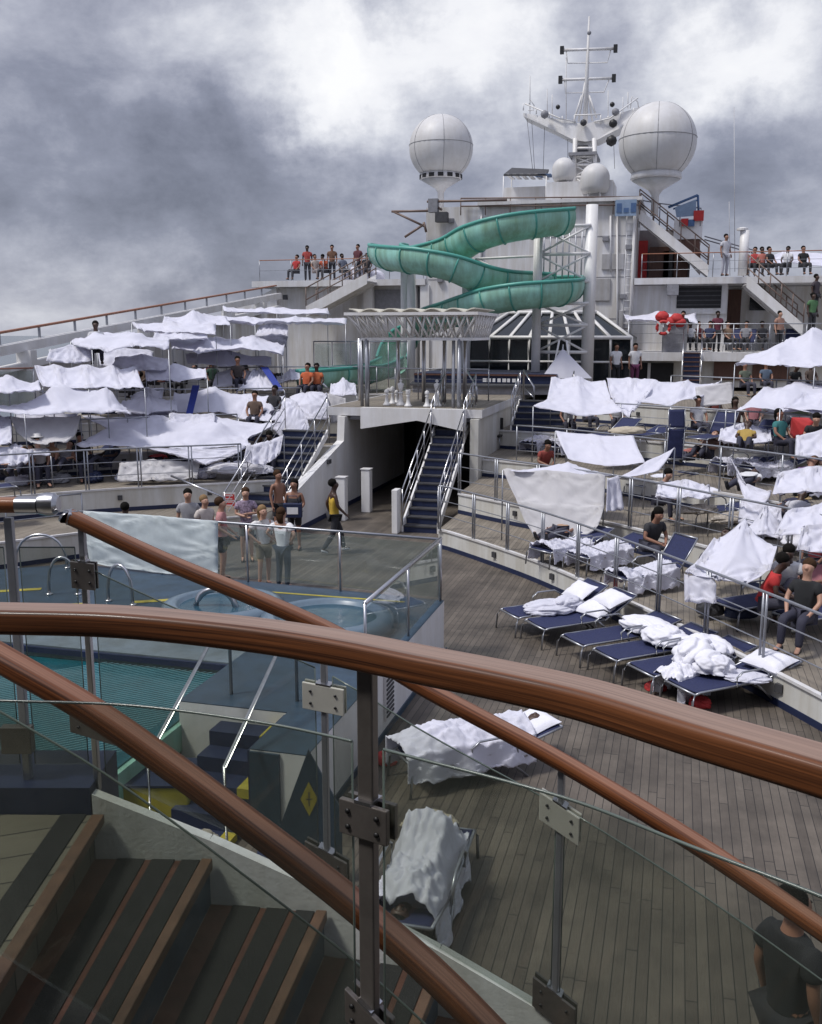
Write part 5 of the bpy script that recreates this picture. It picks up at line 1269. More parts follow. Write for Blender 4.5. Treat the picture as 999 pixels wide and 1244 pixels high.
def joints(pose):
    J = dict(pel=V3((0, 0, .95)), wai=V3((0, .005, 1.08)), che=V3((0, .01, 1.28)), nkb=V3((0, .02, 1.45)), nk=V3((0, .01, 1.50)), jaw=V3((0, -.022, 1.565)), hd=V3((0, -.007, 1.645)), top=V3((0, .003, 1.712)))
    for s, n in ((-1, 'r'), (1, 'l')):
        J['sh' + n] = V3((s * .175, .015, 1.41)); J['el' + n] = V3((s * .225, .04, 1.15)); J['wr' + n] = V3((s * .235, -.04, .91))
        J['hi' + n] = V3((s * .09, 0, .88)); J['kn' + n] = V3((s * .10, -.015, .49)); J['an' + n] = V3((s * .105, .03, .085)); J['to' + n] = V3((s * .12, -.13, .035))
    if pose == 'walk':
        J['knl'] = V3((.09, -.17, .52)); J['anl'] = V3((.09, -.24, .10)); J['tol'] = V3((.10, -.40, .06))
        J['knr'] = V3((-.09, .06, .47)); J['anr'] = V3((-.09, .30, .13)); J['tor'] = V3((-.10, .18, .035))
        J['ell'] = V3((.23, .12, 1.16)); J['wrl'] = V3((.24, .05, .93)); J['elr'] = V3((-.23, -.03, 1.15)); J['wrr'] = V3((-.22, -.20, .97))
    if pose == 'hips':
        for s, n in ((-1, 'r'), (1, 'l')): J['el' + n] = V3((s * .34, .08, 1.2)); J['wr' + n] = V3((s * .19, -.03, 1.03))
    if pose == 'fold':
        J['elr'] = V3((-.24, -.02, 1.16)); J['wrr'] = V3((-.04, -.19, 1.12)); J['ell'] = V3((.24, -.02, 1.16)); J['wrl'] = V3((.03, -.20, 1.18))
    if pose == 'carry':
        for s, n in ((-1, 'r'), (1, 'l')): J['el' + n] = V3((s * .24, .02, 1.16)); J['wr' + n] = V3((s * .17, -.20, 1.0))
    if pose in ('sit', 'recline', 'hunch', 'lie'):
        P = V3((0, 0, .10))
        if pose == 'lie': lean = radians(84)
        elif pose == 'recline': lean = radians(48)
        elif pose == 'hunch': lean = radians(-22)
        else: lean = radians(8)
        up = V3((0, sin(lean), cos(lean))); fw = V3((0, -cos(lean), sin(lean)))
        def at(h, f=0, x=0): return P + up * h + fw * f + V3((x, 0, 0))
        J.update(pel=at(0), wai=at(.13), che=at(.33), nkb=at(.50), nk=at(.57), jaw=at(.635, .03), hd=at(.71, .015), top=at(.775, .01))
        for s, n in ((-1, 'r'), (1, 'l')):
            J['sh' + n] = at(.46, 0, s * .175); J['hi' + n] = P + V3((s * .09, -.06, .0))
            J['el' + n] = at(.22, .06, s * .24); J['wr' + n] = at(.06, .22, s * .17)
            if pose == 'lie': J['el' + n] = at(.20, .0, s * .23); J['wr' + n] = at(-.03, .02, s * .24)
            if pose == 'sit' or pose == 'hunch':
                J['kn' + n] = P + V3((s * .13, -.46, .03)); J['an' + n] = P + V3((s * .13, -.50, -.36)); J['to' + n] = P + V3((s * .15, -.66, -.40))
            elif pose == 'recline':
                J['kn' + n] = P + V3((s * .12, -.40, .22)); J['an' + n] = P + V3((s * .11, -.78, .0)); J['to' + n] = P + V3((s * .14, -.85, .12))
            else:
                J['kn' + n] = P + V3((s * .10, -.46, .02)); J['an' + n] = P + V3((s * .11, -.86, -.02)); J['to' + n] = P + V3((s * .14, -.92, .12))
        if pose == 'hunch':
            for s, n in ((-1, 'r'), (1, 'l')): J['wr' + n] = P + V3((s * .08, -.42, .12)); J['el' + n] = P + V3((s * .25, -.2, .2))
    return J
def person(pose, p, rz, label, skin=SKIN2, hair=HAIRK, top=(.3, .3, .3), bottom=(.03, .03, .05), long=False, hat=None, sleeve='short', near=False, floral=False, shirt=True, shorts=False, scale=1., group=None, skirt=False):
    J = joints(pose); t = thing('person', label, 'person', p, group); t.rotation_euler = (0, 0, rz); t.scale = (scale,) * 3
    nd = {}; ed = []
    def N(n, r, pos=None): nd[n] = (tuple(pos if pos is not None else J[n]), r)
    N('pel', (.135, .105)); N('wai', (.12, .095)); N('che', (.145, .105)); N('nkb', (.105, .075)); N('nk', .064); N('jaw', (.074, .078)); N('hd', (.090, .102)); N('top', (.064, .074))
    ed += [('pel', 'wai'), ('wai', 'che'), ('che', 'nkb'), ('nkb', 'nk'), ('nk', 'jaw'), ('jaw', 'hd'), ('hd', 'top')]
    face = (J['jaw'] - J['nk']); upv = (J['top'] - J['hd']).normalized(); fwd = V3((0, upv.z, -upv.y)) * -1
    if fwd.y > 0 and pose not in ('lie',): fwd = -fwd
    if pose == 'lie': fwd = V3((0, -upv.z, upv.y))
    nose = J['hd'].lerp(J['jaw'], .35) + fwd * .105; N('nose', .014, nose); ed.append(('hd', 'nose'))
    for s, n in ((-1, 'r'), (1, 'l')):
        N('sh' + n, .050); N('el' + n, .040); N('wr' + n, .028); ed += [('che', 'sh' + n), ('sh' + n, 'el' + n), ('el' + n, 'wr' + n)]
        fa = (J['wr' + n] - J['el' + n]).normalized(); sd = V3((s, 0, 0)); sd = (sd - fa * sd.dot(fa)).normalized(); pn = fa.cross(sd).normalized()
        if pn.y > 0: pn = -pn
        wr = J['wr' + n]; N('pa' + n, (.034, .018), wr + fa * .07); ed.append(('wr' + n, 'pa' + n))
        for k in range(4):
            b0 = wr + fa * .10 + pn * 0 + (sd.cross(fa)) * 0 + pn.cross(fa) * ((k - 1.5) * .019); ln = (.062, .075, .07, .052)[k]
            cu = -sd * .4
            N('f%d%s0' % (k, n), .0095, b0); N('f%d%s1' % (k, n), .0085, b0 + (fa * .9 + cu * .3).normalized() * ln * .5); N('f%d%s2' % (k, n), .007, b0 + (fa * .9 + cu * .3).normalized() * ln * .5 + (fa * .7 + cu).normalized() * ln * .5)
            ed += [('pa' + n, 'f%d%s0' % (k, n)), ('f%d%s0' % (k, n), 'f%d%s1' % (k, n)), ('f%d%s1' % (k, n), 'f%d%s2' % (k, n))]
        N('th' + n + '0', .011, wr + fa * .055 + pn * .034); N('th' + n + '1', .009, wr + fa * .10 + pn * .052); ed += [('pa' + n, 'th' + n + '0'), ('th' + n + '0', 'th' + n + '1')]
        N('ea' + n, .014, J['hd'] + V3((s * .088, 0, 0)) - upv * .01 - fwd * .0); ed.append(('hd', 'ea' + n))
        N('hi' + n, .085); N('kn' + n, .056); N('ca' + n, .05, J['kn' + n].lerp(J['an' + n], .35) - (fwd if 'wal' in pose else V3((0, 0, 0))) * 0); N('an' + n, .036); N('to' + n, (.04, .024))
        ed += [('pel', 'hi' + n), ('hi' + n, 'kn' + n), ('kn' + n, 'ca' + n), ('ca' + n, 'an' + n), ('an' + n, 'to' + n)]
    def put(nm, me, m, par=t):
        o = bpy.data.objects.new(nm, me); COL.objects.link(o); o.parent = par
        if me.materials[0] is None: pass
        o.material_slots[0].link = 'OBJECT'; o.material_slots[0].material = m; return o
    put('body', skin_mesh('body_' + pose, nd, ed), skin)
    # shirt
    if shirt:
        c = {}; e = []
        def K(n, r, pos=None): c[n] = (tuple(pos if pos is not None else J[n]), r)
        K('wai', (.158, .128)); K('pel', (.175, .138), J['pel'].lerp(J['wai'], -.25)); K('che', (.180, .138)); K('nkb', (.122, .095), J['nkb'].lerp(J['nk'], .12))
        e += [('wai', 'pel'), ('wai', 'che'), ('che', 'nkb')]
        for s, n in ((-1, 'r'), (1, 'l')):
            K('sh' + n, .098 if sleeve else .074); e.append(('che', 'sh' + n))
            if sleeve == 'short': K('el' + n, .074, J['sh' + n].lerp(J['el' + n], .66)); e.append(('sh' + n, 'el' + n))
            if sleeve == 'long': K('el' + n, .055); K('wr' + n, .042); e += [('sh' + n, 'el' + n), ('el' + n, 'wr' + n)]
        put('shirt', skin_mesh('shirt_%s_%s' % (pose, sleeve), c, e), cloth(top) if not floral else mat('floral_print', (.26, .20, .27), .85, var=.75, scale=22))
    c = {}; e = []
    def K(n, r, pos=None): c[n] = (tuple(pos if pos is not None else J[n]), r)
    K('pel', (.155, .122)); 
    for s, n in ((-1, 'r'), (1, 'l')):
        K('hi' + n, .10); K('kn' + n, .072 if not shorts else .085, J['kn' + n] if not shorts else J['hi' + n].lerp(J['kn' + n], .75)); e += [('pel', 'hi' + n), ('hi' + n, 'kn' + n)]
        if not shorts: K('an' + n, .056); e.append(('kn' + n, 'an' + n))
    put('shorts' if shorts else 'trousers', skin_mesh('legs_%s_%d' % (pose, shorts), c, e), cloth(bottom))
    for s, n in ((-1, 'r'), (1, 'l')):
        put('shoe', skin_mesh('shoe_' + pose + n, {'a': (tuple(J['an' + n] + (J['to' + n] - J['an' + n]) * .0 - V3((0, 0, .035))), .044), 'b': (tuple(J['to' + n]), (.047, .03)), 'c': (tuple(J['an' + n] + V3((0, .05, -.045))), .035)}, [('a', 'b'), ('a', 'c')]), BLACK if not near else cloth((.35, .35, .36)) if near == 'w' else BLACK)
    key = 'hair_%s_%d' % (pose, long)
    if key not in MESH:
        hc = J['hd'] + upv * .044 - fwd * .040; rt = V3((1, 0, 0)); mb = MB()
        def hf(u, v):
            a, b = 2 * pi * u, pi * (v - .5); n_ = 1 + .06 * noise.noise(Vector((cos(a) * 5, sin(a) * 5, v * 9)))
            return hc + (rt * (cos(b) * cos(a) * .098) + fwd * (cos(b) * sin(a) * .104) + upv * (sin(b) * .098)) * n_
        mb.grid(hf, 18, 12)
        if long:
            def hl(u, v):
                a = 2 * pi * u; r = .085 - .03 * v; c_ = hc - fwd * (.05 + .03 * sin(pi * v)) - upv * (.02 + .24 * v)
                return c_ + rt * (cos(a) * r * 1.15) + fwd * (sin(a) * r * .55)
            mb.grid(hl, 14, 8)
        me = bpy.data.meshes.new(key); me.from_pydata(mb.v, [], mb.f); me.update()
        for q_ in me.polygons: q_.use_smooth = True
        me.materials.append(WHITE); MESH[key] = me
    put('hair', MESH[key], hair)
    if hat:
        hc = J['top'] + upv * .03
        mb = MB().lathe([(.17, 0), (.165, .015), (.105, .02), (.095, .09), (.05, .105), (.01, .108)], hc, 18); o = mb.build('hat', hat, None, True, origin=False); o.parent = t
    if near:
        for s in (-1, 1):
            o = MB().lathe([(.002, -.011), (.011, 0), (.002, .011)], J['hd'] - upv * .005 + fwd * .083 + V3((s * .032, 0, 0)), 10).build('eye', DARK, None, True, origin=False); o.parent = t
        o = MB().obox(J['jaw'] + fwd * .062 - upv * .005, (.024, 0, 0), fwd * .006, upv * .005).build('mouth', mat('lips', (.25, .08, .07), .5), None, origin=False, bevel=.003); o.parent = t
    return t
def face_to(p, q): d = Vector(q) - Vector(p); return math.atan2(d.x, -d.y)      # rz so that local -Y points at q
CAMG = Vector((0, 0, 0))
# ------------------------------------------------------------------ people on the main deck
def deckp(px, py): return PZ(px, py, .008)
p = deckp(407, 672)
person('walk', p, face_to(p, p + Vector((3, 2, 0))) , 'man in a sleeveless yellow top and dark trousers walking across the deck', SKIN3, HAIRK, (.50, .33, .04), (.025, .025, .03), sleeve=None, near='w')
p = deckp(322, 712); person('hips', p, face_to(p, CAMG) + .5, 'blonde woman in a white shirt and khaki shorts, left of the pair in white', SKIN1, HAIRL, (.66, .64, .64), (.20, .16, .11), long=True, near=True, shorts=True, scale=.95)
p = deckp(345, 715); person('hips', p, face_to(p, CAMG) + 2.6, 'woman in a white top and dark jeans seen from behind, hand on her hip', SKIN1, HAIRB, (.72, .72, .74), (.02, .03, .05), long=True, near=True, scale=.95)
p = deckp(301, 682); person('fold', p, face_to(p, CAMG), 'woman in a grey floral blouse standing near the red notice', SKIN1, HAIRB, (.24, .20, .24), (.15, .12, .12), near=True, shorts=True, scale=.96, floral=True)
p = deckp(359, 668); pm_ = person('carry', p, face_to(p, CAMG) - .3, 'woman in black shorts carrying a dark blue bag with a white patch', SKIN2, HAIRK, (.03, .03, .035), (.02, .02, .025), sleeve=None, near=True, shorts=True, long=True, scale=.97)
q = p + Vector((0, 0, 1.02)) - FH * .32
t = thing('shoulder_bag', 'dark blue bag with a white patch held by the woman in black', 'bag', q)
MB().obox(q, RT * .22, FH * .07, (0, 0, .17)).build('body', NAVYP, t, bevel=.02); MB().obox(q - FH * .075, RT * .13, FH * .004, (0, 0, .08)).build('patch', WHITE, t)
MB().tube([q + RT * -.14 + Vector((0, 0, .16)), q + RT * -.1 + Vector((0, 0, .34)), q + RT * .1 + Vector((0, 0, .34)), q + RT * .14 + Vector((0, 0, .16))], .012, 6).build('strap', NAVYP, t, True)
p = deckp(340, 656); person('stand', p, face_to(p, CAMG) + .7, 'shirtless tanned man standing at the foot of the left stairs', SKIN2, HAIRB, (.1, .1, .1), (.02, .02, .025), shirt=False, near=True, shorts=True)
p = deckp(272, 705); person('carry', p, face_to(p, p + RT), 'person in a red and white top reaching out from behind the hanging sheet', SKIN1, HAIRB, (.42, .20, .20), (.03, .03, .04), near=True, shorts=True)
p = deckp(232, 690); person('stand', p, face_to(p, CAMG), 'person in sunglasses whose head shows above the hanging sheet', SKIN1, HAIRK, (.3, .3, .32), (.05, .05, .06), near=True)
p = deckp(252, 694); person('stand', p, face_to(p, CAMG) + .6, 'fair-haired person behind the hanging sheet, next to the one in sunglasses', SKIN1, HAIRL, (.5, .45, .42), (.05, .05, .06), near=True, scale=.95)
p = deckp(157, 706); person('stand', p, face_to(p, CAMG) + 3, 'dark-haired person in white seen above the hanging sheet at left', SKIN3, HAIRK, (.6, .6, .62), (.05, .05, .06), scale=.95)
p = PZ(968, 1084, 1.73); p.z = .008; person('stand', p, face_to(p, CAMG) + 2.4, 'person in a dark shirt standing on the planked deck below the right-hand glass', SKIN2, HAIRK, (.012, .013, .015), (.02, .02, .022), near=True)
p = PZ(60, 946, .62) ; p = LF(-2.0, 5.2, 0)

# red notice on the left white wall
q = PZ(279, 640, .0)
e = min(EDGE_L[1], key=lambda v: abs((v - Vector((0, 0, 0))).dot(RT) / (v.dot(FH)) - (279 - CX) / FPX / 1.0))
q = PF(279, 612, e.dot(FH) - .12)
t = thing('notice_board', 'red and white notice board fixed to the curved white wall', 'notice', q)
MB().obox(q, RT * .17, FH * .012, (0, 0, .30)).build('board', WALLW, t)
for k in range(3): MB().obox(q - FH * .014 + Vector((0, 0, .18 - .18 * k)), RT * .14, FH * .002, (0, 0, .075 if k < 2 else .07)).build('red_panel', RED, t)
mb = MB()
for k in range(6): mb.obox(q - FH * .018 + Vector((0, 0, .22 - .085 * k)) + RT * (-.02 * (k % 2)), RT * .10, FH * .001, (0, 0, .010))
mb.build('lettering', WHITE, t)
# chrome handrail by the notice
a, b = PF(208, 578, 24.2), PF(272, 604, 23.6)
t = thing('step_handrail', 'chrome handrail sloping down the curved white wall to the notice', 'handrail', (b.x, b.y, 0))
MB().tube([a, b, Vector((b.x, b.y, .01))], .03, 8).build('tube', STEEL, t, True)

# sheet hung on the pool glass
def onb(px, z, off):
    d = ray(px, 640); a, b = FR0, FR1; e_ = b - a      # where this image column meets the far balustrade
    k = (d.x * a.y - d.y * a.x) / (d.y * e_.x - d.x * e_.y); q = a + e_ * k; return Vector((q.x, q.y, z)) - FH * off
sheet('pale blue-white sheet hung over the pool glass behind the rails', [[onb(104, 1.955, .06), onb(185, 1.965, .06), onb(266, 1.95, .06)], [onb(107, 1.40, .09), onb(186, 1.42, .09), onb(265, 1.42, .09)], [onb(108, .98, .07), onb(186, .93, .09), onb(264, .97, .07)]], sag=.02, wr=.035, seed=3, m=mat('pale_blue_sheet', (.66, .72, .74), .85, var=.08, scale=5, trans=.25, bump=.2, bscale=20))

# ------------------------------------------------------------------ loungers on the planked deck, right
hd = Vector((.77, .64, 0)).normalized(); al = Vector((.70, -.714, 0))
F0 = Vector((-2.62, 16.05, .008))
RG = 'navy loungers lined along the lowest right terrace'
lab = ['leftmost navy lounger of the row on the planks, topped with crumpled sheet', 'second navy lounger of the deck row, two white pillows at its head', 'third navy lounger of the deck row, bare foot end, duvet at its head', 'fourth navy lounger of the deck row, just right of the bare one', 'fifth navy lounger of the deck row, half under the piled duvets', 'last navy lounger of the deck row, folded white pillow at its head']
offs = [0, .74, 1.72, 2.50, 3.28, 4.06]; LP = []
for k, o_ in enumerate(offs):
    f = F0 + al * o_; LP.append(f); lounger(lab[k], f, hd, 30 if k in (0, 1) else 14, RG)
def onl(k, d, s=0, z=.40): return LP[k] + hd * d + al * s + Vector((0, 0, z))
rzh = math.atan2(-hd.x, hd.y)
bundle('crumpled white sheet lying across the leftmost deck lounger', onl(0, .70, .15, .36), (.36, .52, .13), rzh, SHEET, 3, 'bedsheet', 'bedsheet', .35)
bundle('rolled white sheet heaped beside the two pillows on the second lounger', onl(0, .95, .30, .42), (.22, .30, .16), rzh, SHEET, 8, 'bedsheet', 'bedsheet', .3)
pillow('white pillow leaning at the head of the leftmost deck lounger', onl(0, 1.42, .05, .60), (.30, .22, .07), rzh, .55, 1)
pillow('lower white pillow on the second deck lounger', onl(1, 1.25, -.05, .44), (.33, .23, .085), rzh + .2, .25, 2)
pillow('upper white pillow stacked on another on the second deck lounger', onl(1, 1.50, .05, .62), (.33, .23, .085), rzh - .1, .35, 3)
bundle('red cloth bag on the terrace edge behind the second deck lounger', PF(752, 732, 16.9), (.20, .17, .2), 0, RED, 4, 'bag', 'cloth_bag', .3)
bundle('long white duvet rolled along the third and fourth deck loungers', onl(2, 1.25, .25, .40), (.55, .28, .17), rzh + .15, QUILT, 5)
bundle('plump white duvet at the head of the fourth deck lounger', onl(3, 1.15, .0, .40), (.36, .34, .20), rzh, QUILT, 6)
bundle('white duvet heap at the head of the fifth deck lounger', onl(4, 1.25, -.1, .40), (.42, .36, .24), rzh, QUILT, 7)
bundle('knotted white duvet in the middle of the fifth deck lounger', onl(4, .85, .15, .40), (.30, .46, .27), rzh + .5, QUILT, 9)
bundle('white duvet slumped between the fifth and last deck loungers', onl(5, .80, -.25, .40), (.34, .30, .22), rzh, QUILT, 12)
drape('white duvet end hanging down off the foot of the last deck lounger', LP[4] + hd * .10 + al * .42, LP[4] + hd * .75 + al * .30, .22, lambda v: .16 * sin(pi * min(1, v * 1.1)), .34, 5, QUILT, .36, .05)
pillow('folded grey-white pillow at the head of the last deck lounger', onl(5, 1.52, .08, .52), (.33, .24, .09), rzh + .1, .25, 6)
bundle('flat white cloth trailing across the last deck lounger', onl(5, 1.05, .15, .36), (.30, .32, .05), rzh, SHEET, 14, 'bedsheet', 'bedsheet', .4)
for k, d_, lab_ in ((4, .3, 'red shoes bag tucked under the fifth deck lounger'), (5, .4, 'red bag on the planks under the last deck lounger')):
    bundle(lab_, LP[k] + hd * d_ + Vector((0, 0, .0)), (.16, .14, .12), 0, RED, 3 + k, 'bag', 'cloth_bag', .25)

# ------------------------------------------------------------------ foreground loungers seen through the glass
a, b = PZ(470, 955, .05), PZ(722, 905, .05); hd1 = (b - a); hd1.z = 0; hd1.normalize()
f = a + hd1 * .2; f.z = .008
lounger('navy lounger with someone asleep under a sheet, seen over the glass edge', f, hd1, 14)
drape('white sheet covering the sleeper on the lounger seen over the glass edge', f - hd1 * .08 + Vector((0, 0, 0)), f + hd1 * 1.55, .33, lambda v: .20 * sin(pi * (.18 + .6 * v)) + .04 * sin(7 * v), .30, 4, SHEET, .47, .035)
p = f + hd1 * 1.05 + Vector((0, 0, .36)); person('lie', p - Vector((0, 0, .04)), math.atan2(-hd1.x, hd1.y), 'person with black hair lying asleep in a white shirt on the lounger', SKIN3, HAIRK, (.62, .62, .66), (.05, .05, .06), sleeve='long')
pillow('white pillow under the sleeper with black hair', f + hd1 * 1.72 + Vector((0, 0, .50)), (.28, .22, .07), math.atan2(-hd1.x, hd1.y), .3, 8)
p = PZ(470, 918, .1); t_ = bundle('red bag on the planks against the white pool wall', Vector((p.x, p.y, .01)), (.14, .12, .12), 0, RED, 2, 'bag', 'cloth_bag', .2)
q = PZ(505, 905, .0); o = MB().obox(Vector((q.x, q.y, .02)), RT * .2, FH * .1, (0, 0, .012)).build('folded_towel', BLUEC, bevel=.01); tag(o, 'folded blue towel on the planks beside the pool wall', 'towel')
f2 = PZ(540, 1002, .34); f2.z = .008; hd2 = Vector((.02, -1, 0)).normalized()
lounger('navy lounger nearest the viewer, seen through the dark glass', f2, hd2, 12)
def knee(v): return .08 + .36 * math.exp(-((v - .36) / .20) ** 2) + .18 * math.exp(-((v - .85) / .35) ** 2)
drape('thin white sheet over raised knees on the lounger nearest the viewer', f2 + hd2 * .28, f2 + hd2 * 1.75, .30, knee, .34, 11, SHEET, .40, .06, knees=True)
person('lie', f2 + hd2 * 1.05 + Vector((0, 0, .235)), math.atan2(-hd2.x, hd2.y), 'person lying under the thin white sheet, head towards the stair', SKIN3, HAIRK, (.3, .3, .33), (.03, .03, .035), near=True)
bundle('crumpled beige towel at the foot of the lounger nearest the viewer', f2 + hd2 * .18 + Vector((-.10, 0, .36)), (.26, .20, .12), .3, BEIGE, 5, 'towel', 'towel', .45, 1.8)
bundle('small cream cloth lump on the stair stringer edge', PF(248, 1012, 3.6) - Vector((0, 0, .05)), (.06, .05, .05), 0, BEIGE, 6, 'cloth', 'cloth', .3)

# ------------------------------------------------------------------ right terraces: hung sheets, loungers, people
sheet('big greyish bedsheet hung like a screen from the second right railing', [[(611, 570, 21.6), (672, 572, 21.2), (735, 577, 20.6)], [(628, 610, 21.0), (680, 614, 20.7), (734, 616, 20.3)], [(648, 652, 20.4), (690, 662, 20.2), (726, 640, 20.0)]], .12, .05, 2, SHEET2, poles=((0, 0), (0, 2)))
sheet('narrow white sheet end hanging beside the big greyish screen', [[(738, 580, 20.4), (752, 578, 20.6)], [(736, 622, 20.2), (758, 618, 20.4)]], .03, .03, 5, flut=.05)
sheet('white sheet peaked behind the big greyish screen', [[(640, 571, 22.0), (690, 561, 22.4), (735, 576, 22)], [(620, 572, 21.4), (690, 574, 21.2), (742, 578, 20.9)]], .04, .03, 4)
sheet('smooth white bedsheet slung between rails, tied at both upper corners', [[(675, 523, 24.6), (722, 528, 24.3), (770, 529, 24)], [(690, 557, 23.2), (735, 566, 22.8), (784, 562, 22.6)]], .10, .03, 6, poles=((0, 0), (0, 2), (1, 2)))
sheet('white strip of sheet slanting up to the right beside the slung bedsheet', [[(786, 560, 22.5), (820, 543, 22.8)], [(745, 582, 21.6), (800, 572, 22)]], .10, .02, 7, poles=((0, 1),))
sheet('white tent swooping low at its left corner, in front of the stage', [[(670, 458, 30.5), (702, 457, 30.5), (735, 462, 30.5)], [(665, 482, 28.5), (705, 480, 28.4), (742, 482, 28.3)], [(648, 493, 27.4), (705, 505, 27.2), (757, 500, 27.2)]], .12, .05, 8, poles=((0, 0), (2, 0), (2, 2)))
sheet('white tent panel twisted together in the middle of the tent row', [[(737, 459, 30.5), (768, 459, 30.5), (798, 462, 30.4)], [(742, 480, 29), (766, 490, 28.6), (790, 474, 29)], [(756, 503, 27.4), (764, 510, 27.3), (770, 500, 27.4)]], .10, .06, 9, poles=((0, 1),))
sheet('white tent panel right of the twisted one, scooped along its lower edge', [[(798, 461, 30.2), (836, 461, 30), (876, 462, 29.8)], [(772, 487, 28.2), (815, 492, 27.8), (845, 484, 28)]], .16, .05, 10, poles=((0, 2), (1, 1)))
sheet('greyer white sheet hanging below the scooped tent panel', [[(845, 470, 28.8), (890, 464, 28.8)], [(848, 494, 28.4), (893, 490, 28.4)]], .05, .03, 12, SHEET2)
sheet('large peaked white tent at the right edge, in front of the bar', [[(905, 432, 31), (960, 412, 32), (990, 404, 32), (1060, 412, 32)], [(896, 440, 29.5), (945, 428, 29), (985, 426, 29), (1060, 430, 29)], [(893, 442, 28.5), (945, 444, 27.5), (990, 446, 27.2), (1060, 452, 27)]], .10, .05, 13, peaks=((.62, .15, .35, .6), (.3, .5, .2, .5)), poles=((2, 0), (2, 2), (0, 1)))
sheet('long white tent slanting down to a point left of the red umbrella', [[(928, 470, 27.5), (965, 465, 27.5), (1030, 465, 27.5)], [(894, 498, 24.5), (945, 500, 24), (1030, 506, 23.6)]], .14, .05, 14, peaks=((.4, .4, .25, .5),), poles=((1, 0), (1, 1), (0, 0)))
sheet('white tent flap overlapping the right end of the long slanting tent', [[(975, 476, 25.5), (1040, 470, 25.5)], [(948, 496, 23.9), (1040, 512, 23.4)]], .10, .04, 15, poles=((1, 0),))
sheet('thin white sheet looping down from a rail to a lounger on the third terrace', [[(887, 556, 19.8), (893, 566, 19.7), (896, 580, 19.5)], [(905, 588, 19.2), (912, 596, 19.0), (905, 606, 18.7)], [(938, 596, 19.0), (935, 604, 18.7), (928, 612, 18.3)]], .05, .03, 16)
sheet('white tent pitched over a lounger behind the lowest railing, peak in the middle', [[(868, 652, 15.6), (906, 628, 15.8), (944, 664, 15.0)], [(850, 675, 14.9), (890, 672, 14.7), (936, 690, 14.5)], [(832, 695, 14.6), (870, 706, 14.3), (905, 712, 14.2)]], .05, .05, 17, poles=((0, 1),))
sheet('white sheet side falling to the floor from the pitched tent', [[(832, 696, 14.62), (870, 707, 14.32)], [(832, 730, 14.45), (872, 732, 14.2)]], .02, .04, 18, flut=.04)
sheet('small white tent peaking behind the pitched one', [[(905, 640, 16.6), (930, 614, 16.6), (952, 640, 16.4)], [(900, 652, 16.2), (925, 650, 16.0), (950, 656, 16)]], .05, .04, 19, poles=((0, 1),))
sheet('white sheet over reclining sunbathers at the right edge of the second terrace', [[(955, 622, 16.4), (1000, 610, 16.6), (1050, 610, 16.6)], [(940, 650, 15.8), (990, 648, 15.6), (1050, 655, 15.5)]], .02, .06, 20)
sheet('white canopy stretched over the upper right deck, farthest to the right', [[(930, 312, 52), (955, 305, 53), (1040, 308, 53)], [(925, 320, 50), (960, 318, 50), (1040, 326, 50)]], .25, .10, 21, poles=())
sheet('white sheet shading the people on the bar platform', [[(757, 381, 43.5), (800, 377, 44), (846, 380, 44)], [(764, 389, 41.6), (802, 391, 41.4), (848, 392, 41.4)]], .15, .08, 22, poles=((1, 0), (1, 2)))
# loungers with sheets on the right terraces
TG = 'loungers on the right terraces'
def tl(px, py, z, hd_, lab_, ang=25, sh=None, shlab=None, seed=1):
    p = PZ(px, py, z + .006); hd_ = Vector(hd_).normalized(); lounger(lab_, p, hd_, ang, TG)
    if sh == 'drape': drape(shlab, p + hd_ * .05, p + hd_ * 1.25, .33, lambda v: .08 + .06 * sin(4 * v + seed), .28, seed, SHEET, .37, .04)
    if sh == 'bundle': bundle(shlab, p + hd_ * .9 + Vector((0, 0, .36)), (.33, .45, .16), math.atan2(-hd_.x, hd_.y), QUILT, seed, amp=.3)
    return p, hd_
tl(655, 688, .47, (.6, .8, 0), 'lounger under the hung greyish sheet, draped in white', 20, 'drape', 'white sheet draped on the lounger below the hung greyish screen', 2)
tl(745, 722, .47, (.75, .66, 0), 'lounger with a raised navy back behind the lowest railing, a woman sitting on it', 55, 'drape', 'white sheet over the legs of the woman on the raised navy lounger', 3)
tl(700, 695, .47, (.65, .76, 0), 'lounger draped in white beside the greyish screen, right of the covered one', 15, 'drape', 'white sheet bunched on the lounger right of the greyish screen', 4)
tl(880, 760, .47, (.75, .66, 0), 'lounger behind the lowest railing with a man in red sitting on it', 40)
tl(955, 775, .47, (.75, .66, 0), 'lounger at the right edge behind the lowest railing, shoes by it', 35)
tl(835, 640, 1.0, (.8, .6, 0), 'lounger heaped with patterned towels on the second terrace', 10)
tl(875, 655, 1.0, (.8, .6, 0), 'second lounger heaped with patterned towels on the second terrace', 10)
bundle('patterned brown towels heaped on the left of two loungers, second terrace', PZ(845, 622, 1.42), (.5, .3, .12), .7, SALT, 3, 'towels', 'towel_heap', .4)
bundle('patterned brown towels heaped on the right of two loungers, second terrace', PZ(890, 633, 1.42), (.55, .32, .12), .7, SALT, 5, 'towels', 'towel_heap', .4)
pillow('white pillow resting beyond the patterned towels on the second terrace', PZ(860, 598, 1.45), (.35, .24, .1), .7, .1, 4)
tl(640, 552, 1.5, (.5, .86, 0), 'left of two loungers spread with white sheet below the tan chair', 15, 'drape', 'white sheet spread on the left lounger below the tan chair', 6)
tl(668, 556, 1.5, (.5, .86, 0), 'right of two loungers spread with white sheet below the tan chair', 35, 'drape', 'white sheet spread on the right lounger, next to the slung bedsheet', 7)
tl(870, 580, 1.5, (.8, .6, 0), 'lounger with a long white sheet trailing, third terrace', 20, 'drape', 'long white sheet trailing off the lounger on the third terrace', 8)
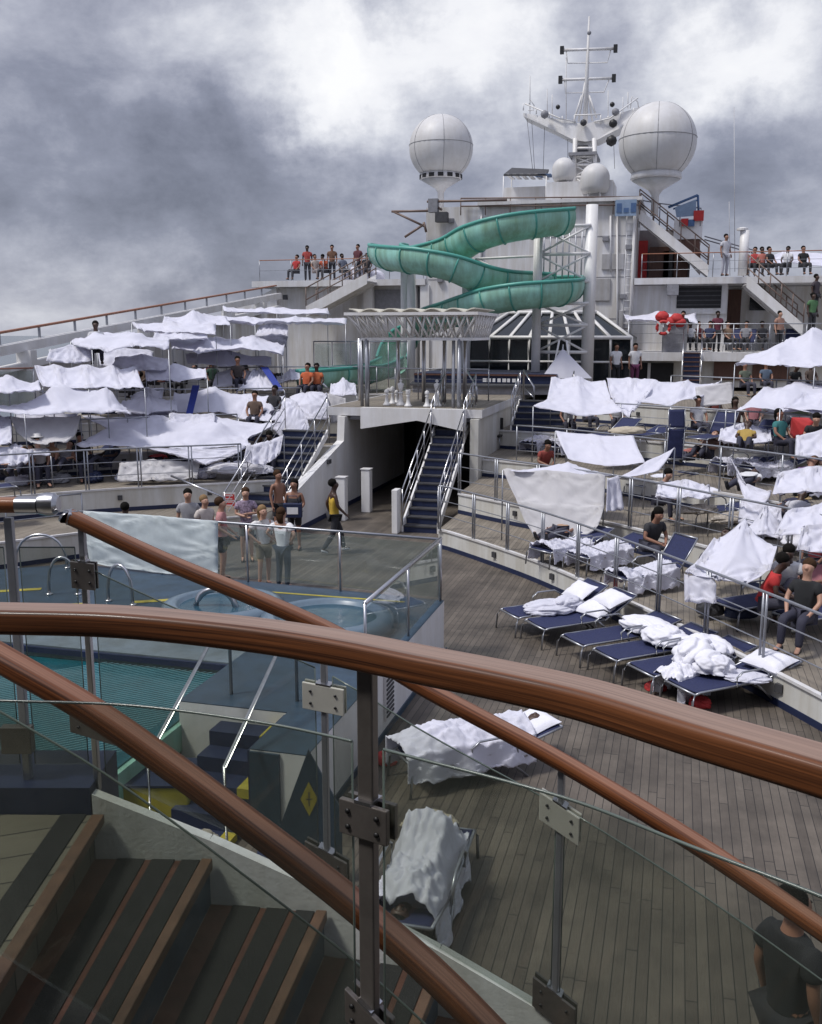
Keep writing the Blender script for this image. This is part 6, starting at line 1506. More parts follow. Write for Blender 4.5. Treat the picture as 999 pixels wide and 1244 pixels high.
tl(905, 585, 1.5, (.8, .6, 0), 'lounger at the trailing end of the long sheet, third terrace', 20, 'drape', 'white sheet end hanging off the lounger nearest the cream wall', 9)
tl(965, 605, 1.5, (.8, .6, 0), 'lounger under a broad white sheet at the right edge, third terrace', 20, 'drape', 'broad white sheet on the lounger at the right edge, third terrace', 10)
tl(770, 605, 1.0, (.7, .7, 0), 'lounger with a white towel, past the narrow hanging sheet end', 15, 'bundle', 'white towel heap on the lounger past the narrow hanging sheet', 11)
# lounger stood on end
p = PZ(822, 566, 2.08); o = LG[15] if 15 in LG else make_lounger(15)
c = copy_tree(o); c.location = Vector((p.x, p.y + .5, 2.12)); c.rotation_euler = (radians(84), 0, radians(180) + PS); c.scale = (.62,) * 3; c['label'] = 'navy lounger stood upright on end behind the third railing'; c['group'] = TG
p = PZ(560, 520, 2.08); 
t = thing('tan_chair', 'tan wooden chair with a dark seat right of the pavilion post', 'chair', PZ(598, 545, 1.5))
q = PZ(600, 545, 1.506)
MB().obox(q + Vector((0, 0, .42)), (.26, 0, 0), (0, .26, 0), (0, 0, .03)).build('seat', BLACK, t); MB().obox(q + Vector((-.28, 0, .5)), (.03, 0, 0), (0, .28, 0), (0, 0, .5)).build('side_panel', mat('tan_wood', (.35, .22, .10), .6), t); MB().obox(q + Vector((0, .28, .68)), (.24, 0, 0), (0, .02, 0), (0, 0, .28)).build('backrest', BLACK, t)
for sx in (-.22, .22):
    for sy in (-.22, .22): MB().tube([q + Vector((sx, sy, 0)), q + Vector((sx, sy, .4))], .02, 6).build('leg', RAILG, t, True)
# people on the right terraces
def seat(px, py, z): return PZ(px, py, z)
PP = [('hunch', 788, 668, .95, 0.4, 'woman with dark curly hair sitting on the raised navy lounger', SKIN2, HAIRK, (.03, .03, .035), True, None),
      ('hunch', 925, 738, .92, 1.2, 'man in a red top bending over behind the lowest railing', SKIN3, HAIRK, (.45, .03, .03), False, None),
      ('hunch', 955, 722, .92, -.4, 'person in white with arms raised beside the man in red', SKIN3, HAIRK, (.62, .62, .64), False, None),
      ('recline', 985, 725, .9, -.9, 'person in a pink striped top at the right edge behind the lowest railing', SKIN2, HAIRK, (.30, .12, .14), False, None),
      ('recline', 962, 640, 1.4, -.7, 'dark-skinned person leaning back under the small white tent', SKIN3, HAIRK, (.5, .5, .55), False, None),
      ('lie', 960, 622, 1.4, -.7, 'person with a straw hat lying at the right of the second terrace', SKIN2, HAIRK, (.02, .02, .05), False, 'hat'),
      ('sit', 690, 518, 2.22, 0., 'person in grey seated under the low left tent corner', SKIN2, HAIRK, (.32, .32, .34), False, None),
      ('sit', 715, 512, 2.22, .2, 'person in dark green seated in shade under the first tent', SKIN2, HAIRK, (.03, .07, .05), False, None),
      ('sit', 750, 515, 2.22, -.2, 'person in a light grey shirt seated under the twisted tent panel', SKIN1, HAIRB, (.4, .4, .42), False, None),
      ('sit', 848, 520, 2.4, .1, 'person in white sitting on the floor beside the upright lounger', SKIN2, HAIRK, (.6, .6, .62), False, None),
      ('sit', 868, 510, 2.4, .3, 'person in a brown top and red scarf on the fourth terrace', SKIN3, HAIRK, (.2, .05, .04), False, None),
      ('sit', 893, 522, 2.4, 0, 'tall dark person sitting upright in the middle of the fourth terrace', SKIN3, HAIRK, (.05, .025, .02), True, None),
      ('sit', 915, 518, 2.4, -.3, 'person in pink beside the tall dark person, fourth terrace', SKIN1, HAIRB, (.42, .18, .20), False, None),
      ('recline', 938, 515, 2.4, -.5, 'person under a white towel left of the red umbrella', SKIN2, HAIRK, (.6, .6, .64), False, None),
      ('recline', 968, 520, 2.4, -.6, 'person in olive green below the red umbrella', SKIN2, HAIRK, (.12, .14, .08), False, None),
      ('lie', 835, 558, 1.85, -.6, 'dark-haired person lying on the third terrace beside the slanting strip', SKIN2, HAIRB, (.35, .12, .10), True, None),
      ('recline', 858, 556, 1.85, -.7, 'person in peach lying near the long trailing sheet', SKIN1, HAIRB, (.42, .25, .2), False, None),
      ('hunch', 660, 572, 1.35, .3, 'person in red-brown bending below the two white-spread loungers', SKIN2, HAIRK, (.25, .05, .04), False, None),
      ('lie', 680, 650, .85, -.6, 'person in tan lying on the lounger under the greyish screen', SKIN2, HAIRB, (.35, .22, .14), False, None),
      ('sit', 905, 470, 3.1, .2, 'person in olive in the shade of the large peaked tent', SKIN2, HAIRK, (.10, .12, .09), False, None),
      ('sit', 930, 468, 3.1, -.1, 'person in slate blue in the shade of the large peaked tent', SKIN2, HAIRK, (.08, .11, .16), False, None),
      ('hunch', 962, 470, 3.1, .2, 'person in black hunched at the right end of the large peaked tent', SKIN3, HAIRK, (.012, .012, .015), False, None),
      ('sit', 985, 470, 3.1, .2, 'person in brown nearly hidden under the tent edge at far right', SKIN3, HAIRK, (.07, .05, .04), False, None)]
for k, (po, px, py, z, rz, lb, sk, hr, tp, lg, ht) in enumerate(PP):
    person(po, PZ(px, py, z), rz + PS, lb, sk, hr, tp, (.04, .04, .06), long=lg, hat=mat('straw', (.45, .33, .16), .8, var=.2) if ht else None)
# standing people, back right
for (px, py, z, lb, sk, hr, tp, bt, y) in ((748, 457, None, 'left of two men in white shirts standing before the dark bar doors', SKIN2, HAIRK, (.66, .66, .68), (.02, .02, .03), 39), (771, 457, None, 'right of two men in white shirts, beside the dark bar doors', SKIN2, HAIRK, (.62, .62, .64), (.12, .03, .08), 39.5),
                                       (880, 337, None, 'person in pale clothes standing alone on the upper right deck', SKIN2, HAIRK, (.5, .5, .54), (.4, .4, .45), 45.2), (985, 408, None, 'person in a green top climbing the wide stair at right', SKIN3, HAIRK, (.07, .16, .07), (.03, .03, .04), 44.2),
                                       (989, 385, None, 'second person on the wide stair, at the right edge of the photo', SKIN3, HAIRK, (.06, .05, .06), (.03, .03, .04), 44.8)):
    q = PY(px, py, y); q.z = {880: zu + .01}.get(px, 2.96 if py > 430 else q.z); person('stand', q, PS + .3 * (px % 3), lb, sk, hr, tp, bt)
BP = [(828, 'in black crouched at the left of the bar platform', (.02, .02, .025)), (838, 'in a white top seated on the bar platform', (.6, .6, .62)), (849, 'in dark red seated next to the one in white on the bar platform', (.2, .04, .04)), (861, 'in navy standing at the middle of the bar platform', (.03, .04, .09)), (870, 'in maroon leaning on the bar platform rail', (.14, .03, .05)), (884, 'in tan seated before the blue chairs on the bar platform', (.3, .2, .13)), (905, 'in grey at the right part of the bar platform', (.22, .22, .24)), (925, 'in black lounging on the dark chair at the bar platform end', (.02, .02, .03)), (945, 'in peach seated at the far right of the bar platform', (.35, .2, .15))]
for k, (px, lb, tp) in enumerate(BP):
    q = PY(px, 428, YP + .8 + .3 * (k % 3)); q.z = zp + (.4 if k % 4 else .01); person('sit' if k % 4 else 'stand', q, PS + .4 * (k % 3 - 1), 'person ' + lb, (SKIN2, SKIN3, SKIN1)[k % 3], HAIRK, tp, (.03, .03, .04), scale=.95)
for k, (px, lb) in enumerate(((888, 'left blue deck chair on the bar platform'), (903, 'right blue deck chair on the bar platform'), (958, 'dark deck chair at the right end of the bar platform'))):
    q = PY(px, 428, YP + 2); q.z = zp + .005; lounger(lb, q, (.2, 1, 0), 60, 'deck chairs on the bar platform')
for k, (px, lb, tp) in enumerate(((915, 'in red on the upper right deck behind the brown rail', (.35, .04, .04)), (925, 'in coral next to the one in red on the upper right deck', (.45, .15, .12)), (935, 'in dark clothes sitting on the upper right deck under the canopy', (.03, .03, .04)), (955, 'in white reclining on the upper right deck under the canopy', (.55, .55, .58)), (975, 'in black on the upper right deck near the canopy edge', (.02, .02, .02)))):
    q = PY(px, 336, YB + .8); q.z = zu + (.42 if k else .42); person('sit', q, PS + .5 * (k % 3 - 1), 'person ' + lb, SKIN3 if k % 2 else SKIN2, HAIRK, tp, (.03, .03, .04))
for k, (px, lb, tp, po) in enumerate(((360, 'in red at the left end of the left wing roof', (.38, .03, .03), 'sit'), (374, 'in a red top standing tall on the left wing roof', (.36, .06, .05), 'stand'), (384, 'in white trousers sitting in the group on the left wing roof', (.4, .35, .32), 'sit'), (396, 'in orange-red bending on the left wing roof', (.45, .10, .05), 'hunch'), (404, 'in brown at the top of the left wing stair', (.15, .08, .05), 'stand'), (417, 'in grey-blue on the left wing roof past the stair', (.15, .17, .22), 'sit'), (435, 'in dark maroon standing with arms out on the left wing roof', (.10, .03, .04), 'stand'), (446, 'in black seated beside the slide on the left wing roof', (.02, .02, .03), 'sit'))):
    q = PY(px, 340, YB + 1); q.z = z2 + (.42 if po != 'stand' else .005); person(po, q, PS + .5 * (k % 3 - 1), 'person ' + lb, SKIN3 if k % 2 else SKIN2, HAIRK, tp, (.25, .22, .22) if k == 2 else (.04, .04, .05))
bundle('pale cloth bundle on the left wing roof behind the slide bend', Vector((PY(434, 335, YB + 1.5).x, YB + 1.5, z2)), (.8, .5, .55), 0, SHEET, 3, 'cloth bundle', 'cloth_bundle', .3)
bundle('second pale cloth heap on the left wing roof near the slide', Vector((PY(452, 335, YB + 1.8).x, YB + 1.8, z2)), (.7, .5, .45), 0, SHEET, 9, 'cloth bundle', 'cloth_bundle', .3)
# red umbrella
p = PF(955, 522, 23.2)
t = thing('red_umbrella', 'red umbrella tipped on its side on the fourth terrace', 'umbrella', (p.x, p.y, 2.08))
tp_, ax_ = p + Vector((.1, 0, .3)), Vector((-.55, -.35, .55)).normalized()
s1 = ax_.cross(Vector((0, 0, 1))).normalized(); s2 = s1.cross(ax_).normalized()
MB().grid(lambda u, v: tp_ - ax_ * (.42 * v) + (s1 * cos(2 * pi * u) + s2 * sin(2 * pi * u)) * (.32 * v * (1 - .10 * abs(sin(4 * 2 * pi * u)))), 32, 6).build('canopy', RED, t, True, solid=.006)
MB().tube([tp_ + ax_ * .05, tp_ - ax_ * .7], .012, 6).build('shaft', STEEL, t, True)

# ------------------------------------------------------------------ left terraces: tents
sheet('white tent at the left edge, its front dropping in folds to the rail', [[(-40, 505, 26), (-5, 498, 26), (12, 506, 26)], [(-40, 520, 25.3), (-8, 518, 25.3), (14, 516, 25.3)], [(-40, 546, 24.6), (-10, 544, 24.6), (14, 538, 24.8)]], .08, .05, 31, poles=((2, 1),))
sheet('greyish sheet sagging like a hammock between two tied corners at left', [[(12, 505, 25.6), (55, 506, 25.7), (98, 504, 25.9)], [(20, 522, 25.2), (55, 528, 25.2), (92, 526, 25.4)], [(38, 538, 24.9), (58, 540, 24.9), (80, 538, 25)]], .05, .03, 32, SHEET2, poles=((0, 0), (0, 2)))
sheet('broad white tent over the left railing with a long pointed front flap', [[(100, 505, 27.6), (185, 507, 27.8), (250, 508, 28), (342, 514, 28.2)], [(130, 516, 26.6), (185, 530, 26.6), (235, 522, 26.8), (300, 530, 27)], [(92, 540, 25.4), (172, 543, 25.6), (232, 548, 25.8), (305, 542, 26.2)]], .16, .08, 33, peaks=((.45, .25, .35, .35), (.78, .3, .3, .3), (.2, .5, .2, .3)), poles=((2, 0), (2, 1), (2, 3), (0, 1)))
sheet('pointed white flap hanging under the front edge of the broad left tent', [[(172, 543, 25.5), (232, 547, 25.7), (300, 542, 26)], [(205, 550, 25.4), (248, 558, 25.5), (285, 552, 25.7)], [(235, 558, 25.3), (250, 565, 25.3), (262, 560, 25.4)]], .03, .04, 34)
sheet('white tent with two sharp peaks in the second left row', [[(-40, 486, 29), (20, 492, 29.2), (64, 474, 29.4), (130, 476, 29.6), (155, 498, 29.6)], [(-40, 498, 28), (30, 502, 28.2), (80, 501, 28.4), (130, 502, 28.6), (160, 503, 28.8)]], .07, .05, 35, peaks=((.55, .1, .25, .35), (.82, .1, .25, .35)), poles=((0, 2), (0, 3), (1, 1)))
sheet('long white tent with a dark blue strap in the second left row', [[(212, 476, 31), (262, 472, 31.2), (305, 478, 31.4), (346, 480, 31.4)], [(206, 503, 29.2), (260, 502, 29.4), (300, 512, 29.6), (350, 492, 30)]], .08, .05, 36, peaks=((.3, .2, .25, .35), (.72, .4, .22, .3)), poles=((1, 0), (0, 1), (0, 3)))
q0, q1 = PF(238, 468, 30.2), PF(230, 504, 29.0)
o = MB().slab([q0 - RT * .10, q0 + RT * .12, q1 + RT * .10, q1 - RT * .10], -FH * .02).build('blue_strap', mat('royal_blue', (.02, .04, .25), .7)); tag(o, 'royal blue cloth strip hanging over the long left tent', 'cloth strip')
q0, q1 = PF(321, 446, 34.0), PF(340, 473, 32.2)
o = MB().slab([q0 - RT * .12, q0 + RT * .14, q1 + RT * .12, q1 - RT * .12], -FH * .02).build('blue_strap', MATS['royal_blue']); tag(o, 'royal blue cloth strip lying down the slope of the pointed left tent', 'cloth strip')
sheet('bulging white sheet wrapped round the end of the left terrace by the stairs', [[(346, 482, 29.5), (362, 490, 29.2), (374, 510, 28.8), (378, 530, 28.4)], [(340, 500, 29), (352, 508, 28.7), (362, 526, 28.4), (368, 544, 28.2)], [(330, 520, 28.8), (340, 530, 28.6), (350, 538, 28.3), (360, 548, 28.2)]], -.05, .06, 37)
sheet('rounded white sheet stretched over a frame above the left stairs', [[(352, 482, 31.2), (375, 476, 31.4), (398, 478, 31.4)], [(352, 494, 30.4), (376, 490, 30.2), (400, 494, 30.4)], [(364, 508, 30), (380, 510, 29.8), (400, 508, 30)]], -.08, .05, 38, poles=((2, 0), (2, 2)))
sheet('grey-white sheet hanging straight beside the bright rounded one', [[(398, 478, 31.2), (420, 484, 31.4)], [(402, 514, 30.6), (421, 512, 30.8)]], .02, .03, 39, SHEET2, flut=.05)
sheet('row of four white sheets hung side by side in the third left row', [[(42, 444, 27.2), (70, 443, 27.3), (104, 443, 27.5), (138, 444, 27.8), (166, 446, 28)], [(52, 470, 26), (76, 473, 26.0), (108, 472, 26.1), (146, 474, 26.4), (176, 471, 26.6)]], .12, .06, 40, poles=((1, 0), (1, 2), (1, 4), (0, 2)))
sheet('pointed white tent with a blue strip, left of the people in orange', [[(310, 447, 34.4), (320, 446, 34.4)], [(288, 474, 32.5), (346, 474, 32.6)]], .04, .05, 41, poles=((1, 0), (1, 1)))
sheet('white tent with two humps behind the people in orange', [[(336, 456, 36), (352, 447, 36.2), (378, 446, 36.2), (390, 456, 36.2)], [(338, 468, 34.6), (355, 462, 34.4), (380, 460, 34.6), (400, 474, 34.8)]], .05, .05, 42, poles=((1, 0), (1, 3)))
sheet('domed white canopy at the left end of the fourth left row', [[(90, 412, 39), (118, 404, 39.4), (160, 404, 39.6), (206, 410, 39.6)], [(86, 414, 37), (112, 414, 36.6), (160, 410, 36.6), (206, 416, 36.8)], [(112, 424, 35.8), (130, 428, 35.6), (165, 420, 35.6), (205, 424, 35.8)]], .06, .07, 43, peaks=((.35, .4, .25, .5), (.75, .5, .2, .4)), poles=((2, 0), (2, 3), (1, 0)))
sheet('white canopy lying behind the domed one, fourth left row', [[(160, 391, 42), (205, 389, 42.2), (262, 392, 42.4)], [(175, 402, 39.5), (212, 404, 39.4), (262, 406, 39.6)]], .10, .08, 44, poles=((0, 0), (0, 2)))
sheet('long white canopy right of the domed one, sloping down to the right', [[(205, 405, 39), (262, 410, 39.2), (305, 408, 39.4), (346, 418, 39.4)], [(210, 424, 36.4), (240, 430, 36.2), (300, 424, 36.4), (344, 432, 36.6)]], .12, .08, 45, peaks=((.3, .4, .28, .5), (.7, .6, .2, .4)), poles=((1, 1), (1, 3), (1, 0)))
sheet('puffy white canopy standing above the long sloping one', [[(314, 398, 39.6), (330, 393, 39.8), (350, 396, 39.8)], [(310, 410, 38.6), (330, 408, 38.4), (350, 410, 38.6)], [(314, 415, 38), (332, 419, 37.9), (348, 420, 38)]], -.05, .06, 46, poles=((2, 0), (2, 2)))
sheet('long flat white canopy in the highest left row', [[(238, 379, 43), (300, 384, 43.4), (360, 384, 43.6), (422, 386, 43.6)], [(262, 388, 41), (310, 394, 41), (350, 392, 41), (420, 393, 41)]], .12, .08, 47, poles=((1, 0), (1, 3), (1, 1)))
sheet('topmost white canopy strip just below the left wing stair', [[(271, 371, 44.6), (330, 372, 44.8), (398, 374, 45)], [(272, 378, 43.2), (335, 381, 43.2), (402, 382, 43.2)]], .08, .07, 48, poles=((0, 0), (0, 2)))
sheet('pale sheet drooping between chairs right of the two-peaked tent', [[(158, 480, 30.6), (180, 470, 30.8), (200, 472, 31)], [(162, 498, 29.6), (182, 500, 29.4), (196, 490, 29.8)]], .05, .05, 49)
sheet('grey-white sheet covering the railing under the broad left tent', [[(145, 562, 25.4), (190, 558, 25.5), (242, 562, 25.6)], [(143, 584, 25.0), (190, 584, 25.1), (240, 582, 25.3)]], .03, .06, 50, SHEET2)
bundle('white duvet lying along the floor behind the left railing', PF(285, 574, 26.2), (.85, .35, .24), .6, QUILT, 21, amp=.35)
bundle('second white duvet lump at the right end of the left railing', PF(318, 574, 26.5), (.40, .30, .18), .6, QUILT, 22, amp=.35)
lounger('lounger under a white sheet on the low left terrace behind the hanging sheet', PZ(118, 618, .606), (.4, .9, 0), 35)
drape('white sheet on the lounger beyond the steel end cap', PZ(118, 618, .606), PZ(118, 618, .606) + Vector((.4, .9, 0)).normalized() * 1.6, .33, lambda v: .06 + .3 * max(0, v - .65), .2, 7, SHEET, .37, .03)
lounger('lounger with a pale frame at the left edge above the landing rail', PZ(20, 606, 1.206), (-.5, -.6, 0), 30)
# people and chairs under the left tents
LPP = [(8, 566, 'in pink at the left edge behind the left railing', (.45, .25, .25), SKIN1, 'recline'), (28, 560, 'with bare shoulders sunbathing, second from the left edge', (.30, .16, .11), SKIN1, 'recline'), (48, 562, 'in a white hat seated among the sunbathers at left', (.45, .42, .42), SKIN1, 'sit'), (62, 562, 'in tan seated right of the white hat', (.33, .2, .13), SKIN2, 'sit'), (78, 560, 'in grey leaning back beside the tent pole at left', (.25, .24, .26), SKIN1, 'recline'),
       (100, 562, 'in black below the first corner of the broad left tent', (.02, .02, .025), SKIN2, 'sit'), (128, 560, 'in navy in deep shade of the broad left tent', (.02, .03, .06), SKIN3, 'recline'), (188, 555, 'in a red top lying in the shade of the broad left tent', (.42, .03, .03), SKIN3, 'lie'), (215, 556, 'in dark brown lying beside the one in red', (.06, .03, .025), SKIN3, 'lie'), (300, 560, 'in charcoal under the right end of the broad left tent', (.03, .03, .035), SKIN3, 'recline'), (330, 566, 'in black hunched by the left stair head', (.02, .02, .02), SKIN3, 'hunch')]
for k, (px, py, lb, tp, sk, po) in enumerate(LPP):
    f_ = 24.4 + .35 * k ** .9; q = PF(px, py, f_); q.z = 1.2 + .36; person(po, q, PS + .5 * (k % 3 - 1), 'person ' + lb, sk, HAIRK if k % 3 else HAIRB, tp, (.03, .03, .05), hat=WHITE if 'hat' in lb else None)
for k, (px, py, f_, zz, lb, tp) in enumerate(((373, 474, 33.6, 2.9, 'in orange with a black head scarf sitting above the white tents', (.5, .11, .04)), (385, 474, 33.8, 2.9, 'in an orange-red top standing beside the one with the scarf', (.5, .13, .05)), (290, 466, 33.5, 2.35, 'with dark hair half hidden left of the pointed tent', (.05, .04, .04)), (333, 505, 30, 1.75, 'in dark clothes in the gap below the long left tent', (.03, .03, .03)), (310, 512, 29.5, 1.75, 'in brown reclining in the gap between left tents', (.12, .08, .06)),
                                         (118, 428, 29.3, 3.3, 'sitting on the white ledge behind the domed canopy', (.5, .5, .52)))):
    q = PF(px, py, f_); person('sit', q, PS + .3 * (k % 3 - 1), 'person ' + lb, SKIN3 if k % 2 else SKIN2, HAIRK, tp, (.03, .03, .05))
for k in range(11):
    px = 150 + k * 18; q = PF(px, 440 - (k % 2) * 3, min(37.2 + (k % 3) * .5, 17.8 / (.262 + .965 * (CX - px) / FPX)))
    names_ = ['in black', 'in brown', 'in red', 'in navy', 'in grey', 'in maroon', 'in dark green', 'in olive', 'in charcoal', 'in plum', 'in slate']
    cols_ = [(.02, .02, .02), (.10, .06, .04), (.3, .04, .04), (.02, .03, .08), (.15, .15, .16), (.12, .03, .03), (.03, .07, .05), (.10, .11, .06), (.04, .04, .04), (.10, .03, .08), (.09, .11, .14)]
    person(('recline', 'sit', 'lie', 'hunch', 'recline')[k % 5], Vector((q.x, q.y + .3 * (k % 2), 3.18 + .08 * (k % 3))), PS + random.uniform(-1, 1), 'person %s in the crowd under the long fourth-row canopies' % names_[k], SKIN3 if k % 2 else SKIN2, HAIRK, cols_[k], (.03, .03, .04))
LGp = 'loungers on the left terraces'
for k, (px, py, z, lb, hd_) in enumerate(((218, 470, 2.35, 'left of two dark blue chairs facing us above the long left tent', (-.1, 1, 0)), (242, 468, 2.35, 'right of two dark blue chairs facing us above the long left tent', (.3, 1, 0)), (110, 575, 1.2, 'lounger in the shade behind the left railing, by the sunbathers', (.3, .9, 0)), (40, 578, 1.2, 'lounger under the sunbathers at the left edge', (.3, .9, 0)), (75, 578, 1.2, 'lounger right of the sunbathers behind the left railing', (.3, .9, 0)), (138, 572, 1.2, 'lounger with an upright navy back in the broad left tent', (.3, .9, 0)), (315, 560, 1.2, 'lounger beside the duvets at the right end of the left railing', (.5, .8, 0)), (255, 562, 1.2, 'lounger below the pointed flap of the broad left tent', (.4, .9, 0)))):
    lounger(lb, PZ(px, py, z + .006), Vector(hd_).normalized(), 60 if k in (0, 1, 5) else 30, LGp)

sheet('white sheet pegged low between the second and third left rows', [[(150, 500, 28.6), (178, 494, 28.8), (206, 498, 28.8)], [(155, 512, 28.0), (180, 514, 28.0), (208, 510, 28.1)]], .05, .05, 51)
sheet('white sheet propped up behind the pointed tent, right of the blue chairs', [[(262, 455, 34.6), (286, 446, 34.8), (306, 452, 34.8)], [(258, 470, 33.8), (282, 468, 33.8), (300, 472, 33.8)]], .05, .05, 52)
sheet('rumpled white sheet at the right edge below the trailing long sheet', [[(945, 575, 18.6), (985, 566, 18.8), (1040, 570, 18.8)], [(938, 602, 17.8), (985, 598, 17.7), (1040, 606, 17.7)]], .04, .06, 53)
bundle('white sheet heap on the second-terrace floor left of the straw hat', PZ(925, 648, 1.05), (.5, .4, .25), .5, SHEET, 31, 'bedsheet', 'bedsheet', .35)
bundle('white duvet over the chair at the right edge of the second terrace', PZ(985, 660, 1.2), (.6, .45, .32), .2, QUILT, 33)
bundle('dark rucksack on the floor behind the lowest railing', PZ(862, 745, .55), (.22, .18, .24), 0, DGREY, 5, 'rucksack', 'rucksack', .15)
bundle('dark holdall beside the seated man in red', PZ(900, 748, .55), (.3, .2, .2), .4, NAVYP, 6, 'holdall', 'holdall', .15)
bundle('brown bag under the chairs on the fourth terrace', PZ(878, 540, 2.1), (.35, .25, .28), 0, BROWN, 7, 'bag', 'cloth_bag', .15)
bundle('white towels bunched on the fourth terrace, right of the tall dark person', PZ(930, 535, 2.15), (.6, .35, .25), .3, SHEET, 8, 'towels', 'towel_heap', .3)
for k, (px, py, z, lb) in enumerate(((720, 545, 2.08, 'lounger in the shade under the left of the swooping tents'), (765, 545, 2.08, 'lounger topped with a tan cushion under the twisted tent'), (845, 548, 2.08, 'lounger under the scooped tent, beside the upright one'), (900, 548, 2.08, 'lounger among the crowd, middle of the fourth terrace'), (945, 552, 2.08, 'lounger below the red umbrella'), (990, 556, 2.08, 'lounger at the right edge, fourth terrace'))):
    lounger(lb, PZ(px, py, z + .006), Vector((.5, .86, 0)), (30, 12, 55)[k % 3], TG)
bundle('tan cushion on the lounger under the twisted tent', PZ(762, 526, 2.5), (.5, .3, .14), .3, BEIGE, 9, 'cushion', 'cushion', .12)
for k in range(6):
    px = 20 + k * 46; q = PF(px, 556, 25.2 + .25 * k); q.z = 1.2 + .02
    bundle(('white sheet bunched on the floor among the sunbathers', 'grey towel dropped behind the left railing post', 'navy towel on the floor right of the sunbathers', 'white sheet heap in the shade of the broad left tent', 'dark bag in the shade below the pointed flap', 'white bundle right of the pointed flap')[k], q, (.4, .3, .22), k, (SHEET, MGREY, NAVYP, SHEET, DGREY, SHEET)[k], 40 + k, ('bedsheet', 'towel', 'towel', 'bedsheet', 'bag', 'bedsheet')[k], ('bedsheet', 'towel', 'towel', 'bedsheet', 'cloth_bag', 'bedsheet')[k], .3)

# more bedding and people filling the terraces
EXL = [('low white sheet stretched along the rail at the left edge, above the sunbathers', [[(-30, 548, 24.9), (20, 545, 25), (60, 546, 25.1)], [(-30, 556, 24.5), (20, 556, 24.5), (62, 553, 24.6)]], .04),
 ('white sheet overlapping the right shoulder of the two-peaked tent', [[(150, 486, 29.2), (180, 480, 29.4), (214, 486, 29.4)], [(140, 502, 28.2), (180, 506, 28.0), (216, 500, 28.2)]], .06),
 ('narrow white tent squeezed between the blue-strapped tent and the bulging sheet', [[(300, 482, 30.6), (330, 484, 30.6), (352, 490, 30.4)], [(290, 508, 29.2), (325, 512, 29.0), (352, 508, 29.2)]], .07),
 ('white sheet drooping below the four hung sheets at the left edge', [[(-30, 462, 26.4), (10, 458, 26.5), (48, 462, 26.5)], [(-30, 478, 25.8), (12, 480, 25.8), (50, 474, 25.9)]], .08),
 ('low white tent behind the two dark blue chairs', [[(176, 448, 30), (210, 444, 30.4), (250, 448, 30.6)], [(178, 462, 29.0), (212, 464, 29.0), (252, 460, 29.2)]], .08),
 ('thin white canopy filling the gap under the long sloping one', [[(225, 430, 35.2), (275, 428, 35.4), (330, 434, 35.6)], [(228, 442, 34.2), (275, 446, 34.2), (330, 444, 34.4)]], .08),
 ('white canopy lapping over the left end of the highest row', [[(200, 384, 39.5), (235, 379, 39.8), (275, 384, 40)], [(196, 394, 38.6), (238, 397, 38.6), (280, 394, 38.8)]], .10),
 ('white sheet tent right of the domed canopy, tied to a rail post', [[(190, 398, 36.4), (222, 394, 36.8), (250, 400, 37)], [(186, 412, 35.4), (222, 414, 35.4), (254, 412, 35.6)]], .08),
 ('small white sheet hooded over a lounger at the top of the left stairs', [[(402, 466, 33), (418, 462, 33.2), (432, 468, 33.2)], [(400, 480, 32.4), (418, 482, 32.2), (434, 480, 32.4)]], .06)]
for k, (lb, rows, sg) in enumerate(EXL):
    sheet(lb, rows, sg, .06, 60 + k, poles=((0, 1),) if k % 2 else ((1, 0), (1, 2)), peaks=((.5, .35, .18, .3),))
EXR = [('white sheet slung low over loungers right of the scooped tent', [[(876, 520, 24.6), (905, 512, 24.8), (935, 522, 24.6)], [(872, 536, 23.8), (905, 540, 23.6), (938, 536, 23.8)]], .06),
 ('white sheet tied as a windbreak at the right edge of the fourth terrace', [[(968, 528, 22.6), (1005, 522, 22.6)], [(966, 556, 22.0), (1005, 556, 22.0)]], .04),
 ('rumpled sheet over two loungers, middle of the third terrace', [[(800, 588, 20.4), (832, 582, 20.6), (862, 590, 20.4)], [(796, 604, 19.8), (830, 606, 19.6), (864, 604, 19.8)]], .04),
 ('white sheet draped from the second railing above the patterned towels', [[(900, 606, 18.1), (930, 612, 17.7), (948, 616, 17.4)], [(898, 634, 17.8), (926, 640, 17.4), (950, 640, 17.2)]], .03),
 ('crumpled sheet across the foot of the loungers near the straw hat', [[(975, 640, 15.6), (1010, 636, 15.6)], [(968, 668, 15.2), (1010, 672, 15.1)]], .03)]
for k, (lb, rows, sg) in enumerate(EXR): sheet(lb, rows, sg, .06, 80 + k, poles=((0, 0), (0, -1)), flut=.02)
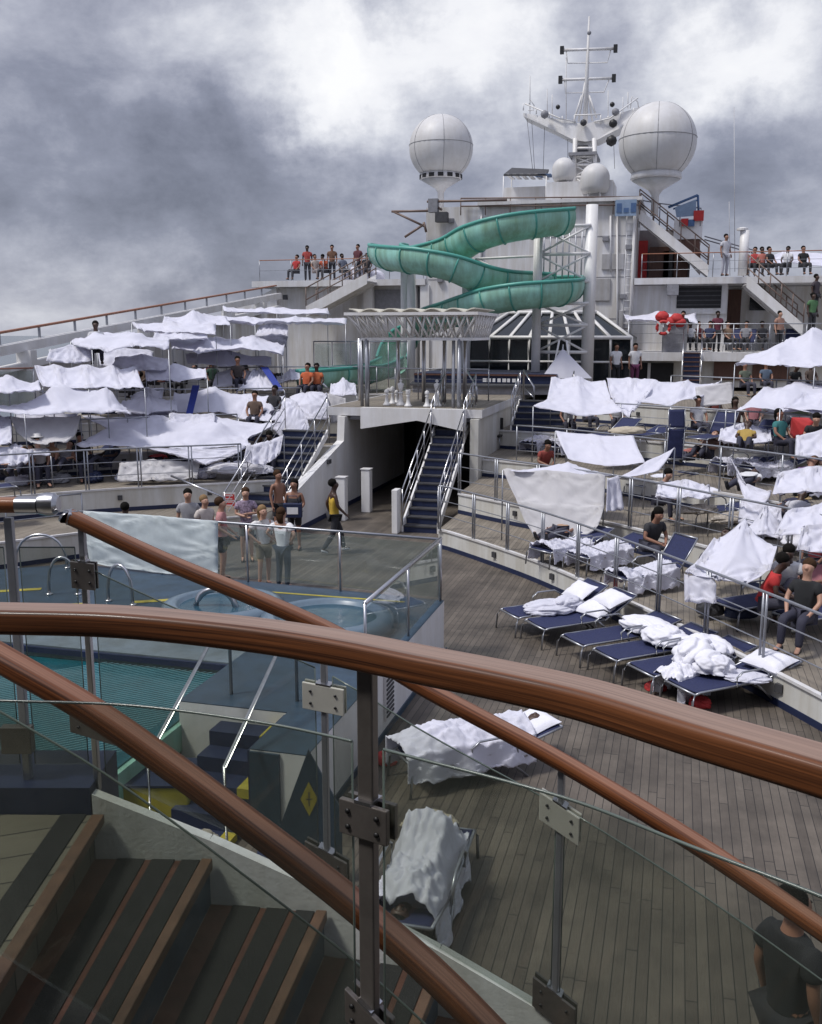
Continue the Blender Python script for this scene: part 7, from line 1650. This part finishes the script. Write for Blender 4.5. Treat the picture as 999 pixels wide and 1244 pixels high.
MORE = [('recline', 905, 545, 2.4, -.4, 'in mustard lying among the loungers, middle of the fourth terrace', (.35, .24, .06)), ('sit', 948, 540, 2.4, .5, 'in teal sitting on the lounger below the red umbrella', (.04, .18, .18)), ('hunch', 988, 545, 2.4, -.3, 'in black hunched at the right edge of the fourth terrace', (.02, .02, .02)),
        ('lie', 905, 590, 1.88, -.6, 'in white asleep on the third terrace near the cream wall', (.6, .6, .62)), ('recline', 975, 598, 1.88, -.7, 'in violet half under the broad sheet at the right edge', (.16, .09, .22)), ('hunch', 800, 612, 1.4, .6, 'in grey bending beside the narrow hanging sheet', (.2, .2, .22)), ('recline', 870, 690, .92, -.6, 'in black shirt sitting inside the pitched white tent', (.02, .02, .025)), ('sit', 990, 690, .95, -.8, 'in dark red sitting at the right edge, past the man in red', (.2, .03, .04)), ('sit', 975, 755, .9, -.7, 'in black with pale shoes at the right edge by the lowest railing', (.02, .02, .02))]
for k, (po, px, py, z, rz, lb, tp) in enumerate(MORE): person(po, PZ(px, py, z), rz + PS, 'person ' + lb, (SKIN3, SKIN2, SKIN1)[k % 3], HAIRK if k % 4 else HAIRB, tp, (.03, .03, .05), long=k % 3 == 1, scale=.92 + .03 * (k % 5))

HNG = [('white sheet hanging as a curtain below the domed canopy', [[(118, 424, 33.0), (150, 422, 33.2), (186, 426, 33.4)], [(122, 444, 32.4), (152, 448, 32.4), (184, 444, 32.6)]]),
 ('greyish sheet hanging as a curtain below the long sloping canopy', [[(258, 430, 36.2), (292, 428, 36.4)], [(260, 446, 35.6), (290, 446, 35.8)]]),
 ('white sheet hanging in shade under the two-peaked tent', [[(18, 500, 26.6), (60, 502, 26.8), (96, 503, 27)], [(22, 516, 26.2), (60, 520, 26.2), (92, 514, 26.4)]]),
 ('white curtain of sheet under the left end of the blue-strapped tent', [[(206, 502, 27.8), (236, 504, 28), (262, 503, 28)], [(208, 518, 27.4), (236, 522, 27.4), (260, 516, 27.5)]]),
 ('white sheet knotted to the rail at the far left, below the front tent', [[(-20, 540, 24.4), (18, 542, 24.6), (40, 546, 24.7)], [(-20, 562, 24.2), (14, 566, 24.2), (34, 560, 24.3)]]),
 ('white sheet spilling from the right end of the broad left tent to the railing', [[(300, 540, 26.0), (325, 534, 26.2), (345, 528, 26.4)], [(296, 562, 25.8), (322, 566, 25.8), (340, 552, 26)]]),
 ('white sheet pinned over the white ledge left of the domed canopy', [[(60, 424, 28.2), (88, 418, 28.6), (112, 424, 28.8)], [(56, 438, 27.8), (86, 440, 28), (110, 438, 28.2)]]),
 ('white sheet thrown over two chairs behind the four hung sheets', [[(140, 434, 30.0), (172, 430, 30.2), (205, 436, 30.6)], [(136, 446, 29.6), (172, 450, 29.6), (206, 448, 30)]])]
for k, (lb, rows) in enumerate(HNG): sheet(lb, rows, .05, .05, 100 + k, SHEET2 if k == 1 else SHEET, flut=.06, poles=((0, 0), (0, -1)))
